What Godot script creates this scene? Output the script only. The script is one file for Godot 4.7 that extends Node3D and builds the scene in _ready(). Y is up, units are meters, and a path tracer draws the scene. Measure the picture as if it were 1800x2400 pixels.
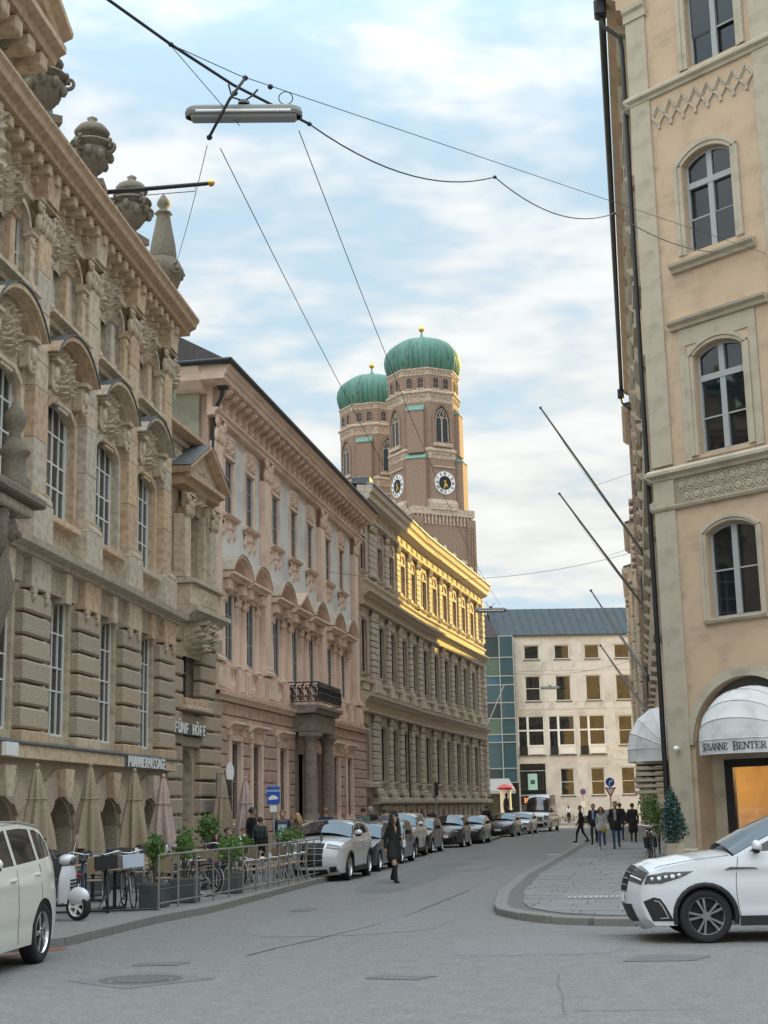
extends Node3D
# A city street in the evening: ornate facades in the shade on one side, a corner house on the other, two brick church towers with green domes.
var M := {}
var T := {}
var cache := {}
var taken := {}
var rng := RandomNumberGenerator.new()
var nz := FastNoiseLite.new()
const RY_SUN := 47.5      # degrees clockwise from the view axis
const EL_SUN := 20.5

func _ready() -> void:
	rng.seed = 7
	nz.seed = 3
	setup()
	materials()
	ground()
	church()
	end_buildings()
	bank_building()
	pink_palace()
	stone_building()
	corner_house()
	row_houses()
	street_fittings()
	cafe()
	vehicles()
	cycles()
	people()

func setup() -> void:
	var cam := Camera3D.new()
	cam.name = "camera"
	cam.fov = rad_to_deg(2 * atan(1200.0 / 3370.0))
	cam.far = 3000
	cam.near = 0.1
	add_child(cam)
	cam.transform = Transform3D(Basis(Vector3.RIGHT, deg_to_rad(11.65)) * Basis(Vector3.BACK, deg_to_rad(-1.26)), Vector3(0, 1.9, 0))
	var e := Environment.new()
	e.background_mode = Environment.BG_SKY
	var s := Sky.new()
	var pm := PanoramaSkyMaterial.new()
	pm.panorama = sky_picture()
	s.sky_material = pm
	e.sky = s
	e.background_energy_multiplier = 1.0
	e.tonemap_mode = Environment.TONE_MAPPER_LINEAR
	e.tonemap_exposure = 2.12
	e.sdfgi_enabled = true; e.ssao_enabled = true; e.ssil_enabled = true
	var we := WorldEnvironment.new()
	we.name = "world_environment"; we.environment = e
	add_child(we)
	var sun := DirectionalLight3D.new()
	sun.name = "sun"
	sun.light_color = Color(1.0, 0.86, 0.45)
	sun.light_energy = 1.5
	sun.light_angular_distance = 0.9
	sun.shadow_enabled = true
	var a := deg_to_rad(RY_SUN); var b := deg_to_rad(EL_SUN)
	var to := Vector3(sin(a) * cos(b), sin(b), -cos(a) * cos(b))
	add_child(sun)
	sun.transform = Transform3D(Basis.looking_at(-to, Vector3.UP), Vector3(0, 60, 0))

# blue sky with broken, ribbed cloud, seen from below as layers at two heights
func sky_picture() -> ImageTexture:
	var w := 2048; var h := 2048
	var img := Image.create(w, h, false, Image.FORMAT_RGBF)
	img.fill(Color(0.18, 0.18, 0.18))
	var n1 := FastNoiseLite.new(); n1.seed = 11; n1.frequency = 0.35; n1.fractal_octaves = 4; n1.fractal_gain = 0.5
	var n2 := FastNoiseLite.new(); n2.seed = 23; n2.frequency = 1.9; n2.fractal_octaves = 5; n2.fractal_gain = 0.62
	var blue_hi := Color(0.245, 0.345, 0.425); var blue_lo := Color(0.30, 0.375, 0.42)
	var cl_hi := Color(0.405, 0.425, 0.44); var cl_lo := Color(0.44, 0.432, 0.40)
	var sa := deg_to_rad(RY_SUN); var sb := deg_to_rad(EL_SUN)
	var to := Vector3(sin(sa) * cos(sb), sin(sb), -cos(sa) * cos(sb))
	for y in h / 2 + 1:
		var el := PI / 2 - PI * (y + 0.5) / h
		var se := sin(el)
		var low := 1 - clampf(se / 0.55, 0, 1)
		var over := 1.0 + 2.2 * smoothstep(0.40, 0.95, se)        # sky brightened overhead, out of view, to lift light on street and facades
		if se > 0.72 and y % 4:
			continue
		var step := 4 if se > 0.72 else 1
		for x in range(0, w, step):
			var az := TAU * (x + 0.5) / w
			var dir := Vector3(-sin(az) * cos(el), se, cos(az) * cos(el))      # the middle column is the view axis
			var k := 1.0 / (maxf(se, 0.0) + 0.15)
			var px := dir.x * k; var pz := dir.z * k
			var a := n1.get_noise_2d(px * 1.1 + pz * 0.3, pz * 1.1)
			var b := n2.get_noise_2d(px * 1.2 + 0.9 * pz, pz * 1.7 - px * 0.5)
			var c := smoothstep(-0.40, 0.34, a * 0.95 + b * 0.85 + 0.10 + 0.10 * low)
			var bl := blue_hi.lerp(blue_lo, low)
			var cc := cl_hi.lerp(cl_lo, low) * (0.90 + 0.22 * (b + 0.5))
			var glow := 1.0 + 1.2 * pow(maxf(dir.dot(to), 0.0), 14.0)
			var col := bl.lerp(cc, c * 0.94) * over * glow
			if step == 1: img.set_pixel(x, y, col)
			else: img.fill_rect(Rect2i(x, y, 4, 4), col)
	return ImageTexture.create_from_image(img)

# ---------------------------------------------------------------- materials
func ntex(sd: int, freq: float, oct: int, stops: Array, size := 512, kind := FastNoiseLite.TYPE_SIMPLEX_SMOOTH, normal := 0.0) -> NoiseTexture2D:
	var n := FastNoiseLite.new()
	n.seed = sd; n.noise_type = kind; n.frequency = freq
	n.fractal_octaves = oct
	n.fractal_type = FastNoiseLite.FRACTAL_FBM if oct > 1 else FastNoiseLite.FRACTAL_NONE
	if kind == FastNoiseLite.TYPE_CELLULAR: n.cellular_return_type = FastNoiseLite.RETURN_DISTANCE
	var t := NoiseTexture2D.new()
	t.width = size; t.height = size; t.seamless = true; t.noise = n
	t.generate_mipmaps = false
	if normal > 0.0:
		t.as_normal_map = true; t.bump_strength = normal
	elif stops.size():
		var g := Gradient.new()
		var off := PackedFloat32Array(); var cs := PackedColorArray()
		for q in stops:
			off.append(q[0]); cs.append(q[1] if q[1] is Color else Color(q[1], q[1], q[1]))
		g.offsets = off; g.colors = cs
		t.color_ramp = g
	return t

# base colour c is linear; tex multiplies it
func mat(called: String, c: Color, rough := 0.85, tex = null, scale := 0.5, norm = null, nscale := 0.5, spec := 0.5, metal := 0.0) -> StandardMaterial3D:
	var m := StandardMaterial3D.new()
	m.resource_name = called
	m.albedo_color = c.linear_to_srgb()
	m.roughness = rough
	m.metallic = metal
	m.metallic_specular = spec
	if tex != null:
		m.albedo_texture = tex
		m.uv1_triplanar = true; m.uv1_world_triplanar = true
		m.uv1_scale = Vector3.ONE * scale
	if norm != null:
		m.normal_enabled = true; m.normal_texture = norm; m.normal_scale = nscale
		m.uv1_triplanar = true; m.uv1_world_triplanar = true
		m.uv1_scale = Vector3.ONE * scale
	M[called] = m
	return m

func materials() -> void:
	T.stone = ntex(1, 0.012, 6, [[0.0, 0.76], [0.38, 0.91], [0.6, 0.98], [1.0, 1.0]])
	T.stone2 = ntex(2, 0.02, 5, [[0.0, Color(0.78, 0.75, 0.72)], [0.40, Color(0.93, 0.91, 0.89)], [0.62, Color(1, 0.99, 0.97)], [1.0, Color(0.95, 0.945, 0.94)]])
	T.pit = ntex(4, 0.06, 4, [[0.0, 0.42], [0.34, 0.66], [0.46, 0.93], [1.0, 1.0]])
	T.plaster = ntex(5, 0.006, 6, [[0.0, 0.80], [0.35, 0.92], [0.5, 0.965], [1.0, 1.0]])
	# asphalt: fine chippings over broad worn patches
	var ai := Image.create(1024, 1024, false, Image.FORMAT_L8)
	var fa := FastNoiseLite.new(); fa.seed = 6; fa.frequency = 0.3; fa.fractal_octaves = 2
	var fb := FastNoiseLite.new(); fb.seed = 66; fb.frequency = 0.011; fb.fractal_octaves = 4
	var fc := FastNoiseLite.new(); fc.seed = 67; fc.frequency = 0.05; fc.fractal_octaves = 3
	var ga := fa.get_seamless_image(1024, 1024); var gb := fb.get_seamless_image(1024, 1024); var gc := fc.get_seamless_image(1024, 1024)
	for y in 1024:
		for x in 1024:
			var q := ga.get_pixel(x, y).r; var r := gb.get_pixel(x, y).r
			var v := 0.80 + 0.5 * (q - 0.5) + 0.08 * (r - 0.5) + 0.16 * (gc.get_pixel(x, y).r - 0.5)
			if q > 0.80: v += 0.18
			ai.set_pixel(x, y, Color(v, v, v))
	T.asphalt = ImageTexture.create_from_image(ai)
	T.brick = ntex(8, 0.05, 5, [[0.0, Color(0.62, 0.55, 0.5)], [0.4, Color(0.85, 0.8, 0.76)], [0.6, Color(1, 0.96, 0.92)], [1.0, Color(0.95, 0.98, 1.0)]])
	T.bump = ntex(9, 0.05, 4, [], 512, FastNoiseLite.TYPE_SIMPLEX_SMOOTH, 6.0)
	T.bump_fine = ntex(10, 0.18, 3, [], 512, FastNoiseLite.TYPE_SIMPLEX_SMOOTH, 5.0)
	T.cloth = ntex(12, 0.03, 4, [[0.0, 0.8], [0.5, 0.95], [1.0, 1.0]])
	# sandstone in five tones: blocks of one quarry differ
	var sand := [Color(0.64, 0.49, 0.33), Color(0.63, 0.54, 0.42), Color(0.56, 0.505, 0.42), Color(0.58, 0.43, 0.30), Color(0.64, 0.52, 0.37)]
	for i in 5:
		mat("sand%d" % i, sand[i], 0.9, T.stone2, 0.35, T.bump, 0.25)
	var rus := [Color(0.60, 0.475, 0.345), Color(0.57, 0.47, 0.355), Color(0.61, 0.50, 0.37), Color(0.54, 0.455, 0.35)]
	for i in 4:
		mat("rustic%d" % i, rus[i], 0.95, T.pit, 0.9, T.bump, 0.7)
	mat("carving", Color(0.58, 0.50, 0.385), 0.9, T.stone2, 0.8, T.bump, 0.4)
	mat("sandwall", Color(0.56, 0.48, 0.365), 0.9, T.stone2, 0.3, T.bump, 0.3)
	mat("old_stone", Color(0.22, 0.195, 0.155), 0.95, T.stone2, 0.9, T.bump, 0.7)
	mat("lead", Color(0.12, 0.13, 0.13), 0.6, T.stone, 0.5)
	mat("glass", Color(0.012, 0.016, 0.018), 0.03, null, 1, null, 0.5, 0.95)
	mat("glass_soft", Color(0.025, 0.028, 0.030), 0.10)
	mat("frame_grey", Color(0.36, 0.38, 0.37), 0.6)
	mat("frame_white", Color(0.70, 0.70, 0.66), 0.55)
	mat("copper", Color(0.20, 0.36, 0.30), 0.7, T.stone, 0.4)
	mat("iron", Color(0.02, 0.02, 0.022), 0.5)
	mat("gold", Color(0.75, 0.48, 0.12), 0.25, null, 1, null, 0.5, 0.5, 1.0)
	mat("pink", Color(0.80, 0.575, 0.455), 0.9, T.plaster, 0.12, T.bump_fine, 0.15)
	mat("pink_trim", Color(0.82, 0.625, 0.505), 0.88, T.plaster, 0.2)
	mat("pink_dark", Color(0.56, 0.395, 0.315), 0.92, T.stone, 0.3, T.bump_fine, 0.4)
	mat("white_plaster", Color(0.74, 0.725, 0.69), 0.9, T.plaster, 0.1)
	mat("roof_tile", Color(0.055, 0.045, 0.045), 0.8, T.stone, 0.6)
	mat("gutter", Color(0.018, 0.02, 0.022), 0.45)
	mat("zinc", Color(0.35, 0.36, 0.37), 0.45, T.stone, 0.3)
	for i in 4:
		var q: Color = [Color(0.58, 0.52, 0.44), Color(0.55, 0.50, 0.43), Color(0.61, 0.55, 0.465), Color(0.57, 0.505, 0.415)][i]
		mat("grey%d" % i, q, 0.92, T.stone2, 0.35, T.bump_fine, 0.3)
	mat("jamb", Color(0.54, 0.39, 0.31), 0.85, T.plaster, 0.3)
	mat("brick", Color(0.375, 0.29, 0.24), 0.95, T.brick, 0.16, T.bump_fine, 0.3)
	mat("brick_trim", Color(0.62, 0.55, 0.46), 0.9, T.brick, 0.08)
	mat("slate_blue", Color(0.045, 0.06, 0.068), 0.75, T.stone, 0.15)
	mat("limestone", Color(0.68, 0.65, 0.59), 0.85, T.plaster, 0.08)
	mat("limestone2", Color(0.655, 0.628, 0.57), 0.85, T.plaster, 0.2)
	mat("limestone3", Color(0.70, 0.672, 0.61), 0.85, T.plaster, 0.25)
	mat("beige", Color(0.60, 0.45, 0.305), 0.9, T.plaster, 0.35, T.bump_fine, 0.12)
	mat("beige_light", Color(0.52, 0.46, 0.35), 0.9, T.plaster, 0.4, T.bump_fine, 0.1)
	mat("canvas_white", Color(0.70, 0.70, 0.69), 0.85, T.plaster, 0.5)
	mat("asphalt", Color(0.305, 0.293, 0.278), 0.92, T.asphalt, 0.22, T.bump_fine, 0.6)
	mat("asphalt_old", Color(0.19, 0.187, 0.18), 0.95, T.asphalt, 1.1, T.bump_fine, 0.7)
	mat("kerb", Color(0.33, 0.315, 0.29), 0.9, T.asphalt, 0.7, T.bump_fine, 0.4)
	for i in 4:
		var q: float = [0.32, 0.29, 0.345, 0.31][i]
		mat("slab%d" % i, Color(q, q * 0.985, q * 0.955), 0.9, T.asphalt, 0.6, T.bump_fine, 0.3)
	mat("red_paint", Color(0.38, 0.10, 0.055), 0.85, T.pit, 0.8)
	mat("white_paint", Color(0.75, 0.75, 0.72), 0.8, T.pit, 0.7)
	mat("black", Color(0.012, 0.012, 0.013), 0.6)
	mat("room", Color(0.30, 0.29, 0.27), 0.9)
	mat("steel", Color(0.30, 0.29, 0.27), 0.4, null, 1, null, 0.5, 0.5, 0.6)
	mat("bright_steel", Color(0.62, 0.62, 0.62), 0.22, null, 1, null, 0.5, 0.5, 1.0)
	mat("rubber", Color(0.014, 0.014, 0.015), 0.85)
	mat("sign_blue", Color(0.012, 0.10, 0.42), 0.4)
	mat("sign_white", Color(0.82, 0.82, 0.80), 0.4)
	mat("sign_red", Color(0.45, 0.015, 0.02), 0.4)
	mat("canvas_tan", Color(0.40, 0.325, 0.225), 0.92, T.cloth, 0.8)
	mat("canvas_pink", Color(0.50, 0.385, 0.34), 0.92, T.cloth, 0.8)
	mat("planter", Color(0.075, 0.085, 0.09), 0.7, T.plaster, 0.6)
	mat("wicker", Color(0.36, 0.27, 0.17), 0.8, T.cloth, 2.0)
	mat("wood", Color(0.33, 0.22, 0.12), 0.6, T.stone, 1.2)
	mat("alu", Color(0.55, 0.55, 0.56), 0.3, null, 1, null, 0.5, 0.5, 0.9)
	var lf: Array = [Color(0.09, 0.17, 0.035), Color(0.06, 0.12, 0.03), Color(0.13, 0.22, 0.05), Color(0.045, 0.10, 0.085), Color(0.035, 0.07, 0.06)]
	for i in 5:
		var m := mat("leaf%d" % i, lf[i], 0.6)
		m.cull_mode = BaseMaterial3D.CULL_DISABLED
		m.backlight_enabled = true; m.backlight = (lf[i] * 0.7).linear_to_srgb()
	mat("bark", Color(0.10, 0.075, 0.05), 0.95)
	var sg := mat("sign_glow", Color(0.9, 0.5, 0.25), 0.6)
	sg.emission_enabled = true; sg.emission = Color(1.0, 0.55, 0.3); sg.emission_energy_multiplier = 0.7
# ---------------------------------------------------------------- mesh builder
class MB:
	var v := PackedVector3Array()
	var n := PackedVector3Array()
	var ix := PackedInt32Array()
	var col := PackedColorArray()
	var uv := PackedVector2Array()
	var ink := Color.WHITE
	var use_col := false
	var use_uv := false
	var xf := Transform3D.IDENTITY

	func pt(p: Vector3, nn: Vector3, t := Vector2.ZERO) -> int:
		v.append(xf * p)
		n.append((xf.basis * nn).normalized())
		if use_col: col.append(ink)
		if use_uv: uv.append(t)
		return v.size() - 1

	# corners counter-clockwise seen from outside
	func quad(a: Vector3, b: Vector3, c: Vector3, d: Vector3) -> void:
		var nn := (b - a).cross(c - a)
		if nn.length_squared() < 1e-14: nn = (c - a).cross(d - a)
		nn = nn.normalized()
		var i := pt(a, nn, Vector2(0, 0)); pt(b, nn, Vector2(1, 0)); pt(c, nn, Vector2(1, 1)); pt(d, nn, Vector2(0, 1))
		ix.append_array([i, i + 2, i + 1, i, i + 3, i + 2])

	func tri(a: Vector3, b: Vector3, c: Vector3) -> void:
		var nn := (b - a).cross(c - a).normalized()
		var i := pt(a, nn); pt(b, nn); pt(c, nn)
		ix.append_array([i, i + 2, i + 1])

	func tri_n(a: Vector3, b: Vector3, c: Vector3, na: Vector3, nb: Vector3, nc: Vector3) -> void:
		var i := pt(a, na); pt(b, nb); pt(c, nc)
		if (b - a).cross(c - a).dot(na + nb + nc) > 0: ix.append_array([i, i + 2, i + 1])
		else: ix.append_array([i, i + 1, i + 2])

	func box(lo: Vector3, hi: Vector3) -> void:
		var a := lo; var b := hi
		quad(Vector3(a.x, a.y, b.z), Vector3(b.x, a.y, b.z), Vector3(b.x, b.y, b.z), Vector3(a.x, b.y, b.z))
		quad(Vector3(b.x, a.y, a.z), Vector3(a.x, a.y, a.z), Vector3(a.x, b.y, a.z), Vector3(b.x, b.y, a.z))
		quad(Vector3(b.x, a.y, b.z), Vector3(b.x, a.y, a.z), Vector3(b.x, b.y, a.z), Vector3(b.x, b.y, b.z))
		quad(Vector3(a.x, a.y, a.z), Vector3(a.x, a.y, b.z), Vector3(a.x, b.y, b.z), Vector3(a.x, b.y, a.z))
		quad(Vector3(a.x, b.y, b.z), Vector3(b.x, b.y, b.z), Vector3(b.x, b.y, a.z), Vector3(a.x, b.y, a.z))
		quad(Vector3(a.x, a.y, a.z), Vector3(b.x, a.y, a.z), Vector3(b.x, a.y, b.z), Vector3(a.x, a.y, b.z))

	# box with all its edges chamfered by c
	func cbox(lo: Vector3, hi: Vector3, c: float) -> void:
		var m := (lo + hi) / 2; var h := (hi - lo) / 2
		var r := minf(c, minf(h.x, minf(h.y, h.z)) * 0.9)
		var ax := [Vector3(1, 0, 0), Vector3(0, 1, 0), Vector3(0, 0, 1)]
		for k in 3:
			var u: Vector3 = ax[(k + 1) % 3]; var w: Vector3 = ax[(k + 2) % 3]; var q: Vector3 = ax[k]
			var hu: float = h[(k + 1) % 3] - r; var hw: float = h[(k + 2) % 3] - r; var hq: float = h[k]
			for s in [1.0, -1.0]:
				var o: Vector3 = m + q * hq * s
				if s > 0: quad(o - u * hu - w * hw, o + u * hu - w * hw, o + u * hu + w * hw, o - u * hu + w * hw)
				else: quad(o - u * hu + w * hw, o + u * hu + w * hw, o + u * hu - w * hw, o - u * hu - w * hw)
			# edges parallel to q
			for su in [1.0, -1.0]:
				for sw in [1.0, -1.0]:
					var a1: Vector3 = m + u * (h[(k + 1) % 3]) * su + w * hw * sw
					var a2: Vector3 = m + u * hu * su + w * (h[(k + 2) % 3]) * sw
					var e: Vector3 = q * (hq - r)
					if su * sw > 0: quad(a1 - e, a2 - e, a2 + e, a1 + e)
					else: quad(a2 - e, a1 - e, a1 + e, a2 + e)
		for sx in [1.0, -1.0]:
			for sy in [1.0, -1.0]:
				for sz in [1.0, -1.0]:
					var p1 := m + Vector3(h.x * sx, (h.y - r) * sy, (h.z - r) * sz)
					var p2 := m + Vector3((h.x - r) * sx, h.y * sy, (h.z - r) * sz)
					var p3 := m + Vector3((h.x - r) * sx, (h.y - r) * sy, h.z * sz)
					if sx * sy * sz > 0: tri(p1, p2, p3)
					else: tri(p1, p3, p2)

	# prism of a polygon in the x-y plane between z0 and z1 (front = z1)
	func ext(poly: PackedVector2Array, z0: float, z1: float) -> void:
		var p := poly
		if Geometry2D.is_polygon_clockwise(p): p = p.duplicate(); p.reverse()
		var t := Geometry2D.triangulate_polygon(p)
		for i in range(0, t.size(), 3):
			var a := p[t[i]]; var b := p[t[i + 1]]; var c := p[t[i + 2]]
			if (b - a).cross(c - a) < 0: var s := b; b = c; c = s
			tri(Vector3(a.x, a.y, z1), Vector3(b.x, b.y, z1), Vector3(c.x, c.y, z1))
			tri(Vector3(a.x, a.y, z0), Vector3(c.x, c.y, z0), Vector3(b.x, b.y, z0))
		for i in p.size():
			var a := p[i]; var b := p[(i + 1) % p.size()]
			quad(Vector3(a.x, a.y, z1), Vector3(a.x, a.y, z0), Vector3(b.x, b.y, z0), Vector3(b.x, b.y, z1))

	# moulding: profile of (out, height) points from bottom to top, run along x from x0 to x1 with closed ends
	func mould(prof: Array, x0: float, x1: float, z := 0.0, y := 0.0) -> void:
		for i in prof.size() - 1:
			var a: Vector2 = prof[i]; var b: Vector2 = prof[i + 1]
			quad(Vector3(x0, y + a.y, z + a.x), Vector3(x1, y + a.y, z + a.x), Vector3(x1, y + b.y, z + b.x), Vector3(x0, y + b.y, z + b.x))
		var f := PackedVector2Array()
		for q in prof: f.append(q)
		f.append(Vector2(0, prof[-1].y)); f.append(Vector2(0, prof[0].y))
		var clean := PackedVector2Array()
		for q in f:
			if clean.is_empty() or clean[-1].distance_to(q) > 1e-4: clean.append(q)
		if clean[0].distance_to(clean[-1]) < 1e-4: clean.remove_at(clean.size() - 1)
		var t := Geometry2D.triangulate_polygon(clean)
		for i in range(0, t.size(), 3):
			var a := clean[t[i]]; var b := clean[t[i + 1]]; var c := clean[t[i + 2]]
			if (b - a).cross(c - a) < 0: var s := b; b = c; c = s
			tri(Vector3(x0, y + a.y, z + a.x), Vector3(x0, y + b.y, z + b.x), Vector3(x0, y + c.y, z + c.x))
			tri(Vector3(x1, y + a.y, z + a.x), Vector3(x1, y + c.y, z + c.x), Vector3(x1, y + b.y, z + b.x))

	# smooth grid of rows of points; normals out of (row step) x (column step), flip turns it round
	func grid(rows: Array, flip := false, wrap := false, uvs := Vector2.ONE) -> void:
		var nr := rows.size(); var nc: int = rows[0].size()
		var base := v.size()
		for i in nr:
			for j in nc:
				var i0 := maxi(i - 1, 0); var i1 := mini(i + 1, nr - 1)
				var j0 := j - 1; var j1 := j + 1
				if wrap:
					j0 = nc - 2 if j == 0 else j - 1
					j1 = 1 if j == nc - 1 else j + 1
				else:
					j0 = maxi(j0, 0); j1 = mini(j1, nc - 1)
				var du: Vector3 = rows[i1][j] - rows[i0][j]
				var dv: Vector3 = rows[i][j1] - rows[i][j0]
				if dv.length_squared() < 1e-12:
					var k := 1 if i == 0 else nr - 2
					dv = rows[k][j1] - rows[k][j0]
				var nn := dv.cross(du)
				if flip: nn = -nn
				pt(rows[i][j], nn, Vector2(float(j) / (nc - 1), float(i) / (nr - 1)) * uvs)
		for i in nr - 1:
			for j in nc - 1:
				var a := base + i * nc + j; var b := a + 1; var c := a + nc + 1; var d := a + nc
				if flip: ix.append_array([a, b, c, a, c, d])
				else: ix.append_array([a, c, b, a, d, c])

	# profile of (radius, height), turned round the y axis at o
	func lathe(prof: Array, seg := 16, o := Vector3.ZERO) -> void:
		var rows := []
		for q in prof:
			var row := PackedVector3Array()
			for j in seg + 1:
				var a := TAU * j / seg
				row.append(o + Vector3(cos(a) * q.x, q.y, sin(a) * q.x))
			rows.append(row)
		grid(rows, true, true)

	func tube(path: Array, r, seg := 8, caps := true) -> void:
		var rows := []
		var k := path.size()
		var t0: Vector3 = (path[1] - path[0]).normalized()
		var side := t0.cross(Vector3.UP)
		if side.length() < 0.05: side = t0.cross(Vector3.RIGHT)
		side = side.normalized()
		for i in k:
			var t: Vector3 = (path[mini(i + 1, k - 1)] - path[maxi(i - 1, 0)]).normalized()
			side = (side - t * side.dot(t)).normalized()
			var up := side.cross(t)
			var rad: float = r[i] if r is Array else r
			var row := PackedVector3Array()
			for j in seg + 1:
				var a := TAU * j / seg
				row.append(path[i] + (side * cos(a) + up * sin(a)) * rad)
			rows.append(row)
		grid(rows, true, true)
		if caps:
			for e in [0, k - 1]:
				var row: PackedVector3Array = rows[e]
				var nn: Vector3 = (path[0] - path[1]) if e == 0 else (path[k - 1] - path[k - 2])
				for j in seg: tri_n(path[e], row[j], row[j + 1], nn, nn, nn)

	func ball(c: Vector3, r: Vector3, seg := 10, rings := 7) -> void:
		var rows := []
		for i in rings + 1:
			var b := -PI / 2 + PI * i / rings
			var row := PackedVector3Array()
			for j in seg + 1:
				var a := TAU * j / seg
				row.append(c + Vector3(cos(a) * cos(b) * r.x, sin(b) * r.y, sin(a) * cos(b) * r.z))
			rows.append(row)
		grid(rows, true, true)

	# ring round an axis
	func ring(c: Vector3, axis: Vector3, R: float, r: float, seg := 24, s2 := 6, from := 0.0, to := TAU) -> void:
		var u := axis.cross(Vector3.UP)
		if u.length() < 0.1: u = axis.cross(Vector3.RIGHT)
		u = u.normalized(); var w := axis.cross(u).normalized()
		var path := []
		for i in seg + 1:
			var a := from + (to - from) * i / seg
			path.append(c + (u * cos(a) + w * sin(a)) * R)
		var rows := []
		for i in seg + 1:
			var o: Vector3 = (path[i] - c).normalized()
			var row := PackedVector3Array()
			for j in s2 + 1:
				var b := TAU * j / s2
				row.append(path[i] + (o * cos(b) + axis * sin(b)) * r)
			rows.append(row)
		grid(rows, true, true)

	# filled disc or ring slab (a lathe) round an axis along z
	func disc(c: Vector3, r: float, depth: float, seg := 24, r_in := 0.0) -> void:
		for j in seg:
			var a := TAU * j / seg; var b := TAU * (j + 1) / seg
			var p := Vector3(cos(a), sin(a), 0); var q := Vector3(cos(b), sin(b), 0)
			var f := Vector3(0, 0, depth)
			if r_in > 0: quad(c + p * r_in + f, c + p * r + f, c + q * r + f, c + q * r_in + f)
			else: tri(c + f, c + p * r + f, c + q * r + f)
			quad(c + p * r + f, c + p * r, c + q * r, c + q * r + f)
			if r_in > 0: quad(c + p * r_in, c + p * r_in + f, c + q * r_in + f, c + q * r_in)

	func mesh() -> ArrayMesh:
		var a := []
		a.resize(Mesh.ARRAY_MAX)
		a[Mesh.ARRAY_VERTEX] = v; a[Mesh.ARRAY_NORMAL] = n; a[Mesh.ARRAY_INDEX] = ix
		if use_col: a[Mesh.ARRAY_COLOR] = col
		if use_uv: a[Mesh.ARRAY_TEX_UV] = uv
		var m := ArrayMesh.new()
		m.add_surface_from_arrays(Mesh.PRIMITIVE_TRIANGLES, a)
		return m

# ---------------------------------------------------------------- nodes
func numbered(called: String) -> String:
	var k: int = taken.get(called, -1) + 1
	taken[called] = k
	return called if k == 0 else "%s_%03d" % [called, k]

func tag(o: Node, label := "", category := "", group := "", kind := "") -> void:
	if label: o.set_meta("label", label)
	if category: o.set_meta("category", category)
	if group: o.set_meta("group", group)
	if kind: o.set_meta("kind", kind)

func thing(called: String, label: String, category: String, at := Vector3.ZERO, turn := 0.0, group := "") -> Node3D:
	var o := Node3D.new()
	o.name = numbered(called); add_child(o)
	o.position = at; o.rotation.y = turn
	tag(o, label, category, group)
	return o

# a mesh node: m is an MB or a Mesh
func part(parent: Node, called: String, m, mat: Material, xf := Transform3D.IDENTITY) -> MeshInstance3D:
	var o := MeshInstance3D.new()
	o.mesh = m.mesh() if m is MB else m
	o.material_override = mat
	o.name = numbered(called) if parent == self else StringName(called)
	o.transform = xf
	parent.add_child(o, true)
	return o

func struct(called: String, m, mat: Material) -> MeshInstance3D:
	var o := part(self, called, m, mat)
	o.set_meta("kind", "structure")
	return o

# frame of a facade: origin on the ground, x along the facade at yaw degrees clockwise from the view axis, z outwards
func facade(o: Node3D, x: float, z: float, yaw: float) -> void:
	var a := deg_to_rad(yaw)
	var d := Vector3(sin(a), 0, -cos(a))
	o.transform = Transform3D(Basis(d, Vector3.UP, d.cross(Vector3.UP)), Vector3(x, 0, z))

func at_xf(p: Vector3, turn := 0.0, s := Vector3.ONE) -> Transform3D:
	return Transform3D(Basis(Vector3.UP, turn).scaled_local(s), p)

# rectangular wall with openings (Rect2 in x-y) at z, reveals going back by depth
func wall(mb: MB, x0: float, x1: float, y0: float, y1: float, open: Array, depth: float, z := 0.0) -> void:
	var xs := [x0, x1]; var ys := [y0, y1]
	for r in open:
		for q in [r.position.x, r.end.x]:
			if q > x0 and q < x1: xs.append(q)
		for q in [r.position.y, r.end.y]:
			if q > y0 and q < y1: ys.append(q)
	xs.sort(); ys.sort()
	for i in xs.size() - 1:
		if xs[i + 1] - xs[i] < 1e-4: continue
		for j in ys.size() - 1:
			if ys[j + 1] - ys[j] < 1e-4: continue
			var c := Vector2((xs[i] + xs[i + 1]) / 2, (ys[j] + ys[j + 1]) / 2)
			var hole := false
			for r in open:
				if r.has_point(c): hole = true
			if not hole:
				mb.quad(Vector3(xs[i], ys[j], z), Vector3(xs[i + 1], ys[j], z), Vector3(xs[i + 1], ys[j + 1], z), Vector3(xs[i], ys[j + 1], z))
	for r in open:
		var a: Vector2 = r.position; var b: Vector2 = r.end
		var k := z - depth
		mb.quad(Vector3(a.x, a.y, z), Vector3(a.x, a.y, k), Vector3(a.x, b.y, k), Vector3(a.x, b.y, z))
		mb.quad(Vector3(b.x, a.y, k), Vector3(b.x, a.y, z), Vector3(b.x, b.y, z), Vector3(b.x, b.y, k))
		mb.quad(Vector3(a.x, b.y, k), Vector3(b.x, b.y, k), Vector3(b.x, b.y, z), Vector3(a.x, b.y, z))
		mb.quad(Vector3(a.x, a.y, z), Vector3(b.x, a.y, z), Vector3(b.x, a.y, k), Vector3(a.x, a.y, k))

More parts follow.
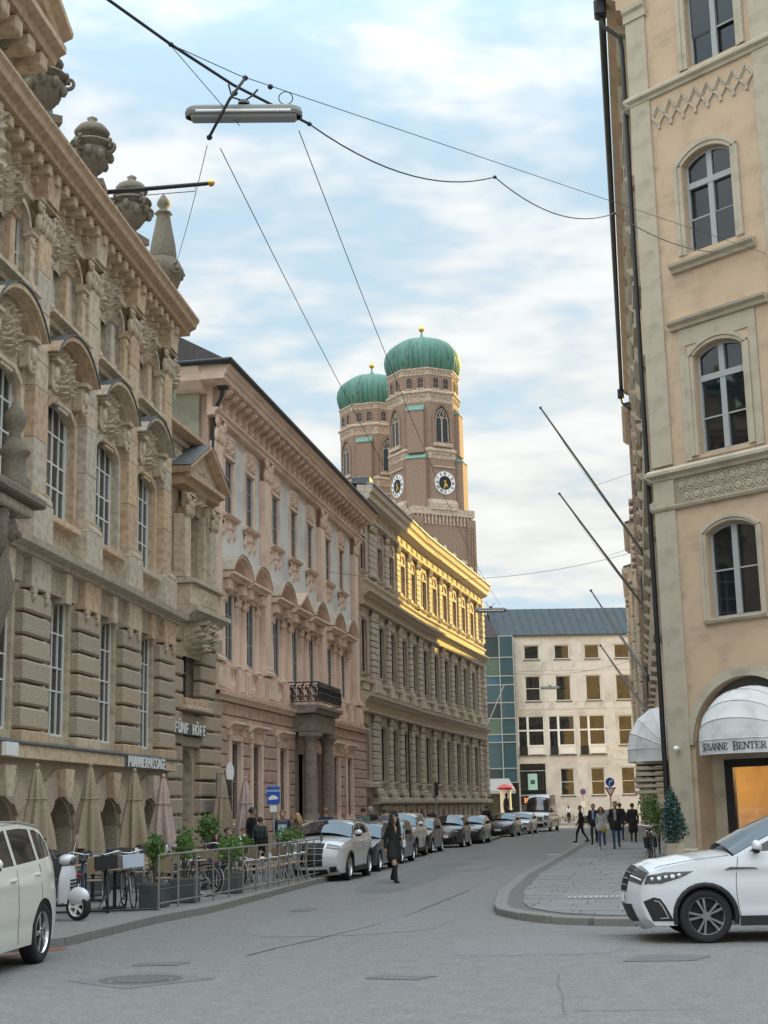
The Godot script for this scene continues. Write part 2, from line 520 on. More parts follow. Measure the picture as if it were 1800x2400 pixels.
# the two spandrels over a round or segmental arch that fill the top of a rectangular opening
func arch_fill(mb: MB, x0: float, x1: float, ys: float, yt: float, z: float, depth: float, seg := 10) -> void:
	var c := (x0 + x1) / 2; var h := (x1 - x0) / 2; var rise := yt - ys
	var R := (h * h + rise * rise) / (2 * rise)
	var cy := yt - R
	var pr := Vector2(x0, ys)
	for i in range(1, seg + 1):
		var x := x0 + (x1 - x0) * i / seg
		var y := cy + sqrt(maxf(R * R - (x - c) * (x - c), 0))
		var p := Vector2(x, y)
		mb.quad(Vector3(pr.x, pr.y, z), Vector3(p.x, p.y, z), Vector3(p.x, yt + 0.001, z), Vector3(pr.x, yt + 0.001, z))
		mb.quad(Vector3(pr.x, pr.y, z - depth), Vector3(p.x, p.y, z - depth), Vector3(p.x, p.y, z), Vector3(pr.x, pr.y, z))
		pr = p

# an arched moulding of section (w wide, d deep) along the arch over x0..x1
func arch_band(mb: MB, x0: float, x1: float, ys: float, yt: float, z0: float, z1: float, w: float, seg := 12) -> void:
	var c := (x0 + x1) / 2; var h := (x1 - x0) / 2; var rise := yt - ys
	var R := (h * h + rise * rise) / (2 * rise)
	var cy := yt - R
	var a0 := acos(clampf(h / R, -1, 1)); 
	if cy > ys: a0 = -a0
	for i in seg:
		var a := PI - a0 - (PI - 2 * a0) * i / seg; var b := PI - a0 - (PI - 2 * a0) * (i + 1) / seg
		var p := Vector3(c + cos(a) * R, cy + sin(a) * R, 0); var q := Vector3(c + cos(b) * R, cy + sin(b) * R, 0)
		var P := Vector3(c + cos(a) * (R + w), cy + sin(a) * (R + w), 0); var Q := Vector3(c + cos(b) * (R + w), cy + sin(b) * (R + w), 0)
		var f := Vector3(0, 0, z1); var k := Vector3(0, 0, z0)
		mb.quad(p + f, q + f, Q + f, P + f)
		mb.quad(P + f, Q + f, Q + k, P + k)
		mb.quad(p + k, q + k, q + f, p + f)
		if i == 0: mb.quad(p + k, p + f, P + f, P + k)
		if i == seg - 1: mb.quad(q + f, q + k, Q + k, Q + f)

# window of w x h in the x-y plane at the origin: a frame mesh with panes of its own; cols x rows lights
func make_window(parent: Node, x: float, y: float, z: float, w: float, h: float, cols: int, rows: Array, fm: Material, gm: Material, fw := 0.06, split := true) -> Node3D:
	var key := "win%.2f_%.2f_%d_%s_%.3f" % [w, h, cols, str(rows), fw]
	if not cache.has(key):
		var f := MB.new()
		f.box(Vector3(0, 0, 0), Vector3(fw, h, 0.06)); f.box(Vector3(w - fw, 0, 0), Vector3(w, h, 0.06))
		f.box(Vector3(fw, 0, 0), Vector3(w - fw, fw, 0.06)); f.box(Vector3(fw, h - fw, 0), Vector3(w - fw, h, 0.06))
		var ys := [fw]
		for r in rows: ys.append(r * h)
		ys.append(h - fw)
		var bw := fw * 0.55
		var panes := []
		for i in range(1, cols):
			var cx := w * i / cols
			var b := bw if i != cols / 2 or cols < 3 else fw * 0.8
			f.box(Vector3(cx - b / 2, fw, 0.005), Vector3(cx + b / 2, h - fw, 0.055))
		for k in range(1, ys.size() - 1):
			f.box(Vector3(fw, ys[k] - bw / 2, 0.01), Vector3(w - fw, ys[k] + bw / 2, 0.05))
		for k in ys.size() - 1:
			for i in cols:
				var a := maxf(w * i / cols, fw); var b := minf(w * (i + 1) / cols, w - fw)
				var g := MB.new()
				g.box(Vector3(a, ys[k], 0.012), Vector3(b, ys[k + 1], 0.02))
				panes.append(g.mesh())
		if not split:
			var g := MB.new()
			g.box(Vector3(fw, fw, 0.012), Vector3(w - fw, h - fw, 0.02))
			panes = [g.mesh()]
		cache[key] = [f.mesh(), panes]
	var c: Array = cache[key]
	var o := part(parent, "window", c[0], fm, at_xf(Vector3(x, y, z)))
	for m in c[1]:
		var tilt := Transform3D(Basis(Vector3.UP, rng.randf_range(-0.006, 0.006)) * Basis(Vector3.RIGHT, rng.randf_range(-0.006, 0.006)), Vector3.ZERO)
		part(o, "pane", m, gm, tilt)
	return o

# carved relief: a height field of scrolls and leaves inside an envelope, w x h, centred on x, from y = 0 up
func relief(key: String, w: float, h: float, d: float, shape: String, sd: int, res := 26) -> ArrayMesh:
	if cache.has(key): return cache[key]
	var nz := FastNoiseLite.new()
	nz.seed = sd; nz.noise_type = FastNoiseLite.TYPE_CELLULAR; nz.frequency = 1.0
	nz.cellular_return_type = FastNoiseLite.RETURN_DISTANCE
	nz.fractal_type = FastNoiseLite.FRACTAL_NONE
	var m := MB.new()
	var rows := []
	var ny := maxi(6, int(res * h / maxf(w, h))); var nx := maxi(6, int(res * w / maxf(w, h)))
	for i in ny + 1:
		var row := PackedVector3Array()
		for j in nx + 1:
			var u := float(j) / nx * 2 - 1; var t := float(i) / ny
			var e := 0.0
			match shape:
				"drop":      # garland hanging from two ends, with a drop in the middle and tails at the sides
					var c := 0.62 - 0.5 * pow(1 - absf(u) * 1.4, 2) if absf(u) < 0.7 else -1.0
					e = maxf(0, 1 - absf(t - 0.72 - 0.2 * (absf(u) - 0.5)) * 5.0)
					e = maxf(e, (1 - smoothstep(0.1, 0.3, absf(u))) * smoothstep(0.02, 0.25, t))
					e = maxf(e, (1 - smoothstep(0.08, 0.2, absf(absf(u) - 0.84))) * smoothstep(0.2, 0.4, t))
					if c > 2: e = 0
				"cartouche":
					var r := Vector2(u, (t - 0.55) * 1.9).length()
					e = 1 - smoothstep(0.7, 1.0, r)
				"capital":
					e = smoothstep(0.0, 0.12, t) * (1 - smoothstep(0.75 + 0.25 * t, 1.0, absf(u)))
				_:
					e = (1 - smoothstep(0.85, 1.0, absf(u))) * smoothstep(0.0, 0.1, t) * (1 - smoothstep(0.9, 1.0, t))
			var px := absf(u) * w * 0.5
			var leaf := 1.0 - clampf(absf(nz.get_noise_2d(px * 9.0, t * h * 7.0)) * 1.0, 0, 1)
			var cur := 0.5 + 0.5 * sin(Vector2(px - w * 0.28, t * h - h * 0.72).length() * 42.0 / maxf(w, 0.6) + atan2(t * h - h * 0.72, px - w * 0.28) * 1.0)
			var rid := 1.0 - pow(absf(2.0 * cur - 1.0), 0.8)
			var z := d * e * (0.15 + 0.6 * pow(leaf, 1.6) + 0.45 * rid)
			row.append(Vector3(u * w / 2, t * h, z - 0.012))
		rows.append(row)
	m.grid(rows)
	cache[key] = m.mesh()
	return cache[key]

# spiral scroll (volute) in the x-y plane
func volute(mb: MB, c: Vector3, R: float, r: float, turns := 1.6, dir := 1.0, start := PI / 2) -> void:
	var path := []; var rad := []
	var k := int(16 * turns)
	for i in k + 1:
		var t := float(i) / k
		var a := start + dir * t * turns * TAU
		var rr := R * (1 - 0.85 * t)
		path.append(c + Vector3(cos(a) * rr, sin(a) * rr, r * 0.8 * t))
		rad.append(r * (1 - 0.4 * t))
	mb.tube(path, rad, 6)
	mb.ball(c + Vector3(0, 0, r * 0.6), Vector3(R * 0.25, R * 0.25, r * 1.4), 8, 5)
# ---------------------------------------------------------------- ground
func sheet(pts: Array, y: float) -> MB:
	var p := PackedVector2Array()
	for q in pts: p.append(Vector2(q[0], -q[1]))
	var mb := MB.new()
	var t := Geometry2D.triangulate_polygon(p)
	for i in range(0, t.size(), 3):
		mb.tri_n(Vector3(p[t[i]].x, y, p[t[i]].y), Vector3(p[t[i + 1]].x, y, p[t[i + 1]].y), Vector3(p[t[i + 2]].x, y, p[t[i + 2]].y), Vector3.UP, Vector3.UP, Vector3.UP)
	return mb

# kerb stones along a line of [x, depth] points, the road on the side of +1 / -1
func kerbs(parent: Node, line: Array, side: float, w := 0.3, top := 0.134) -> void:
	for i in line.size() - 1:
		var a := Vector2(line[i][0], line[i][1]); var b := Vector2(line[i + 1][0], line[i + 1][1])
		var len := a.distance_to(b)
		var k := maxi(1, roundi(len / 1.1))
		var d := (b - a) / len
		for j in k:
			var l := len / k
			var p := a + d * (l * (j + 0.5))
			var mb := MB.new()
			mb.cbox(Vector3(-l / 2 + 0.006, -0.1, -w if side > 0 else 0.0), Vector3(l / 2 - 0.006, top + rng.randf_range(-0.004, 0.004), 0.0 if side > 0 else w), 0.018)
			var dir := Vector3(d.x, 0, -d.y)
			part(parent, "kerb_stone", mb, M.kerb, Transform3D(Basis(dir, Vector3.UP, dir.cross(Vector3.UP)), Vector3(p.x, 0, -p.y)))

func ground() -> void:
	var g := MB.new()
	g.quad(Vector3(-1500, -0.3, 200), Vector3(1500, -0.3, 200), Vector3(1500, -0.3, -2500), Vector3(-1500, -0.3, -2500))
	struct("ground", g, M.asphalt_old)
	var r := sheet([[-90, -40], [120, -40], [160, 260], [-90, 260]], 0.0)
	var road := struct("road", r, M.asphalt)
	# repairs, seams and markings lie on the road as thin sheets
	var pm := mat("asphalt_patch", Color(0.26, 0.256, 0.25), 0.95, T.asphalt, 0.3, T.bump_fine, 0.6)
	var pl := mat("asphalt_pale", Color(0.315, 0.31, 0.30), 0.95, T.asphalt, 0.3, T.bump_fine, 0.6)
	# each is a ragged blob or strip: [centre x, depth, half width, half length, turn, material, raggedness]
	var dk := mat("tar", Color(0.085, 0.083, 0.08), 0.7, T.asphalt, 0.5)
	var st := mat("oil_stain", Color(0.20, 0.196, 0.19), 0.75, T.asphalt, 0.3)
	var spots := [[1.9, 20.8, 1.15, 1.5, 0.1, pl, 0.16], [0.9, 43, 0.8, 9.0, 0.16, pm, 0.05], [-0.6, 25.5, 1.6, 2.6, 0.2, pl, 0.12], [1.72, 15.6, 0.022, 1.7, 0.09, st, 0.5], [2.3, 14.1, 0.62, 0.014, 0.09, dk, 0.5], [-1.75, 29.0, 0.22, 0.5, 0.2, st, 0.3], [-3.0, 19.3, 0.3, 0.22, 0.0, st, 0.4], [3.4, 18.7, 0.5, 0.35, 0.0, st, 0.35], [0.1, 17.2, 0.35, 0.2, 0.4, st, 0.4], [-1.1, 22.6, 0.03, 2.6, 0.35, dk, 0.5], [4.2, 33, 0.02, 3.0, 0.24, dk, 0.4], [1.0, 30.5, 0.025, 4.0, 0.2, dk, 0.5], [-0.2, 35.2, 0.3, 0.45, 0.2, st, 0.3], [2.6, 47, 0.5, 2.2, 0.2, pl, 0.15], [3.3, 56, 0.3, 1.0, 0.2, st, 0.2], [5.2, 21.9, 2.2, 0.05, 0.02, st, 0.4]]
	for i in spots.size():
		var q: Array = spots[i]
		if minf(q[2], q[3]) < 0.08:
			# a seam: a wavering strip
			var along: float = maxf(q[2], q[3]); var wd: float = minf(q[2], q[3])
			var d := Vector3(sin(q[4]), 0, -cos(q[4])) if q[3] > q[2] else Vector3(cos(q[4]), 0, sin(q[4]))
			var sd := d.cross(Vector3.UP); var mb := MB.new(); var c := Vector3(q[0], 0.003 + i * 0.0004, -q[1])
			var prev := []
			for j in 25:
				var u := (j / 12.0 - 1.0) * along
				var o := c + d * u + sd * (0.5 * wd * sin(u * 3.1 + i) + 0.9 * wd * nz.get_noise_2d(u * 60, i * 20))
				var hw := wd * (0.35 + 0.5 * absf(nz.get_noise_2d(u * 170, i * 31)))
				var cur := [o - sd * hw, o + sd * hw]
				if j: mb.quad(prev[0], prev[1], cur[1], cur[0])
				prev = cur
			part(road, "tar_seam", mb, q[5])
			continue
		var pts := []
		var k := 26
		for j in k:
			var a := TAU * j / k
			var rr: float = 1.0 + q[6] * 1.6 * nz.get_noise_2d(cos(a) * 60 + i * 37, sin(a) * 60)
			var ux: float = signf(cos(a)) * pow(absf(cos(a)), 0.6) * q[2] * rr; var uy: float = signf(sin(a)) * pow(absf(sin(a)), 0.6) * q[3] * rr
			if q[2] < 0.08: ux += 0.05 * sin(uy * 2.3 + i)
			pts.append([q[0] + ux * cos(q[4]) + uy * sin(q[4]), q[1] - ux * sin(q[4]) + uy * cos(q[4])])
		part(road, ["repair_patch", "tar_seam", "oil_stain"][0 if q[5] == pl or q[5] == pm else (1 if q[5] == dk else 2)], sheet(pts, 0.003 + i * 0.0004), q[5])
	part(road, "lane_marking", sheet([[6.0, 57.2], [6.7, 57.4], [6.75, 57.9], [6.05, 57.7]], 0.006), M.white_paint)
	part(road, "lane_marking", sheet([[8.9, 72.0], [9.75, 72.2], [9.8, 73.0], [8.95, 72.8]], 0.006), M.white_paint)
	part(road, "lane_marking", sheet([[-6.6, 18.9], [-6.5, 18.75], [-4.72, 21.75], [-4.86, 21.9]], 0.006), M.red_paint)
	# sides of the street
	var le := [[-12, 21.0], [-6.2, 21.2], [-5.2, 21.5], [-4.85, 22.1], [-4.19, 26.15], [-3.47, 28.8], [-1.72, 40.35], [-3.35, 40.9], [2.55, 77.6], [5.1, 79.4], [6.5, 87.6], [5.3, 88.4], [9.0, 108], [9.6, 118.5]]
	var lp := le.duplicate()
	lp.append_array([[2, 124], [-60, 124], [-60, 21]])
	var pv := struct("pavement", sheet(lp, 0.128), mat("paving", Color(0.33, 0.32, 0.30), 0.92, T.asphalt, 0.4, T.bump_fine, 0.4))
	kerbs(pv, le, 1.0)
	var re := [[38, 21.8], [12, 23.1], [3.92, 23.7], [3.28, 23.98], [2.75, 24.5], [2.38, 25.33], [2.12, 26.5], [2.14, 27.7], [2.5, 31.5], [3.61, 39.1], [5.67, 50.2], [8.4, 65.5], [11.39, 81.9], [14.6, 100], [18.6, 118]]
	var rp := re.duplicate()
	rp.append_array([[60, 118], [60, 21]])
	var pr := struct("pavement", sheet(rp, 0.110), mat("joint_sand", Color(0.20, 0.19, 0.175), 0.95, T.asphalt, 0.8))
	kerbs(pr, re, 1.0, 0.26, 0.13)
	# flagstones laid in rows across the street, cut at the kerb
	var inner := PackedVector2Array()
	for q in [[30, 22.6], [12, 23.4], [4.0, 24.02], [3.4, 24.28], [2.98, 24.7], [2.66, 25.4], [2.42, 26.5], [2.44, 27.7], [2.8, 31.5], [3.9, 39.0], [5.95, 50.1], [9.2, 68.2], [30, 68]]: inner.append(Vector2(q[0], q[1]))
	var inner_cw := inner.duplicate()
	if Geometry2D.is_polygon_clockwise(inner_cw): inner_cw.reverse()
	var ax := Vector2(sin(deg_to_rad(12)), cos(deg_to_rad(12))); var bx := Vector2(ax.y, -ax.x)
	var o := Vector2(2.0, 22.0)
	var rest := MB.new()
	var count := 0
	var y := 0.0
	while y < 48.0:
		var h := 0.62 if int(y * 7) % 3 else 0.46
		if y > 16: h = 1.0
		var x := -5.0 + rng.randf() * 0.5
		while x < 9.0:
			var w := rng.randf_range(0.7, 1.15)
			if y > 16: w *= 1.4
			var q := PackedVector2Array()
			for c in [Vector2(0.008, 0.008), Vector2(w - 0.008, 0.008), Vector2(w - 0.008, h - 0.008), Vector2(0.008, h - 0.008)]:
				q.append(o + bx * (x + c.x) + ax * (y + c.y))
			x += w
			if not Geometry2D.is_point_in_polygon(q[0], Rect_poly) and not Geometry2D.is_point_in_polygon(q[2], Rect_poly): continue
			if Geometry2D.is_polygon_clockwise(q): q.reverse()
			for piece in Geometry2D.intersect_polygons(q, inner_cw):
				if absf(poly_area(piece)) < 0.03: continue
				var top := 0.132 + rng.randf_range(-0.003, 0.003)
				var mb := MB.new()
				slab(mb, piece, top)
				part(pr, "flagstone", mb, M["slab%d" % rng.randi_range(0, 3)])
				count += 1
		y += h
	part(pr, "drain_grate", grate(), M.zinc, Transform3D(Basis(Vector3.UP, deg_to_rad(-12)), Vector3(4.0, 0.14, -28.7)))
	# manhole cover in its square of setts
	var mh := MB.new(); mh.disc(Vector3.ZERO, 0.33, 0.012, 28)
	var m := thing("manhole_cover", "round iron manhole cover set in a square frame in the asphalt", "manhole", Vector3(-2.96, 0, -17.54))
	var flat := Transform3D(Basis(Vector3.RIGHT, -PI / 2), Vector3.ZERO)
	var fr := MB.new()
	for k in 24:
		var a := TAU * k / 24
		fr.xf = Transform3D(Basis(Vector3.UP, -a), Vector3(cos(a), 0, sin(a)) * 0.43)
		fr.cbox(Vector3(-0.06, -0.02, -0.052), Vector3(0.06, 0.008, 0.052), 0.008)
	part(m, "cover", mh, M.asphalt_old, flat)
	var sr := part(m, "sett_ring", fr, mat("sett", Color(0.13, 0.125, 0.115), 0.9, T.pit, 1.0))
	sr.set_meta("kind", "stuff")
	part(m, "surround", sheet([[-0.62, -0.62], [0.62, -0.62], [0.62, 0.62], [-0.62, 0.62]], 0.004), pm, Transform3D(Basis(Vector3.UP, 0.75), Vector3.ZERO))

var Rect_poly := PackedVector2Array([Vector2(1, 21), Vector2(14, 21), Vector2(14, 72), Vector2(1, 72)])

func poly_area(p: PackedVector2Array) -> float:
	var s := 0.0
	for i in p.size(): s += p[i].cross(p[(i + 1) % p.size()])
	return s / 2

# flat stone from a polygon of (x, depth) points
func slab(mb: MB, p: PackedVector2Array, top: float) -> void:
	var t := Geometry2D.triangulate_polygon(p)
	for i in range(0, t.size(), 3):
		mb.tri_n(Vector3(p[t[i]].x, top, -p[t[i]].y), Vector3(p[t[i + 1]].x, top, -p[t[i + 1]].y), Vector3(p[t[i + 2]].x, top, -p[t[i + 2]].y), Vector3.UP, Vector3.UP, Vector3.UP)
	for i in p.size():
		var a := p[i]; var b := p[(i + 1) % p.size()]
		var A := Vector3(a.x, top, -a.y); var B := Vector3(b.x, top, -b.y); var dn := Vector3(0, -0.05, 0)
		var nn := (B - A).cross(Vector3.UP)
		mb.tri_n(A, B, B + dn, nn, nn, nn); mb.tri_n(A, B + dn, A + dn, nn, nn, nn)

func grate() -> MB:
	var mb := MB.new()
	for i in 12: mb.box(Vector3(-0.6 + i * 0.1, 0, -0.35), Vector3(-0.54 + i * 0.1, 0.008, 0.35))
	for j in 5: mb.box(Vector3(-0.6, -0.002, -0.35 + j * 0.165), Vector3(0.56, 0.006, -0.31 + j * 0.165))
	return mb
# ---------------------------------------------------------------- church towers
func oct(r: float, y: float, turn: float) -> PackedVector3Array:
	var p := PackedVector3Array()
	for i in 9:
		var a := turn + PI / 4 * i
		p.append(Vector3(sin(a) * r, y, cos(a) * r))
	return p

func prism8(mb: MB, r0: float, y0: float, r1: float, y1: float, turn: float) -> void:
	var a := oct(r0, y0, turn); var b := oct(r1, y1, turn)
	for i in 8: mb.quad(a[i], a[i + 1], b[i + 1], b[i])

# closed ring of eight sides with a profile of (radius, height)
func ring8(mb: MB, prof: Array, turn: float) -> void:
	for k in prof.size() - 1: prism8(mb, prof[k].x, prof[k].y, prof[k + 1].x, prof[k + 1].y, turn)

func church_tower(label: String, at: Vector3, s: float) -> void:
	var t := thing("church_tower", label, "church tower", at)
	t.scale = Vector3.ONE * s
	var v0 := deg_to_rad(6.8)                    # a corner of the octagon
	var R := 7.3; var ap := R * cos(PI / 8)
	var sh := MB.new(); prism8(sh, R, 0, R, 88.6, v0); part(t, "shaft", sh, M.brick)
	# square lower storeys, with sides parallel to the clock faces
	var sq := MB.new()
	sq.xf = Transform3D(Basis(Vector3.UP, deg_to_rad(29.3)), Vector3.ZERO)
	sq.box(Vector3(-6.7, 0, -6.7), Vector3(6.7, 58.5, 6.7))
	part(t, "lower_storey", sq, M.brick)
	var sb := MB.new(); sb.xf = sq.xf
	for y in [[58.5, 60.0], [49.0, 49.7], [40.0, 40.7]]:
		sb = MB.new(); sb.xf = sq.xf
		sb.box(Vector3(-7.0, y[0], -7.0), Vector3(7.0, y[1], 7.0)); part(t, "stone_band", sb, M.brick_trim)
	for c in [Vector2(1, 1), Vector2(-1, 1), Vector2(1, -1), Vector2(-1, -1)]:
		var cb := MB.new(); cb.xf = sq.xf
		var o := Vector3(c.x * 6.1, 0, c.y * 6.1)
		cb.box(o + Vector3(-1.0, 0, -1.0), o + Vector3(1.0, 58.0, 1.0))
		part(t, "corner_pier", cb, M.brick)
		for k in 3:
			var rb := MB.new(); rb.xf = sq.xf
			rb.box(o + Vector3(-0.75 + k * 0.55, 41, 0.9 * c.y + (0 if c.y > 0 else -0.3)), o + Vector3(-0.5 + k * 0.55, 56.5, 0.9 * c.y + (0.3 if c.y > 0 else 0.0)))
			part(t, "rib", rb, M.brick)
	# blind arcade under the band
	for f in 4:
		var a := deg_to_rad(29.3) + f * PI / 2
		for k in 16:
			var b := MB.new(); b.xf = Transform3D(Basis(Vector3.UP, a), Vector3.ZERO)
			b.box(Vector3(-6.3 + k * 0.83, 56.6, 6.6), Vector3(-6.0 + k * 0.83, 58.4, 6.98))
			if f == 0 or f == 3: part(t, "frieze_block", b, M.brick_trim)
	# mouldings of the octagon
	var bd := MB.new()
	bd = MB.new()
	ring8(bd, [Vector2(R, 81.6), Vector2(R + 0.15, 81.8), Vector2(R + 0.15, 83.4), Vector2(R + 0.55, 83.7), Vector2(R + 0.55, 84.0), Vector2(R, 84.4)], v0)
	part(t, "stone_band", bd, M.brick_trim)
	bd = MB.new()
	ring8(bd, [Vector2(R, 87.3), Vector2(R + 0.12, 87.4), Vector2(R + 0.12, 88.4), Vector2(R + 0.35, 88.55), Vector2(R + 0.35, 88.85), Vector2(R - 0.6, 89.0)], v0)
	part(t, "stone_band", bd, M.brick_trim)
	bd = MB.new()
	ring8(bd, [Vector2(R, 70.0), Vector2(R + 0.1, 70.1), Vector2(R + 0.1, 71.4), Vector2(R + 0.4, 71.6), Vector2(R + 0.4, 71.9), Vector2(R, 72.3)], v0)
	part(t, "stone_band", bd, M.brick_trim)
	bd = MB.new()
	ring8(bd, [Vector2(R, 59.5), Vector2(R + 0.5, 59.6), Vector2(R + 0.5, 61.0), Vector2(R, 61.8)], v0)
	part(t, "stone_band", bd, M.brick_trim)
	for f in 8:
		var fa := v0 + PI / 8 + f * PI / 4
		var fx := Transform3D(Basis(Vector3.UP, fa), Vector3.ZERO)
		var ang := fposmod(rad_to_deg(fa) + 180.0, 360.0) - 180.0
		if absf(ang) > 100: continue
		# paired openings below the dome
		for k in [-1.15, 1.15]:
			var w := MB.new(); w.xf = fx
			var p := PackedVector2Array([Vector2(k - 0.55, 84.7), Vector2(k + 0.55, 84.7), Vector2(k + 0.55, 86.3)])
			for i in range(1, 8): p.append(Vector2(k + 0.55 * cos(PI * i / 8), 86.3 + 0.55 * sin(PI * i / 8)))
			p.append(Vector2(k - 0.55, 86.3))
			w.ext(p, ap - 0.3, ap + 0.02)
			var wn := part(t, "window", w, M.glass_soft)
			var fr := MB.new(); fr.xf = fx
			arch_band(fr, k - 0.55, k + 0.55, 86.3, 86.85, ap - 0.1, ap + 0.16, 0.22)
			for sx in [-1, 1]: fr.box(Vector3(k + sx * 0.66 - 0.11, 84.6, ap - 0.1), Vector3(k + sx * 0.66 + 0.11, 86.3, ap + 0.16))
			fr.box(Vector3(k - 0.04, 84.7, ap), Vector3(k + 0.04, 86.8, ap + 0.06)); fr.box(Vector3(k - 0.55, 85.6, ap), Vector3(k + 0.55, 85.68, ap + 0.06))
			part(wn, "frame", fr, M.brick)
			var si := MB.new(); si.xf = fx
			si.box(Vector3(k - 0.75, 84.3, ap - 0.1), Vector3(k + 0.75, 84.65, ap + 0.3))
			part(wn, "sill", si, M.brick_trim)
		# tracery of little arches on the friezes
		for b in [[82.0, 83.3, 0.17], [87.45, 88.35, 0.14], [70.2, 71.3, 0.12]]:
			for k in 7:
				var q := MB.new(); q.xf = fx
				arch_band(q, -2.3 + k * 0.66, -1.74 + k * 0.66, b[0] + 0.5, b[1] - 0.2, ap - 0.02 + b[2], ap + 0.12 + b[2], 0.1, 4)
				q.box(Vector3(-2.39 + k * 0.66, b[0], ap - 0.02 + b[2]), Vector3(-2.3 + k * 0.66, b[0] + 0.5, ap + 0.12 + b[2]))
				part(t, "frieze_arch", q, M.brick_trim)
		var side := absf(fposmod(ang - 29.3 + 45, 90.0) - 45) < 5
		if side:
			# tall pointed window with tracery
			var rec := MB.new(); rec.xf = fx
			var po := pointed(1.75, 73.3, 78.2, 81.0)
			rec.ext(po, ap - 0.6, ap + 0.03)
			var gw := part(t, "gothic_window", rec, M.glass_soft)
			var fr := MB.new(); fr.xf = fx
			frame_along(fr, pointed(2.0, 73.3, 78.2, 81.4), ap - 0.1, ap + 0.3, 0.42)
			part(gw, "surround", fr, M.brick)
			var tr := MB.new(); tr.xf = fx
			frame_along(tr, pointed(1.45, 73.4, 78.0, 80.5), ap - 0.05, ap + 0.12, 0.16)
			tr.box(Vector3(-0.13, 73.4, ap - 0.05), Vector3(0.13, 78.4, ap + 0.14))
			for sx in [-1, 1]:
				arch_band(tr, -0.7 + sx * 0.7 + 0.06, 0.7 + sx * 0.7 - 0.06, 77.9, 78.6, ap, ap + 0.13, 0.14, 6)
			frame_along(tr, PackedVector2Array([Vector2(-0.55, 79.2), Vector2(0, 78.5), Vector2(0.55, 79.2), Vector2(0, 80.1)]), ap, ap + 0.13, 0.14)
			part(gw, "tracery", tr, M.brick_trim)
			var bars := MB.new(); bars.xf = fx
			for k in 4: bars.box(Vector3(-1.4, 74.2 + k, ap), Vector3(1.4, 74.27 + k, ap + 0.06))
			part(gw, "bar", bars, M.iron)
			var si := MB.new(); si.xf = fx
			si.box(Vector3(-2.2, 72.6, ap - 0.1), Vector3(2.2, 73.25, ap + 0.45)); part(gw, "sill", si, M.brick_trim)
			# clock
			var cx := Transform3D(Basis(Vector3.UP, fa), Vector3.ZERO) * Transform3D(Basis.IDENTITY, Vector3(0.35, 65.2, ap))
			var ck := MB.new(); ck.disc(Vector3.ZERO, 2.35, 0.15, 40)
			var cl := part(t, "clock", ck, M.sign_white, cx)
			var dk := MB.new(); dk.disc(Vector3(0, 0, 0.15), 1.42, 0.02, 36); part(cl, "dial", dk, M.black)
			for k in 12:
				var a := TAU * k / 12
				var bars_n: int = [3, 1, 2, 3, 2, 1, 2, 3, 4, 2, 1, 2][k]
				var nb := MB.new()
				nb.xf = Transform3D(Basis(Vector3.BACK, -a), Vector3(sin(a), cos(a), 0) * 1.88 + Vector3(0, 0, 0.15))
				for q in bars_n:
					var ox := (q - (bars_n - 1) / 2.0) * 0.2
					nb.box(Vector3(ox - 0.06, -0.3, 0), Vector3(ox + 0.06, 0.3, 0.02))
				part(cl, "numeral", nb, M.iron)
			for hd in [[deg_to_rad(192), 1.75, 0.17], [deg_to_rad(147), 1.25, 0.2]]:
				var h := MB.new()
				h.xf = Transform3D(Basis(Vector3.BACK, -hd[0]), Vector3(0, 0, 0.2))
				h.ext(PackedVector2Array([Vector2(-0.12, -0.5), Vector2(0.12, -0.5), Vector2(hd[2], hd[1] * 0.55), Vector2(0.07, hd[1] * 0.6), Vector2(0.0, hd[1]), Vector2(-0.07, hd[1] * 0.6), Vector2(-hd[2], hd[1] * 0.55)]), 0, 0.04)
				part(cl, "hand", h, M.gold)
			var hm := MB.new(); hm.xf = fx
			hm.box(Vector3(-2.2, 68.3, ap - 0.05), Vector3(2.8, 68.6, ap + 0.25)); part(t, "hood_mould", hm, M.brick_trim)
		else:
			# stepped buttress on the diagonal side
			for q in [[60.0, 71.2, 2.0, 1.5], [71.2, 81.2, 1.7, 0.95]]:
				var b := MB.new(); b.xf = fx
				b.box(Vector3(-q[2], q[0], ap - 0.2), Vector3(q[2], q[1] - 1.3, ap + q[3]))
				part(t, "buttress", b, M.brick)
				var c := MB.new(); c.xf = fx
				c.mould([Vector2(0, 0), Vector2(q[3] + 0.15, 0), Vector2(q[3] + 0.15, 0.12), Vector2(0.0, 1.35)], -q[2] - 0.12, q[2] + 0.12, ap, q[1] - 1.35)
				part(t, "buttress_cap", c, M.copper)
		# putlog holes
		for k in 14:
			var h := MB.new(); h.xf = fx
			var px: float = [-2.3, 2.35][k % 2] + 0.1 * sin(k * 1.7)
			h.box(Vector3(px - 0.09, 61.8 + (k / 2) * 2.75, ap - 0.05), Vector3(px + 0.09, 62.0 + (k / 2) * 2.75, ap + 0.012))
			part(t, "putlog_hole", h, M.black)
	# ribbed copper dome
	var dm := MB.new(); dm.use_uv = true
	var prof := [Vector2(6.9, 88.8), Vector2(7.3, 89.6), Vector2(7.6, 90.6), Vector2(7.68, 91.7), Vector2(7.52, 92.8), Vector2(7.1, 93.8), Vector2(6.4, 94.75), Vector2(5.4, 95.55), Vector2(4.2, 96.2), Vector2(2.9, 96.65), Vector2(1.7, 96.95), Vector2(0.9, 97.2), Vector2(0.45, 97.6)]
	var rows := []
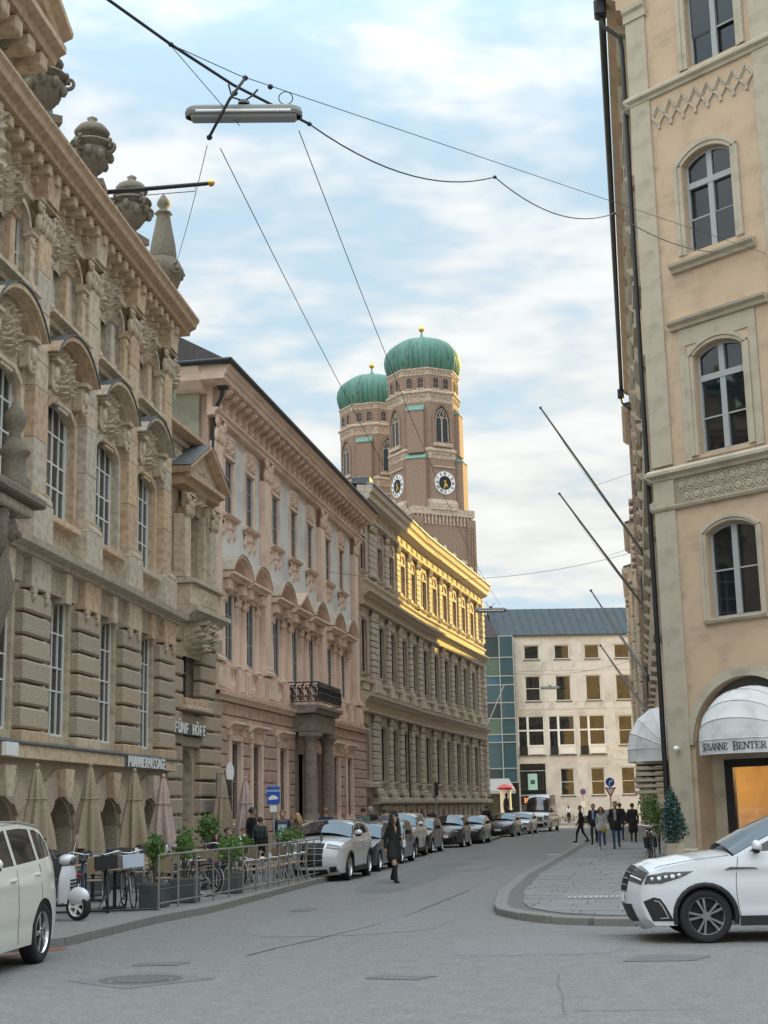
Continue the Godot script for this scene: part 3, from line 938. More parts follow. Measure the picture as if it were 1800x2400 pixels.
	for q in prof:
		var row := PackedVector3Array()
		for j in 321:
			var a := TAU * j / 320
			var rib := 0.2 if j % 8 == 0 else 0.0
			# eight flat gores that meet in soft hips over the corners of the tower
			var g := fposmod(a - v0, PI / 4) - PI / 8
			var rr: float = q.x * lerpf(1.0, cos(PI / 8) / cos(g) * 1.045, 0.85) + rib * minf(1.0, q.x / 4.0)
			row.append(Vector3(sin(a) * rr, q.y, cos(a) * rr))
		rows.append(row)
	dm.grid(rows, false, true)
	part(t, "dome", dm, M.patina)
	var sp := MB.new(); sp.lathe([Vector2(0.46, 97.5), Vector2(0.22, 98.1), Vector2(0.14, 98.9)], 10); part(t, "spire", sp, M.copper)
	var ba := MB.new(); ba.ball(Vector3(0, 99.3, 0), Vector3(0.62, 0.6, 0.62), 16, 12); ba.tube([Vector3(0, 99.8, 0), Vector3(0, 100.2, 0)], 0.09, 6)
	part(t, "ball", ba, M.gold)

func pointed(h: float, y0: float, ys: float, yt: float) -> PackedVector2Array:
	var p := PackedVector2Array([Vector2(-h, y0), Vector2(h, y0), Vector2(h, ys)])
	for i in range(1, 7):
		var t := i / 7.0
		p.append(Vector2(h * (1 - t * t * 0.55 - t * 0.45), lerpf(ys, yt, 1 - (1 - t) * (1 - t) * 0.55 - (1 - t) * 0.45)))
	p.append(Vector2(0, yt))
	for i in range(6, 0, -1):
		var t := i / 7.0
		p.append(Vector2(-h * (1 - t * t * 0.55 - t * 0.45), lerpf(ys, yt, 1 - (1 - t) * (1 - t) * 0.55 - (1 - t) * 0.45)))
	p.append(Vector2(-h, ys))
	return p

# bars of width w along a closed outline
func frame_along(mb: MB, p: PackedVector2Array, z0: float, z1: float, w: float) -> void:
	for i in p.size():
		var a := p[i]; var b := p[(i + 1) % p.size()]
		var d := (b - a).normalized(); var s := Vector2(-d.y, d.x) * w / 2
		var e := d * w * 0.3
		mb.ext(PackedVector2Array([a - e - s, b + e - s, b + e + s, a - e + s]), z0, z1)

func church() -> void:
	# weathered copper: bright and dark runs follow the seams down the dome
	var img := Image.create(512, 128, false, Image.FORMAT_RGB8)
	var n := FastNoiseLite.new(); n.seed = 5; n.frequency = 0.05; n.fractal_octaves = 4
	for x in 512:
		for y in 128:
			var s := n.get_noise_2d(x * 1.6, y * 0.12) * 0.9 + n.get_noise_2d(x * 6.0 + 300, y * 0.5) * 0.5
			var d := n.get_noise_2d(x * 0.7 + 900, y * 0.9) * 0.8
			var c := Color(0.05, 0.165, 0.125).lerp(Color(0.125, 0.275, 0.21), clampf(0.5 + s * 1.3, 0, 1))
			c = c.lerp(Color(0.045, 0.085, 0.08), smoothstep(0.12, 0.4, s * 0.7 + d * 0.2 - 0.02))
			img.set_pixel(x, 127 - y, c.linear_to_srgb())
	var m := StandardMaterial3D.new()
	m.albedo_texture = ImageTexture.create_from_image(img)
	m.roughness = 0.6
	M.patina = m
	church_tower("brick church tower with green onion dome in full view, two clock faces showing", Vector3(8.5, 0, -281), 0.985)
	church_tower("brick church tower with green dome, partly hidden behind the other tower", Vector3(-2.0, 0, -306), 0.988)

# ---------------------------------------------------------------- the buildings across the square
func end_buildings() -> void:
	var b := thing("office_building", "pale limestone office building with square windows and dark metal roof", "building")
	facade(b, 0, -148, 87.5)
	b.scale = Vector3.ONE * 1.008
	var op := []; var wins := []
	var cx := [14.82, 17.95, 21.05, 24.15, 27.25, 30.35]
	for i in 6:
		var c: float = cx[i]
		wins.append([c - 0.8, 16.5, 1.6, 1.5, 1, []])
		wins.append([c - 0.8, 12.25, 1.6, 2.6, 1, [0.5]] if i == 0 else [c - 0.8, 12.25, 1.6, 2.6, 1, []])
		if i < 3: wins.append([c - 1.7 + 0.0, 6.85, 2.7, 3.9, 0, []])
		else: wins.append([c - 0.75, 7.7, 1.5, 3.0, 1, [0.5]])
		if i > 0: wins.append([c - 0.72, 2.75, 1.45, 2.75, 1, [0.5]])
	wins.append([13.15, 0.4, 2.6, 5.6, 9, []])
	for w in wins: op.append(Rect2(w[0], w[1], w[2], w[3]))
	var wl := MB.new(); wall(wl, 13.0, 34, 0, 18.9, op, 0.3)
	wl.quad(Vector3(13.0, 0, -12), Vector3(13.0, 0, 0), Vector3(13.0, 18.9, 0), Vector3(13.0, 18.9, -12))
	part(b, "wall", wl, M.limestone)
	var inn := MB.new(); inn.box(Vector3(13.1, 0, -12), Vector3(34, 18.8, -0.45)); part(b, "interior", inn, M.room)
	for w in wins:
		if w[4] == 9: continue
		if w[4] == 0:
			# wide window: white frames, a dark lower panel beside a white one
			var f := MB.new()
			f.box(Vector3(0, 0, 0), Vector3(0.1, 3.9, 0.14)); f.box(Vector3(2.6, 0, 0), Vector3(2.7, 3.9, 0.14)); f.box(Vector3(0.9, 0, 0), Vector3(1.12, 3.9, 0.16))
			f.box(Vector3(0.1, 3.82, 0), Vector3(2.6, 3.9, 0.13)); f.box(Vector3(0.1, 2.38, 0), Vector3(2.6, 2.54, 0.13)); f.box(Vector3(1.12, 0.85, 0.0), Vector3(2.6, 1.0, 0.15))
			var wn := part(b, "window", f, M.sign_white, at_xf(Vector3(w[0], w[1], -0.2)))
			var lp := MB.new(); lp.box(Vector3(1.13, 0.06, 0.02), Vector3(2.59, 0.85, 0.1)); part(wn, "lower_panel", lp, M.sign_white)
			var dp := MB.new(); dp.box(Vector3(0.1, 0.06, 0.02), Vector3(0.9, 0.85, 0.3)); part(wn, "dark_panel", dp, M.black)
			for r in [[0.1, 0.86, 0.9, 2.38], [0.1, 2.54, 0.9, 3.82], [1.12, 1.0, 2.6, 2.38], [1.12, 2.54, 2.6, 3.82]]:
				var g := MB.new(); g.box(Vector3(r[0], r[1], 0.03), Vector3(r[2], r[3], 0.05)); part(wn, "pane", g, M.glass, Transform3D(Basis(Vector3.UP, rng.randf_range(-0.02, 0.02)), Vector3.ZERO))
			var sl := MB.new(); sl.box(Vector3(-0.05, -0.1, -0.1), Vector3(2.75, 0.0, 0.34)); part(wn, "sill", sl, M.lead)
		else:
			var wn := make_window(b, w[0], w[1], -0.2, w[2], w[3], 1, w[5], M.frame_white, M.glass, 0.11)
			var sl := MB.new(); sl.box(Vector3(-0.06, -0.1, 0.0), Vector3(w[2] + 0.06, 0.0, 0.3)); part(wn, "sill", sl, M.lead)
	# shop front with its lit sign board and a pale poster
	var sf := MB.new(); sf.box(Vector3(13.16, 2.95, -0.28), Vector3(15.74, 5.95, -0.2)); var shop := part(b, "shop_window", sf, M.glass)
	var sfr := MB.new()
	for q in [[13.16, 2.8, 15.74, 2.95], [13.16, 5.25, 15.74, 5.33]]: sfr.box(Vector3(q[0], q[1], -0.24), Vector3(q[2], q[3], -0.1))
	part(shop, "frame", sfr, M.frame_grey)
	var ps := MB.new(); ps.box(Vector3(13.95, 3.4, -0.19), Vector3(14.9, 5.0, -0.17)); part(shop, "poster", ps, mat("mint", Color(0.42, 0.68, 0.62), 0.6))
	var ps2 := MB.new(); ps2.box(Vector3(14.2, 3.98, -0.165), Vector3(14.65, 4.38, -0.16)); part(shop, "poster_print", ps2, mat("poster_green", Color(0.03, 0.10, 0.08), 0.6))
	var sg := MB.new(); sg.box(Vector3(13.2, 2.0, -0.1), Vector3(15.72, 2.75, 0.12)); var sgn := part(b, "sign_board", sg, M.black)
	text_part(sgn, "lettering", "Hugo's", Vector3(14.5, 2.36, 0.13), 0.62, M.sign_glow, 0.02, "Droid Serif")
	# stone panels with open joints
	var rows := [[0.7, 2.6], [2.66, 6.2], [6.22, 7.2], [7.22, 11.4], [11.42, 12.1], [12.12, 15.3], [15.32, 16.2], [16.22, 18.6]]
	for r in rows:
		var xs := [13.02]
		for c in cx:
			xs.append(c - 1.02); xs.append(c + 1.02)
		xs.append(33.0)
		for i in xs.size() - 1:
			var rect := Rect2(xs[i] + 0.02, r[0], xs[i + 1] - xs[i] - 0.04, r[1] - r[0])
			if rect.size.x < 0.15 or xs[i] > 27: continue
			var hit := false
			for q in op:
				if rect.intersects(q): hit = true
			if hit: continue
			var p := MB.new(); p.cbox(Vector3(rect.position.x, rect.position.y, -0.02), Vector3(rect.end.x, rect.end.y, 0.035), 0.012)
			part(b, "stone_panel", p, M[["limestone", "limestone2", "limestone3"][rng.randi_range(0, 2)]])
	var cp := MB.new()
	cp.mould([Vector2(0, 18.85), Vector2(0.2, 18.85), Vector2(0.2, 19.0), Vector2(0, 19.0)], 13.0, 34.0)
	part(b, "coping", cp, M.lead)
	var rf := MB.new()
	rf.quad(Vector3(11.0, 19.02, 0.25), Vector3(34, 19.02, 0.25), Vector3(34, 22.4, -5), Vector3(11.0, 22.4, -5))
	rf.quad(Vector3(11.0, 19.02, 0.25), Vector3(11.0, 22.4, -5), Vector3(11.0, 19.02, -10), Vector3(11.0, 19.02, -4))
	rf.quad(Vector3(34, 22.4, -5), Vector3(34, 19.02, -10), Vector3(11, 19.02, -10), Vector3(11, 22.4, -5))
	var roof := part(b, "roof", rf, M.slate_blue)
	for k in 26:
		var s := MB.new()
		var x := 11.6 + k * 0.86
		s.quad(Vector3(x - 0.04, 19.03, 0.31), Vector3(x + 0.04, 19.03, 0.31), Vector3(x + 0.04, 22.43, -4.95), Vector3(x - 0.04, 22.43, -4.95))
		s.quad(Vector3(x - 0.04, 19.0, 0.24), Vector3(x - 0.04, 19.03, 0.31), Vector3(x - 0.04, 22.43, -4.95), Vector3(x - 0.04, 22.38, -5.0))
		s.quad(Vector3(x + 0.04, 19.03, 0.31), Vector3(x + 0.04, 19.0, 0.24), Vector3(x + 0.04, 22.38, -5.0), Vector3(x + 0.04, 22.43, -4.95))
		part(roof, "roof_seam", s, M.slate_blue)
	# glazed corner building
	var g := thing("glass_building", "narrow glazed building with grid of blue-green panes under a dark roof", "building")
	facade(g, 0, -148, 93)
	var gb := MB.new(); gb.box(Vector3(4, 0, -12), Vector3(12.6, 19.0, -0.6)); part(g, "core", gb, M.room)
	var gms := [mat("tint_blue", Color(0.05, 0.13, 0.19), 0.06), mat("tint_teal", Color(0.05, 0.10, 0.12), 0.06), mat("tint_dark", Color(0.03, 0.05, 0.055), 0.06), mat("tint_green", Color(0.10, 0.16, 0.12), 0.12)]
	var gy := [4.2, 5.6, 8.2, 9.0, 10.6, 12.2, 14.0, 14.9, 16.8, 19.0]
	var gx := [4.6, 7.2, 9.9, 11.5, 12.92]
	for i in gx.size() - 1:
		for j in gy.size() - 1:
			var p := MB.new(); p.box(Vector3(gx[i] + 0.04, gy[j] + 0.04, -0.05), Vector3(gx[i + 1] - 0.04, gy[j + 1] - 0.04, 0.0))
			part(g, "pane", p, gms[(i * 3 + j * 5 + i * j) % 4], Transform3D(Basis(Vector3.UP, rng.randf_range(-0.004, 0.004)), Vector3.ZERO))
	for x in gx:
		var p := MB.new(); p.box(Vector3(x - 0.05, 4.2, -0.04), Vector3(x + 0.05, 19.0, 0.08)); part(g, "mullion", p, M.frame_grey)
	for y in gy:
		var p := MB.new(); p.box(Vector3(4.6, y - 0.05, -0.04), Vector3(12.92, y + 0.05, 0.06)); part(g, "transom", p, M.frame_grey)
	var cl := MB.new(); cl.box(Vector3(4, 0, -0.5), Vector3(12.9, 4.15, -0.3)); part(g, "shop_front", cl, M.glass_soft)
	var br := MB.new(); br.tube([Vector3(9.4, 8.6, 0.02), Vector3(11.9, 14.0, 0.02)], 0.06, 6); part(g, "brace", br, M.frame_grey)
	var dr := MB.new()
	dr.quad(Vector3(4, 19.06, 0.2), Vector3(11.4, 19.06, 0.2), Vector3(9.6, 23.2, -3.5), Vector3(4, 23.2, -3.5))
	dr.quad(Vector3(11.4, 19.06, 0.2), Vector3(11.4, 19.06, -8), Vector3(9.6, 23.2, -8), Vector3(9.6, 23.2, -3.5))
	part(g, "roof", dr, M.roof_tile)
	var aw := thing("awning", "grey fabric shop awning below the glazed building", "awning")
	facade(aw, 0, -148, 93)
	var am := MB.new()
	am.quad(Vector3(9.3, 3.4, 0.25 + 1.2), Vector3(12.6, 3.4, 0.25 + 1.2), Vector3(12.0, 4.6, 0.1), Vector3(9.3, 4.6, 0.1)); am.quad(Vector3(9.3, 3.1, 1.46), Vector3(12.6, 3.1, 1.46), Vector3(12.6, 3.4, 1.45), Vector3(9.3, 3.4, 1.45))
	part(aw, "canvas", am, mat("canvas_grey", Color(0.42, 0.42, 0.41), 0.9, T.cloth, 0.4))
	for q in [9.4, 12.5]:
		var ar := MB.new(); ar.tube([Vector3(q, 3.35, 1.42), Vector3(q, 3.2, 0.0)], 0.025, 6); part(aw, "arm", ar, M.steel)

func text_part(parent: Node, called: String, words: String, at: Vector3, size: float, mt: Material, depth := 0.02, font := "Droid Sans", squeeze := 1.0, weight := 700) -> MeshInstance3D:
	var f := SystemFont.new()
	f.font_names = PackedStringArray([font]); f.font_weight = weight
	var t := TextMesh.new()
	t.text = words; t.font = f; t.font_size = 64; t.pixel_size = size / 64.0; t.depth = depth
	t.curve_step = 2.0
	return part(parent, called, t, mt, Transform3D(Basis.from_scale(Vector3(squeeze, 1, 1)), at))
# ---------------------------------------------------------------- ornate sandstone bank
func sand() -> Material: return M["sand%d" % rng.randi_range(0, 4)]
func rustic() -> Material: return M["rustic%d" % rng.randi_range(0, 3)]

func block(parent: Node, called: String, lo: Vector3, hi: Vector3, c: float, m: Material) -> MeshInstance3D:
	var mb := MB.new()
	var mid := (lo + hi) / 2
	mb.cbox(lo - mid, hi - mid, c)
	return part(parent, called, mb, m, at_xf(mid))

func urn_mesh() -> ArrayMesh:
	if cache.has("urn"): return cache.urn
	var mb := MB.new()
	mb.box(Vector3(-0.32, 0, -0.32), Vector3(0.32, 0.16, 0.32))
	mb.lathe([Vector2(0.26, 0.16), Vector2(0.14, 0.26), Vector2(0.13, 0.36), Vector2(0.24, 0.46), Vector2(0.36, 0.64), Vector2(0.43, 0.9), Vector2(0.36, 0.98), Vector2(0.5, 1.04), Vector2(0.48, 1.1), Vector2(0.2, 1.14), Vector2(0.22, 1.24), Vector2(0.36, 1.3), Vector2(0.4, 1.38), Vector2(0.3, 1.52), Vector2(0.16, 1.6), Vector2(0.09, 1.66), Vector2(0.12, 1.72), Vector2(0.0, 1.8)], 18)
	for k in 10:
		var a := TAU * k / 10
		mb.ball(Vector3(cos(a) * 0.42, 0.8 - 0.08 * sin(k * 2.3), sin(a) * 0.42), Vector3(0.09, 0.13, 0.09), 7, 5)
	for k in 4:
		var a := TAU * k / 4 + 0.4
		mb.xf = Transform3D(Basis(Vector3.UP, -a), Vector3.ZERO)
		volute(mb, Vector3(0.5, 0.95, 0), 0.19, 0.05, 1.4)
	mb.xf = Transform3D.IDENTITY
	cache.urn = mb.mesh()
	return cache.urn

func capital(parent: Node, x: float, y: float, z: float, w: float, h: float, m: Material, called := "capital") -> void:
	var key := "cap%.2f_%.2f" % [w, h]
	if not cache.has(key):
		var mb := MB.new()
		for s in [-1.0, 1.0]: volute(mb, Vector3(s * w * 0.36, h * 0.76, 0.08), h * 0.2, h * 0.07, 1.5, -s)
		mb.box(Vector3(-w / 2, h * 0.92, -0.05), Vector3(w / 2, h, 0.16))
		for k in 5: mb.ball(Vector3((k - 2) * w * 0.19, h * 0.3 + 0.05 * (k % 2), 0.03), Vector3(w * 0.1, h * 0.28, 0.1), 7, 6)
		for k in 4: mb.ball(Vector3((k - 1.5) * w * 0.2, h * 0.56, 0.05), Vector3(w * 0.09, h * 0.2, 0.11), 7, 6)
		cache[key] = mb.mesh()
	part(parent, called, cache[key], m, at_xf(Vector3(x, y, z)))

func bank_building() -> void:
	var b := thing("bank_building", "ornate brownish sandstone building with pilasters, hooded windows and rooftop urns", "building")
	facade(b, -9.385, -24.0, 6.38)
	var pc := [1.1, 4.87, 8.67, 12.47, 16.25, 20.03]      # pilaster axes
	var bays := []
	for i in pc.size() - 1: bays.append((pc[i] + pc[i + 1]) / 2)
	var X0 := -8.0; var X1 := 20.75
	var op := []
	for c in bays:
		op.append(Rect2(c - 1.0, 8.95, 2.0, 2.95))
		for s in [-0.66, 0.66]: op.append(Rect2(c + s - 0.5, 13.95, 1.0, 2.0))
		op.append(Rect2(c - 0.86, 3.75, 1.72, 3.3))
		op.append(Rect2(c - 0.95, 0.2, 1.9, 2.1))
	var w1 := MB.new()
	var up := []; var lo := []
	for r in op:
		if r.position.y > 8: up.append(r)
		elif r.position.y > 3: lo.append(r)
	wall(w1, X0, X1, 8.0, 17.2, up, 0.26, 0.18)
	w1.quad(Vector3(X1, 8, 0.18), Vector3(X1, 8, -14), Vector3(X1, 18, -14), Vector3(X1, 18, 0.18))
	for c in bays:
		for s in [-0.66, 0.66]: arch_fill(w1, c + s - 0.5, c + s + 0.5, 15.45, 15.95, 0.18, 0.26)
		arch_fill(w1, c - 1.0, c + 1.0, 11.55, 11.9, 0.18, 0.26)
	wall(w1, X0, X1, 3.4, 8.0, lo, 0.2, 0.26)
	part(b, "wall", w1, M.sandwall)
	var gl := []
	for r in op:
		if r.position.y < 3: gl.append(r)
	var w0 := MB.new()
	wall(w0, X0, 20.4, 0.0, 3.2, gl, 0.9, 0.4)
	for c in bays: arch_fill(w0, c - 0.95, c + 0.95, 1.6, 2.3, 0.4, 0.9)
	part(b, "base_wall", w0, M.rustic1)
	var core := MB.new(); core.box(Vector3(X0, 0, -14), Vector3(X1 - 0.05, 17.6, -0.75)); part(b, "interior", core, M.room)
	var dr := MB.new(); dr.box(Vector3(X0, 17.6, -14), Vector3(X1 - 0.05, 18.0, -0.1)); part(b, "roof_deck", dr, M.lead)
	# windows
	for c in bays:
		make_window(b, c - 1.0, 8.95, -0.02, 2.0, 2.95, 4, [0.3, 0.5, 0.75], M.frame_white, M.glass, 0.08)
		for s in [-0.66, 0.66]: make_window(b, c + s - 0.5, 13.95, -0.02, 1.0, 2.0, 2, [0.45], M.frame_white, M.glass, 0.07)
		make_window(b, c - 0.86, 3.75, 0.1, 1.72, 3.3, 4, [0.33, 0.5, 0.75], M.frame_white, M.glass, 0.07)
		var cw := make_window(b, c - 0.95, 0.2, -0.4, 1.9, 2.1, 2, [0.55], M.iron, M.glass_soft, 0.08)
		cw.name = "cellar_window"
		# sill
		block(b, "sill", Vector3(c - 1.15, 8.78, 0.1), Vector3(c + 1.15, 8.94, 0.44), 0.02, sand())
		# moulded surround
		var sr := MB.new()
		for s in [-1.0, 1.0]:
			sr.box(Vector3(c + s * 1.08 - 0.09, 8.95, 0.15), Vector3(c + s * 1.08 + 0.09, 11.6, 0.27))
		arch_band(sr, c - 1.0, c + 1.0, 11.58, 11.92, 0.15, 0.27, 0.17)
		part(b, "window_surround", sr, sand())
		# scrolled brackets carrying a segmental hood with a lead top
		for s in [-1.0, 1.0]:
			var br := MB.new()
			br.cbox(Vector3(-0.16, 0.0, 0), Vector3(0.16, 0.62, 0.3), 0.03)
			volute(br, Vector3(0, 0.0, 0.28), 0.16, 0.06, 1.3)
			br.ball(Vector3(0, 0.3, 0.32), Vector3(0.14, 0.22, 0.1), 8, 6)
			br.box(Vector3(-0.22, 0.62, 0), Vector3(0.22, 0.72, 0.42))
			part(b, "hood_bracket", br, M.carving, at_xf(Vector3(c + s * 1.12, 12.02, 0.17)))
		var hd := MB.new()
		for q in [[0.0, 0.16, 0.42], [0.12, 0.14, 0.56], [0.24, 0.12, 0.70]]:
			arch_band(hd, c - 1.28 - q[0], c + 1.28 + q[0], 12.72, 13.36 + q[0] * 0.35, 0.17, q[2], q[1])
		part(b, "window_hood", hd, sand())
		var ht := MB.new()
		arch_band(ht, c - 1.56, c + 1.56, 12.74, 13.58, 0.17, 0.74, 0.03)
		part(b, "hood_cover", ht, M.lead)
		part(b, "cartouche", relief("cart", 1.7, 1.5, 0.36, "cartouche", 21, 58), M.carving, at_xf(Vector3(c, 11.85, 0.19)))
		var kb := MB.new()
		kb.cbox(Vector3(c - 0.5, 11.78, 0.2), Vector3(c + 0.5, 11.9, 0.34), 0.02); kb.cbox(Vector3(c - 0.35, 11.68, 0.2), Vector3(c + 0.35, 11.78, 0.32), 0.02)
		part(b, "keystone_panel", kb, sand())
		# sill course of the upper storey, and the panel below it
		var sc := MB.new()
		sc.mould([Vector2(0, 13.62), Vector2(0.14, 13.66), Vector2(0.16, 13.78), Vector2(0.36, 13.84), Vector2(0.36, 13.93), Vector2(0, 13.96)], c - 1.47, c + 1.47, 0.17)
		part(b, "sill_course", sc, M.sand1)
		# paired arched lights: colonnette, imposts, archivolts
		for s in [-0.66, 0.66]:
			var av := MB.new()
			arch_band(av, c + s - 0.5, c + s + 0.5, 15.45, 15.95, 0.16, 0.30, 0.13); arch_band(av, c + s - 0.63, c + s + 0.63, 15.45, 16.08, 0.16, 0.25, 0.08)
			part(b, "archivolt", av, sand())
		for s in [-1.27, 0.0, 1.27]:
			var cm := MB.new()
			cm.cbox(Vector3(-0.13, 0, 0), Vector3(0.13, 1.35, 0.2), 0.03); cm.mould([Vector2(0, 1.3), Vector2(0.26, 1.36), Vector2(0.26, 1.44), Vector2(0.34, 1.5), Vector2(0, 1.52)], -0.2, 0.2)
			cm.cbox(Vector3(-0.18, 0, 0), Vector3(0.18, 0.18, 0.26), 0.02)
			if s != 0.0: volute(cm, Vector3(0, 1.16, 0.2), 0.11, 0.045, 1.2)
			part(b, "mullion_pier", cm, sand(), at_xf(Vector3(c + s, 13.96, 0.16)))
		part(b, "fruit_drop", relief("fruit", 0.62, 1.5, 0.4, "plain", 5, 56), M.carving, at_xf(Vector3(c, 15.2, 0.2)))
		# lintel of the tall lower window: voussoirs with a keystone
		for k in 5:
			var xx = c - 0.95 + k * 0.38
			var q := MB.new()
			var t0 := (k - 2.5) * 0.05; var t1 := (k - 1.5) * 0.05
			var key := k == 2
			q.ext(PackedVector2Array([Vector2(xx - t0 * 0 + 0.008, 7.02 - (0.12 if key else 0.0)), Vector2(xx + 0.372, 7.02 - (0.12 if key else 0.0)), Vector2(xx + 0.372 + t1, 7.62), Vector2(xx + 0.008 + t0, 7.62)]), 0.08, 0.56 if key else 0.44)
			part(b, "voussoir", q, sand() if key else rustic())
		# shaped stones round the cellar arch
		for k in 7:
			var a := PI - PI * (k + 0.5) / 7
			var q := MB.new()
			var wdt := 0.21
			var pa := Vector2(cos(a + wdt) * 0.97, sin(a + wdt) * 0.72); var pb := Vector2(cos(a - wdt) * 0.97, sin(a - wdt) * 0.72)
			var oa := Vector2(cos(a + wdt) * 1.62, sin(a + wdt) * 1.38); var ob := Vector2(cos(a - wdt) * 1.62, sin(a - wdt) * 1.38)
			oa.y = minf(oa.y, 1.36); ob.y = minf(ob.y, 1.36)
			q.ext(PackedVector2Array([pa, oa, ob, pb]), 0.0, 0.3 if k == 3 else 0.1 + 0.06 * (k % 2))
			part(b, "arch_stone", q, sand() if k == 3 else rustic(), at_xf(Vector3(c, 1.62, 0.38)))
	# pilasters and the piers below them
	for i in range(0, pc.size()):
		var x: float = pc[i]
		# rusticated pier in six courses
		var y := 3.78
		block(b, "pier_base", Vector3(x - 0.9, 3.5, 0.1), Vector3(x + 0.9, 3.76, 0.53), 0.02, sand())
		for k in 6:
			var h := 0.52
			block(b, "rusticated_stone", Vector3(x - 0.86 + rng.randf_range(-0.01, 0.01), y + 0.03, 0.05), Vector3(x + 0.86, y + h - 0.03, 0.5 + rng.randf_range(-0.01, 0.015)), 0.045, rustic())
			y += h
		block(b, "smooth_stone", Vector3(x - 0.62, 6.95, 0.1), Vector3(x + 0.62, 7.66, 0.56), 0.02, sand())
		for s in [-0.42, 0.42]:
			var gt := MB.new()
			gt.cbox(Vector3(-0.12, 0.0, 0), Vector3(0.12, 0.14, 0.12), 0.02); gt.ball(Vector3(0, -0.06, 0.06), Vector3(0.09, 0.11, 0.08), 8, 6)
			part(b, "gutta", gt, M.carving, at_xf(Vector3(x + s, 6.82, 0.46)))
		# pedestal and base
		block(b, "pedestal", Vector3(x - 0.62, 8.02, 0.1), Vector3(x + 0.62, 9.0, 0.58), 0.03, M.sand2)
		var bs := MB.new()
		bs.mould([Vector2(0, 0), Vector2(0.14, 0.0), Vector2(0.14, 0.1), Vector2(0.08, 0.16), Vector2(0.1, 0.24), Vector2(0.02, 0.3)], -0.52, 0.52, 0.44, 9.0)
		bs.box(Vector3(-0.5, 9.0, 0.1), Vector3(0.5, 9.3, 0.44))
		part(b, "pilaster_base", bs, M.sand1, at_xf(Vector3(x, 0, 0)))
		var cuts := [9.3, 10.5, 11.75, 12.4, 13.65, 14.6, 15.55]
		for k in cuts.size() - 1:
			block(b, "pilaster_block", Vector3(x - 0.42, cuts[k] + 0.004, 0.1), Vector3(x + 0.42, cuts[k + 1] - 0.004, 0.43 + rng.randf_range(-0.003, 0.003)), 0.012, sand())
		capital(b, x, 15.5, 0.38, 1.25, 0.82, M.carving)
		part(b, "carved_spray", relief("spray", 1.6, 1.15, 0.34, "cartouche", 33, 58), M.carving, at_xf(Vector3(x + 0.75, 15.2, 0.24)))
		# vase-shaped console in the frieze
		var cs := MB.new()
		cs.ext(PackedVector2Array([Vector2(-0.36, 0), Vector2(0.36, 0), Vector2(0.4, 0.2), Vector2(0.5, 0.55), Vector2(0.52, 0.86), Vector2(-0.52, 0.86), Vector2(-0.5, 0.55), Vector2(-0.4, 0.2)]), 0.1, 0.6)
		part(b, "console", cs, sand(), at_xf(Vector3(x, 16.34, 0)))
	# courses that run the whole length
	var c1 := MB.new()
	c1.mould([Vector2(0.3, 7.62), Vector2(0.5, 7.66), Vector2(0.5, 7.74), Vector2(0.74, 7.8), Vector2(0.78, 7.95), Vector2(0.0, 8.06)], X0, X1 + 0.3, 0.1)
	part(b, "string_cornice", c1, M.sand2)
	var c0 := MB.new()
	c0.mould([Vector2(0, 3.12), Vector2(0.26, 3.14), Vector2(0.26, 3.42), Vector2(0.0, 3.44)], X0, 20.4, 0.42)
	part(b, "ledge", c0, M.sand4)
	var c0b := MB.new()
	c0b.mould([Vector2(0, 3.43), Vector2(0.3, 3.43), Vector2(0.3, 3.47), Vector2(0, 3.56)], X0, 20.4, 0.42); part(b, "ledge_cover", c0b, M.lead)
	var fz := MB.new()
	fz.mould([Vector2(0, 16.2), Vector2(0.14, 16.22), Vector2(0.16, 16.34), Vector2(0.05, 16.38), Vector2(0.05, 17.1), Vector2(0, 17.2)], X0, X1, 0.18)
	part(b, "frieze", fz, M.sand1)
	var ct := MB.new()
	ct.mould([Vector2(0, 17.18), Vector2(0.7, 17.2), Vector2(0.72, 17.34), Vector2(0.9, 17.42), Vector2(0.94, 17.56), Vector2(1.02, 17.66), Vector2(1.02, 17.74), Vector2(0, 17.9)], X0, X1 + 0.45, 0.1)
	part(b, "main_cornice", ct, M.sand3)
	var mx := X0 + 0.4
	while mx < X1:
		var md := MB.new()
		md.cbox(Vector3(-0.13, 16.9, 0.15), Vector3(0.13, 17.18, 0.7), 0.03); md.cbox(Vector3(-0.1, 16.72, 0.15), Vector3(0.1, 16.9, 0.42), 0.03)
		part(b, "modillion", md, M.sand4, at_xf(Vector3(mx, 0, 0)))
		mx += 0.63
	var pa := MB.new()
	pa.mould([Vector2(0.0, 17.85), Vector2(0.16, 17.86), Vector2(0.16, 18.2), Vector2(0.26, 18.26), Vector2(0.26, 18.34), Vector2(0, 18.38)], X0, X1 + 0.1, 0.2)
	pa.box(Vector3(X0, 17.8, -0.2), Vector3(X1 + 0.1, 18.36, 0.2))
	part(b, "parapet", pa, M.sand2)
	for i in pc.size():
		var x: float = pc[i]
		block(b, "parapet_pier", Vector3(x - 0.42, 17.86, -0.25), Vector3(x + 0.42, 18.48, 0.5), 0.02, M.sand1)
		if i < 5: part(b, "urn", urn_mesh(), M.old_stone, Transform3D(Basis(Vector3.UP, i * 1.1).scaled(Vector3.ONE * 1.22), Vector3(x, 18.46, 0.25)))
	# obelisk at the end of the parapet
	var ob := MB.new()
	ob.lathe([Vector2(0.42, 0), Vector2(0.5, 0.25), Vector2(0.62, 0.5), Vector2(0.5, 0.8), Vector2(0.44, 0.95)], 8)
	for k in 6:
		ob.xf = Transform3D(Basis(Vector3.UP, TAU * k / 6), Vector3.ZERO); volute(ob, Vector3(0.1, 0.5, 0.5), 0.2, 0.07, 1.2)
	ob.xf = Transform3D.IDENTITY
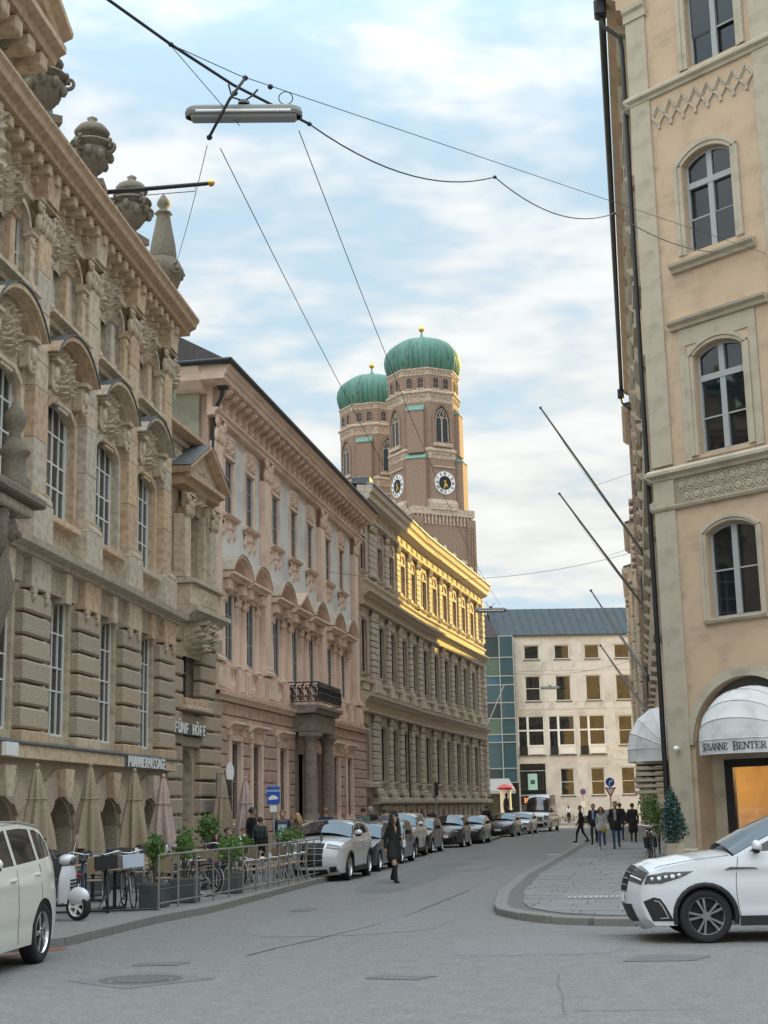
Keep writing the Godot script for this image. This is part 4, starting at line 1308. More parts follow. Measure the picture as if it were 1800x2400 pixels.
	ob.lathe([Vector2(0.36, 0.92), Vector2(0.38, 1.1), Vector2(0.34, 1.5), Vector2(0.24, 2.1), Vector2(0.18, 2.5), Vector2(0.26, 2.54), Vector2(0.2, 2.62), Vector2(0.1, 2.7), Vector2(0.19, 2.84), Vector2(0.17, 3.0), Vector2(0.05, 3.2), Vector2(0, 3.24)], 8)
	part(b, "obelisk", ob, M.old_stone, at_xf(Vector3(20.0, 18.46, 0.2), 0.3, Vector3(1.15, 1.0, 1.15)))
	# copper dormers on the roof behind
	for x in [9.6, 13.4, 17.2]:
		var dm := MB.new(); dm.box(Vector3(x - 0.7, 17.9, -2.2), Vector3(x + 0.7, 19.75, -0.35)); var d := part(b, "dormer", dm, M.sand4)
		var dc := MB.new(); arch_band(dc, x - 0.85, x + 0.85, 19.72, 20.05, -2.3, -0.15, 0.1); dc.box(Vector3(x - 0.85, 19.6, -2.3), Vector3(x + 0.85, 19.75, -0.15)); part(d, "dormer_roof", dc, M.copper)
		var df := MB.new(); df.lathe([Vector2(0.16, 0), Vector2(0.08, 0.12), Vector2(0.22, 0.34), Vector2(0.1, 0.5), Vector2(0.14, 0.62), Vector2(0.0, 0.8)], 10, Vector3(x, 20.1, -0.4)); part(d, "finial", df, M.old_stone)
	var rfm := MB.new()
	rfm.quad(Vector3(X0, 17.9, -1.0), Vector3(X1 - 0.2, 17.9, -1.0), Vector3(X1 - 1.6, 20.3, -4.5), Vector3(X0, 20.3, -4.5))
	rfm.quad(Vector3(X1 - 0.2, 17.9, -1.0), Vector3(X1 - 0.2, 17.9, -12), Vector3(X1 - 1.6, 20.3, -10), Vector3(X1 - 1.6, 20.3, -4.5))
	part(b, "roof", rfm, M.copper)
	# gabled entrance bay towards the crossing
	var ga := MB.new(); ga.box(Vector3(-2.6, 17.8, -2), Vector3(6.1, 19.3, 0.55)); part(b, "gable_wall", ga, M.sand2)
	var gc := MB.new()
	gc.mould([Vector2(0, 18.9), Vector2(0.75, 18.95), Vector2(0.8, 19.12), Vector2(1.0, 19.22), Vector2(1.0, 19.38), Vector2(0, 19.5)], -3.2, 6.75, 0.5); part(b, "gable_cornice", gc, M.sand3)
	for k in 12:
		block(b, "gable_modillion", Vector3(-2.6 + k * 0.78, 18.55, 0.5), Vector3(-2.2 + k * 0.78, 18.93, 1.2), 0.04, M.sand4)
	var gr := MB.new()
	gr.xf = Transform3D(Basis(Vector3.BACK, deg_to_rad(-22)), Vector3(6.9, 19.45, 0))
	gr.mould([Vector2(0, 0), Vector2(0.8, 0.02), Vector2(0.85, 0.2), Vector2(1.05, 0.34), Vector2(1.05, 0.5), Vector2(0, 0.6)], -8.0, 0.0, 0.5); part(b, "raking_cornice", gr, M.sand3)
	# carved pier and the bowed figure that carries the balcony of the entrance bay
	part(b, "carved_panel", relief("herm", 0.8, 2.6, 0.4, "plain", 61), M.carving, at_xf(Vector3(5.0, 15.4, 0.5)))
	var fg := MB.new()
	fg.ball(Vector3(0, 1.5, 0.55), Vector3(0.22, 0.27, 0.25), 12, 10)
	for k in 26:
		var a := k * 2.4; var yy := 1.5 + 0.26 * cos(k * 0.55) * 0.9
		fg.ball(Vector3(cos(a) * 0.19, maxf(yy, 1.5) + 0.05, 0.5 + sin(a) * 0.2), Vector3(0.08, 0.07, 0.08), 6, 5)
	fg.ball(Vector3(0.0, 1.42, 0.8), Vector3(0.05, 0.08, 0.06), 6, 5)
	fg.tube([Vector3(0, 1.4, 0.5), Vector3(0, 1.05, 0.36), Vector3(0, 0.5, 0.36), Vector3(0, 0.0, 0.3), Vector3(0, -0.6, 0.2), Vector3(0, -1.2, 0.12)], [0.18, 0.3, 0.4, 0.34, 0.28, 0.2], 14)
	for s in [-1.0, 1.0]:
		fg.tube([Vector3(s * 0.22, 1.05, 0.3), Vector3(s * 0.5, 1.15, 0.34), Vector3(s * 0.55, 1.65, 0.4), Vector3(s * 0.2, 1.85, 0.42)], [0.2, 0.17, 0.13, 0.09], 10)
	part(b, "atlas_figure", fg, M.old_stone, at_xf(Vector3(4.55, 5.85, 0.45), 0.6, Vector3(1.3, 1.2, 1.3)))
	block(b, "balcony_slab", Vector3(-2, 7.98, 0.3), Vector3(5.6, 8.2, 1.45), 0.04, M.sand2)
	block(b, "balcony_slab", Vector3(-2, 8.2, 0.3), Vector3(5.85, 8.42, 1.65), 0.05, M.old_stone)
	var fn := MB.new()
	fn.lathe([Vector2(0.34, 0), Vector2(0.36, 0.3), Vector2(0.26, 0.4), Vector2(0.24, 0.8), Vector2(0.34, 0.9), Vector2(0.2, 1.1), Vector2(0.12, 1.3), Vector2(0.2, 1.5), Vector2(0.24, 1.7), Vector2(0.1, 1.9), Vector2(0, 2.1)], 12)
	part(b, "balcony_finial", fn, M.old_stone, at_xf(Vector3(5.2, 8.42, 1.15)))
	# downpipe
	var dp := MB.new(); dp.tube([Vector3(20.9, 17.2, 0.3), Vector3(20.9, 14.6, 0.3)], 0.06, 8); part(b, "downpipe", dp, M.copper)
	bank_annex(b)

# the narrow lower bay between the bank and its neighbour
func bank_annex(bank: Node3D) -> void:
	var b := Node3D.new(); b.name = "end_bay"
	bank.add_child(b)
	var fr := Node3D.new(); facade(fr, -7.494, -45.05, 10.2)
	b.transform = bank.transform.affine_inverse() * fr.transform
	fr.free()
	var x0 := 0.55; var x1 := 6.85
	var wl := MB.new()
	wall(wl, x0, x1, 0, 14.3, [Rect2(2.7, 0.1, 1.5, 3.9), Rect2(2.6, 9.75, 1.9, 2.6), Rect2(2.55, 5.65, 2.1, 1.9)], 0.5, 0.1)
	arch_fill(wl, 2.7, 4.2, 3.25, 4.0, 0.1, 0.5)
	wl.quad(Vector3(x0, 0, -6), Vector3(x0, 0, 0.1), Vector3(x0, 14.3, 0.1), Vector3(x0, 14.3, -6))
	part(b, "wall", wl, M.sandwall)
	var ic := MB.new(); ic.box(Vector3(x0, 0, -6), Vector3(x1, 14.2, -0.6)); part(b, "interior", ic, M.room)
	make_window(b, 2.6, 9.75, -0.3, 1.9, 2.6, 2, [0.6], M.frame_grey, M.glass, 0.08, false)
	make_window(b, 2.55, 5.65, -0.3, 2.1, 1.9, 2, [0.5], M.frame_grey, M.glass, 0.08, false)
	make_window(b, 2.7, 0.1, -0.4, 1.5, 3.9, 2, [0.6], M.iron, M.glass, 0.07, false)
	# quoins both sides up to the balcony
	var y := 0.15
	var k := 0
	while y < 7.6:
		var h := 0.56
		for s in [[x0 + 0.02, 2.5], [4.42, x1]]:
			block(b, "rusticated_stone", Vector3(s[0], y + 0.03, 0.0), Vector3(s[1], y + h - 0.03, 0.34 + 0.02 * (k % 2)), 0.05, rustic())
		y += h; k += 1
	for q in [[4.0, 4.4], [4.46, 5.1]]:
		block(b, "lintel_stone", Vector3(2.5, q[0] + 0.03, 0.0), Vector3(4.42, q[1] - 0.02, 0.33), 0.04, rustic())
	block(b, "balcony_base", Vector3(2.2, 5.2, 0.1), Vector3(4.9, 5.36, 0.62), 0.03, sand())
	block(b, "balcony_base", Vector3(2.35, 5.36, 0.1), Vector3(4.75, 5.6, 0.5), 0.03, sand())
	# corbelled oriel with carved support, balustrade and pediment
	part(b, "carved_corbel", relief("corbel", 2.6, 1.3, 0.9, "cartouche", 71, 60), M.carving, at_xf(Vector3(3.6, 7.0, 0.3)))
	var cb := MB.new()
	cb.mould([Vector2(0, 0), Vector2(0.5, 0.1), Vector2(0.8, 0.3), Vector2(0.95, 0.34), Vector2(0.95, 0.5), Vector2(0, 0.56)], 1.75, 5.6, 0.1, 8.05)
	part(b, "oriel_floor", cb, M.sand2)
	block(b, "oriel_parapet", Vector3(2.0, 8.6, 0.1), Vector3(5.35, 9.35, 0.78), 0.05, M.sand1)
	part(b, "parapet_carving", relief("ocarv", 1.9, 0.66, 0.12, "plain", 72), M.carving, at_xf(Vector3(3.7, 8.62, 0.78)))
	var cap := MB.new(); cap.mould([Vector2(0, 0), Vector2(0.12, 0.02), Vector2(0.12, 0.14), Vector2(0, 0.18)], 1.9, 5.45, 0.78, 9.34); cap.box(Vector3(1.9, 9.34, 0.1), Vector3(5.45, 9.52, 0.78)); part(b, "parapet_cap", cap, M.sand2)
	for x in [2.15, 4.95]:
		block(b, "column_block", Vector3(x - 0.24, 9.5, 0.1), Vector3(x + 0.24, 11.7, 0.62), 0.06, sand())
		capital(b, x, 11.55, 0.6, 0.7, 0.8, M.carving)
	for x in [2.45, 4.65]:
		block(b, "column_block", Vector3(x - 0.12, 9.5, 0.1), Vector3(x + 0.12, 12.0, 0.42), 0.03, sand())
	part(b, "carved_mask", relief("omask", 2.2, 1.5, 0.6, "cartouche", 73), M.carving, at_xf(Vector3(3.55, 12.0, 0.25)))
	var en := MB.new(); en.mould([Vector2(0, 0), Vector2(0.5, 0.04), Vector2(0.55, 0.2), Vector2(0.75, 0.26), Vector2(0.75, 0.4), Vector2(0, 0.46)], 1.6, 5.6, 0.1, 12.6); part(b, "oriel_cornice", en, M.sand3)
	var pd := MB.new()
	pd.ext(PackedVector2Array([Vector2(1.5, 13.04), Vector2(5.7, 13.04), Vector2(3.6, 14.15)]), 0.1, 0.6); part(b, "pediment", pd, M.sand1)
	for s in [-1.0, 1.0]:
		var rk := MB.new()
		rk.xf = Transform3D(Basis(Vector3.BACK, -s * 0.487), Vector3(3.6, 14.22, 0))
		var a := 0.0 if s > 0 else -2.55
		rk.mould([Vector2(0, -0.1), Vector2(0.6, -0.08), Vector2(0.85, 0.02), Vector2(0.85, 0.12), Vector2(0, 0.16)], a, a + 2.55, 0.1); part(b, "raking_cornice", rk, M.sand3)
		var ld := MB.new(); ld.xf = rk.xf; ld.quad(Vector3(a, 0.165, 0.96), Vector3(a + 2.55, 0.165, 0.96), Vector3(a + 2.55, 0.2, 0.0), Vector3(a, 0.2, 0.0)); part(b, "lead_cover", ld, M.lead)
	block(b, "attic", Vector3(x0, 14.2, -0.6), Vector3(6.2, 14.5, 0.2), 0.03, M.sand2)
	var tc := MB.new(); tc.mould([Vector2(0, 0), Vector2(0.3, 0.06), Vector2(0.5, 0.14), Vector2(0.5, 0.26), Vector2(0, 0.32)], x0 - 0.2, 5.4, 0.1, 14.35); part(b, "top_cornice", tc, M.sand3)
	part(b, "attic_carving", relief("atc", 1.6, 0.7, 0.16, "plain", 75), M.carving, at_xf(Vector3(2.0, 13.3, 0.12)))
	# glazed screen of the passage entrance
	for q in [[4.5, 0.15, 6.1]]:
		var gs := MB.new(); gs.box(Vector3(q[0], 0.15, 0.9), Vector3(q[2], 3.0, 0.93)); part(b, "glass_screen", gs, M.glass_soft)
		var gp := MB.new(); gp.tube([Vector3(4.5, 0.1, 0.9), Vector3(4.5, 3.2, 0.9)], 0.05, 8); part(b, "screen_post", gp, M.steel)
# ---------------------------------------------------------------- pink palace
func console_mesh() -> ArrayMesh:
	if cache.has("scroll"): return cache.scroll
	var mb := MB.new()
	# side profile of a double scroll in the (out, height) plane, given a width along x
	var pr := [Vector2(0.0, 0.0), Vector2(0.12, 0.02), Vector2(0.2, 0.1), Vector2(0.2, 0.22), Vector2(0.16, 0.34), Vector2(0.2, 0.48), Vector2(0.34, 0.58), Vector2(0.52, 0.6), Vector2(0.62, 0.68), Vector2(0.6, 0.8), Vector2(0.0, 0.82)]
	mb.mould(pr, -0.15, 0.15)
	mb.mould([Vector2(0, 0.0), Vector2(0.23, 0.1), Vector2(0.24, 0.22), Vector2(0.2, 0.34), Vector2(0.25, 0.47), Vector2(0.38, 0.545), Vector2(0, 0.55)], -0.07, 0.07)
	for s in [-1.0, 1.0]:
		mb.xf = Transform3D(Basis(Vector3.UP, s * PI / 2), Vector3(s * 0.16, 0, 0))
		volute(mb, Vector3(-s * 0.36, 0.66, 0.0), 0.13, 0.035, 1.4, s)
		volute(mb, Vector3(-s * 0.12, 0.12, 0.0), 0.09, 0.03, 1.3, -s)
	mb.xf = Transform3D.IDENTITY
	mb.box(Vector3(-0.21, 0.82, 0), Vector3(0.21, 0.9, 0.68))
	cache.scroll = mb.mesh()
	return cache.scroll

func baluster(parent: Node, x: float, y: float, z: float, h: float, m: Material) -> void:
	var key := "bal%.2f" % h
	if not cache.has(key):
		var mb := MB.new()
		mb.lathe([Vector2(0.09, 0), Vector2(0.09, 0.06 * h), Vector2(0.05, 0.12 * h), Vector2(0.1, 0.3 * h), Vector2(0.09, 0.4 * h), Vector2(0.045, 0.62 * h), Vector2(0.05, 0.86 * h), Vector2(0.09, 0.92 * h), Vector2(0.09, h)], 10)
		cache[key] = mb.mesh()
	part(parent, "baluster", cache[key], m, at_xf(Vector3(x, y, z)))

func pink_palace() -> void:
	var b := thing("pink_palace", "salmon pink baroque palace with scroll-bracket cornice and columned portico", "building")
	facade(b, -6.27251, -51.84, 10.2)
	var ax := [1.85, 4.75, 8.8, 12.05, 15.25, 19.1, 22.3]
	var x0 := -0.75; var x1 := 26.75
	var op := []
	var g_op := []
	for i in 7:
		var c: float = ax[i]
		op.append(Rect2(c - 0.52, 7.42, 1.04, 2.5))
		op.append(Rect2(c - 0.5, 13.02, 1.0, 2.1))
		if i != 3: g_op.append(Rect2(c - 0.62, 1.55, 1.24, 2.88))
	g_op.append(Rect2(12.85 - 1.0, 0.13, 2.0, 4.2))
	var w := MB.new()
	wall(w, x0, x1, 6.1, 16.45, op, 0.16, 0.0)
	w.quad(Vector3(x0, 0, -12), Vector3(x0, 0, 0), Vector3(x0, 17.3, 0), Vector3(x0, 17.3, -12))
	part(b, "wall", w, M.pink)
	var gw := MB.new(); wall(gw, x0, x1, 0, 6.1, g_op, 0.3, 0.2); part(b, "base_wall", gw, M.pink_dark)
	var ic := MB.new(); ic.box(Vector3(x0 + 0.02, 0, -12), Vector3(x1, 17.2, -0.6)); part(b, "interior", ic, M.room)
	# the bare side wall above the lower neighbour
	var sw := MB.new(); sw.box(Vector3(x0 - 0.3, 0, -12), Vector3(x0 - 0.06, 18.6, -0.25)); part(b, "side_wall", sw, mat("side_plaster", Color(0.33, 0.32, 0.25), 0.95, T.stone, 0.12))
	# white fields between the upper storeys
	for r in [[0.35, 6.3], [7.25, 16.7], [17.65, 24.7]]:
		var wf := MB.new()
		var holes := []
		for c in ax: holes.append(Rect2(c - 0.74, 12.9, 1.48, 2.4))
		wall(wf, r[0], r[1], 10.0, 16.2, holes.filter(func(h): return h.position.x > r[0] and h.end.x < r[1]), 0.02, 0.02)
		part(b, "white_field", wf, M.white_plaster)
	# rusticated ground storey: courses of blocks with open joints
	var y := 0.62
	var course := 0
	var plm := MB.new(); plm.mould([Vector2(0, 0.1), Vector2(0.16, 0.1), Vector2(0.16, 0.56), Vector2(0.1, 0.62), Vector2(0, 0.62)], x0, x1, 0.2); part(b, "plinth", plm, M.pink_dark)
	while y < 5.85:
		var h := 0.473
		var cuts := [x0]
		for r in g_op:
			if y < r.end.y + 0.34 and y + h > r.position.y - 0.1:
				cuts.append(r.position.x - 0.24); cuts.append(r.end.x + 0.24)
		cuts.append(x1)
		cuts.sort()
		for k in range(0, cuts.size() - 1, 2):
			var a: float = cuts[k]; var e: float = cuts[k + 1]
			if cuts.size() == 2:
				var nn := 6
				for q in nn:
					block(b, "rusticated_block", Vector3(lerpf(a, e, float(q) / nn) + 0.004, y + 0.022, 0.15), Vector3(lerpf(a, e, float(q + 1) / nn) - 0.004, y + h - 0.022, 0.29), 0.022, M.pink_dark)
			else:
				block(b, "rusticated_block", Vector3(a, y + 0.022, 0.15), Vector3(e, y + h - 0.022, 0.29), 0.022, M.pink_dark)
		y += h; course += 1
	# ground floor windows: frames, grilles, sills and hoods
	for i in 7:
		if i == 3: continue
		var c: float = ax[i]
		var wn := make_window(b, c - 0.62, 1.55, 0.06, 1.24, 2.88, 2, [0.5], M.pink_trim, M.glass_soft, 0.09, false)
		var gr := MB.new()
		for k in 7: gr.tube([Vector3(0.12 + k * 0.167, 0.08, 0.13), Vector3(0.12 + k * 0.167, 2.8, 0.13)], 0.011, 5)
		for k in 16:
			var yy := 0.12 + k * 0.17
			gr.tube([Vector3(0.06, yy, 0.14), Vector3(0.34, yy + 0.09, 0.14), Vector3(0.62, yy, 0.14), Vector3(0.9, yy + 0.09, 0.14), Vector3(1.18, yy, 0.14)], 0.009, 4, false)
		var gp := part(wn, "grille", gr, M.iron); gp.set_meta("kind", "stuff")
		var fr := MB.new()
		for s in [-1.0, 1.0]: fr.cbox(Vector3(c + s * 0.73 - 0.12, 1.45, 0.1), Vector3(c + s * 0.73 + 0.12, 4.43, 0.36), 0.03)
		fr.cbox(Vector3(c - 0.85, 4.43, 0.1), Vector3(c + 0.85, 4.68, 0.36), 0.03)
		part(wn, "surround", fr, M.pink_trim, wn.transform.affine_inverse())
		var hm := MB.new()
		hm.mould([Vector2(0.1, 4.86), Vector2(0.2, 4.9), Vector2(0.24, 4.98), Vector2(0.4, 5.04), Vector2(0.4, 5.12), Vector2(0, 5.16)], c - 1.05, c + 1.05, 0.2); hm.box(Vector3(c - 0.8, 4.68, 0.1), Vector3(c + 0.8, 4.86, 0.3))
		for s in [-0.86, 0.86]: hm.cbox(Vector3(c + s - 0.08, 4.62, 0.2), Vector3(c + s + 0.08, 4.9, 0.42), 0.02)
		part(wn, "hood", hm, M.pink_trim, wn.transform.affine_inverse())
		var si := MB.new(); si.mould([Vector2(0, 1.28), Vector2(0.2, 1.34), Vector2(0.24, 1.44), Vector2(0, 1.47)], c - 0.95, c + 0.95, 0.2); part(wn, "sill", si, M.pink_trim, wn.transform.affine_inverse())
	# door behind the portico
	var dr := MB.new(); dr.cbox(Vector3(11.95, 0.15, -0.35), Vector3(12.88, 3.9, -0.26), 0.02); dr.cbox(Vector3(12.92, 0.15, -0.35), Vector3(13.85, 3.9, -0.26), 0.02); part(b, "door", dr, M.wood)
	# courses
	var bm := MB.new()
	bm.mould([Vector2(-0.2, 5.84), Vector2(0.14, 5.86), Vector2(0.16, 5.96), Vector2(0.3, 6.02), Vector2(0.32, 6.12), Vector2(-0.2, 6.18)], x0 - 0.1, x1 + 0.1, 0.2); part(b, "string_course", bm, M.pink_trim)
	var br := MB.new(); br.mould([Vector2(0, 7.08), Vector2(0.2, 7.1), Vector2(0.22, 7.2), Vector2(0, 7.24)], x0, x1); part(b, "rail_course", br, M.pink_trim)
	for i in 7:
		var c: float = ax[i]
		for k in 3: baluster(b, c - 0.3 + k * 0.3, 6.22, 0.1, 0.86, M.pink_trim)
		for s in [-1.0, 1.0]:
			block(b, "pedestal", Vector3(c + s * 0.95 - 0.32, 6.18, 0), Vector3(c + s * 0.95 + 0.32, 7.1, 0.3), 0.03, M.pink)
			block(b, "pedestal", Vector3(c + s * 0.95 - 0.24, 6.3, 0.3), Vector3(c + s * 0.95 + 0.24, 6.98, 0.33), 0.02, M.pink_trim)
	# first floor windows between half columns, each with its entablature and curved pediment
	for i in 7:
		var c: float = ax[i]
		make_window(b, c - 0.52, 7.42, -0.05, 1.04, 2.5, 2, [0.35, 0.68], M.frame_grey, M.glass, 0.06, false)
		var fs := MB.new()
		for s in [-1.0, 1.0]: fs.cbox(Vector3(c + s * 0.6 - 0.09, 7.25, -0.02), Vector3(c + s * 0.6 + 0.09, 9.92, 0.05), 0.02)
		fs.cbox(Vector3(c - 0.7, 9.92, -0.02), Vector3(c + 0.7, 10.08, 0.1), 0.02)
		part(b, "window_surround", fs, M.pink_trim)
		for s in [-1.0, 1.0]:
			var cl := MB.new()
			cl.lathe([Vector2(0.25, 0), Vector2(0.25, 0.08), Vector2(0.2, 0.12), Vector2(0.23, 0.18), Vector2(0.175, 0.24), Vector2(0.18, 0.9), Vector2(0.15, 2.3), Vector2(0.19, 2.34)], 14)
			part(b, "half_column", cl, M.pink_trim, at_xf(Vector3(c + s * 0.93, 7.24, 0.0)))
			capital(b, c + s * 0.93, 9.5, 0.1, 0.56, 0.46, M.pink_trim, "column_capital")
			block(b, "entablature_block", Vector3(c + s * 0.93 - 0.26, 9.96, 0), Vector3(c + s * 0.93 + 0.26, 10.36, 0.42), 0.03, M.pink_trim)
		var en := MB.new()
		en.mould([Vector2(0, 10.36), Vector2(0.42, 10.38), Vector2(0.46, 10.46), Vector2(0.62, 10.52), Vector2(0.62, 10.6), Vector2(0, 10.63)], c - 1.32, c + 1.32); en.box(Vector3(c - 0.68, 10.08, 0), Vector3(c + 0.68, 10.36, 0.2))
		part(b, "entablature", en, M.pink_trim)
		var pd := MB.new()
		if i == 3:
			for s in [-1.0, 1.0]:
				pd.xf = Transform3D(Basis(Vector3.BACK, -s * 0.5), Vector3(c, 11.3, 0))
				pd.mould([Vector2(0, -0.1), Vector2(0.5, -0.08), Vector2(0.66, 0.0), Vector2(0.66, 0.1), Vector2(0, 0.14)], 0.0 if s > 0 else -1.45, 1.45 if s > 0 else 0.0)
			pd.xf = Transform3D.IDENTITY
		else:
			arch_band(pd, c - 1.16, c + 1.16, 10.62, 11.18, 0.0, 0.46, 0.1); arch_band(pd, c - 1.26, c + 1.26, 10.62, 11.28, 0.0, 0.62, 0.1)
		part(b, "pediment", pd, M.pink_trim)
		if i != 3:
			var pt := MB.new(); arch_band(pt, c - 1.36, c + 1.36, 10.63, 11.385, 0.0, 0.66, 0.025); part(b, "pediment_cover", pt, M.grey1)
		part(b, "pediment_carving", relief("pedc", 1.5, 0.5, 0.24, "cartouche", 41, 18), M.pink_trim, at_xf(Vector3(c, 10.64, 0.02)))
		part(b, "lintel_carving", relief("linc", 0.9, 0.45, 0.26, "cartouche", 42, 16), M.pink_trim, at_xf(Vector3(c, 9.98, 0.12)))
		# second floor
		make_window(b, c - 0.5, 13.02, -0.08, 1.0, 2.1, 2, [0.35, 0.66], M.frame_grey, M.glass, 0.06, false)
		var f2 := MB.new()
		for s in [-1.0, 1.0]:
			f2.cbox(Vector3(c + s * 0.6 - 0.1, 12.9, -0.02), Vector3(c + s * 0.6 + 0.1, 15.12, 0.055), 0.02); f2.cbox(Vector3(c + s * 0.78 - 0.07, 12.9, -0.02), Vector3(c + s * 0.78 + 0.07, 15.3, 0.035), 0.012)
		f2.cbox(Vector3(c - 0.7, 15.12, -0.02), Vector3(c + 0.7, 15.28, 0.11), 0.02)
		part(b, "window_surround", f2, M.pink_trim)
		var s2 := MB.new(); s2.mould([Vector2(0, 12.76), Vector2(0.2, 12.8), Vector2(0.26, 12.9), Vector2(0, 12.93)], c - 0.98, c + 0.98); part(b, "sill", s2, M.pink_trim)
		part(b, "garland", relief("garl", 1.7, 0.95, 0.2, "drop", 43), M.pink_trim, at_xf(Vector3(c, 11.82, 0.02)))
		part(b, "garland", relief("garl2", 1.5, 0.85, 0.22, "plain", 44, 34), M.pink_trim, at_xf(Vector3(c, 15.25, 0.03)))
	# giant pilasters
	for x in [-0.15, 6.78, 17.18, 25.2]:
		block(b, "pedestal", Vector3(x - 0.62, 6.18, 0), Vector3(x + 0.62, 7.12, 0.38), 0.03, M.pink)
		block(b, "pedestal", Vector3(x - 0.5, 6.3, 0.38), Vector3(x + 0.5, 7.0, 0.41), 0.02, M.pink_trim)
		var bs := MB.new(); bs.mould([Vector2(0, 7.22), Vector2(0.42, 7.24), Vector2(0.42, 7.36), Vector2(0.34, 7.42), Vector2(0.36, 7.52), Vector2(0.28, 7.58), Vector2(0, 7.6)], x - 0.58, x + 0.58); part(b, "pilaster_base", bs, M.pink_trim)
		block(b, "pilaster", Vector3(x - 0.45, 7.58, 0), Vector3(x + 0.45, 15.3, 0.26), 0.015, M.pink_trim)
		capital(b, x, 15.25, 0.24, 1.05, 1.0, M.pink_trim)
	var fz := MB.new()
	fz.mould([Vector2(0, 16.2), Vector2(0.3, 16.22), Vector2(0.32, 16.34), Vector2(0.42, 16.4), Vector2(0.42, 16.48), Vector2(0.2, 16.5), Vector2(0.2, 17.3), Vector2(0, 17.3)], x0 - 0.15, x1); part(b, "frieze", fz, M.pink_trim)
	var kx := -0.4
	while kx < x1 - 0.2:
		part(b, "scroll_bracket", console_mesh(), M.pink_trim, at_xf(Vector3(kx, 16.44, 0.2)))
		kx += 0.87
	var cr := MB.new()
	cr.mould([Vector2(0, 17.3), Vector2(0.9, 17.3), Vector2(0.92, 17.44), Vector2(1.0, 17.5), Vector2(1.02, 17.62), Vector2(1.14, 17.7), Vector2(1.14, 17.8), Vector2(0, 17.84)], x0 - 1.0, x1 + 0.1)
	part(b, "cornice", cr, M.pink_trim)
	# return of the cornice on the flank
	var ct := MB.new()
	ct.xf = Transform3D(Basis(Vector3.UP, -PI / 2), Vector3(x0 - 0.06, 0, 0))
	ct.mould([Vector2(0, 17.0), Vector2(0.5, 17.05), Vector2(0.9, 17.3), Vector2(0.95, 17.5), Vector2(1.06, 17.7), Vector2(1.06, 17.8), Vector2(0, 17.84)], -2.2, 0.0); part(b, "cornice_return", ct, M.pink_trim)
	var gt := MB.new(); gt.tube([Vector3(x0 - 1.2, 17.9, 1.2), Vector3(x1, 17.9, 1.2)], 0.1, 8); gt.tube([Vector3(x0 - 1.2, 17.9, 1.2), Vector3(x0 - 1.2, 17.9, -2.2)], 0.1, 8); part(b, "gutter", gt, M.gutter)
	var rf := MB.new()
	rf.quad(Vector3(x0 - 1.15, 17.88, 1.15), Vector3(x1 + 0.1, 17.88, 1.15), Vector3(x1 + 0.1, 21.2, -4.5), Vector3(x0 - 0.2, 21.2, -4.5))
	rf.quad(Vector3(x0 - 1.15, 17.88, -2.2), Vector3(x0 - 1.15, 17.88, 1.15), Vector3(x0 - 0.2, 21.2, -4.5), Vector3(x0 - 0.2, 20.0, -2.4))
	rf.quad(Vector3(x0 - 0.3, 18.2, -12), Vector3(x0 - 0.3, 18.2, -2.2), Vector3(x0 - 0.3, 21.2, -4.5), Vector3(x0 - 0.3, 21.2, -12))
	part(b, "roof", rf, M.roof_tile)
	var sl := MB.new(); sl.box(Vector3(1.2, 20.6, -4.2), Vector3(2.4, 21.7, -3.0)); part(b, "chimney", sl, M.brick)
	# downpipe with its hopper on the flank
	var hp := MB.new(); hp.cbox(Vector3(-0.85, 17.2, 0.35), Vector3(-0.5, 17.75, 0.75), 0.05)
	hp.tube([Vector3(-0.68, 17.25, 0.55), Vector3(-0.68, 16.9, 0.5), Vector3(-0.55, 16.4, 0.2), Vector3(-0.55, 15.0, 0.15), Vector3(-0.5, 4.8, 0.15)], 0.075, 8); part(b, "downpipe", hp, mat("verdigris", Color(0.025, 0.05, 0.05), 0.5))
	# portico
	var sl2 := MB.new()
	sl2.mould([Vector2(0, 5.98), Vector2(1.3, 6.0), Vector2(1.34, 6.12), Vector2(1.5, 6.2), Vector2(1.5, 6.32), Vector2(0, 6.36)], 10.45, 15.3)
	var gm := mat("portico_stone", Color(0.30, 0.245, 0.205), 0.85, T.stone, 0.5, T.bump_fine, 0.3)
	part(b, "balcony_slab", sl2, gm)
	block(b, "portico_beam", Vector3(10.8, 5.2, 0.0), Vector3(15.0, 5.98, 1.2), 0.04, gm)
	for x in [11.2, 14.5]:
		for z in [0.92]:
			var pd := MB.new(); pd.cbox(Vector3(-0.4, 0.12, -0.4), Vector3(0.4, 1.3, 0.4), 0.03); pd.box(Vector3(-0.46, 1.3, -0.46), Vector3(0.46, 1.42, 0.46)); part(b, "column_pedestal", pd, gm, at_xf(Vector3(x, 0, z)))
			var cl := MB.new(); cl.lathe([Vector2(0.42, 0), Vector2(0.43, 0.12), Vector2(0.35, 0.18), Vector2(0.37, 0.26), Vector2(0.3, 0.34), Vector2(0.31, 1.3), Vector2(0.26, 3.3), Vector2(0.3, 3.34), Vector2(0.29, 3.42), Vector2(0.38, 3.56), Vector2(0.4, 3.6)], 20); cl.box(Vector3(-0.42, 3.6, -0.42), Vector3(0.42, 3.78, 0.42))
			part(b, "column", cl, gm, at_xf(Vector3(x, 1.42, z)))
		block(b, "portico_pilaster", Vector3(x - 0.36, 0.12, 0.0), Vector3(x + 0.36, 5.2, 0.3), 0.03, gm)
	# wrought iron balcony railing with scrolls
	var rl := MB.new()
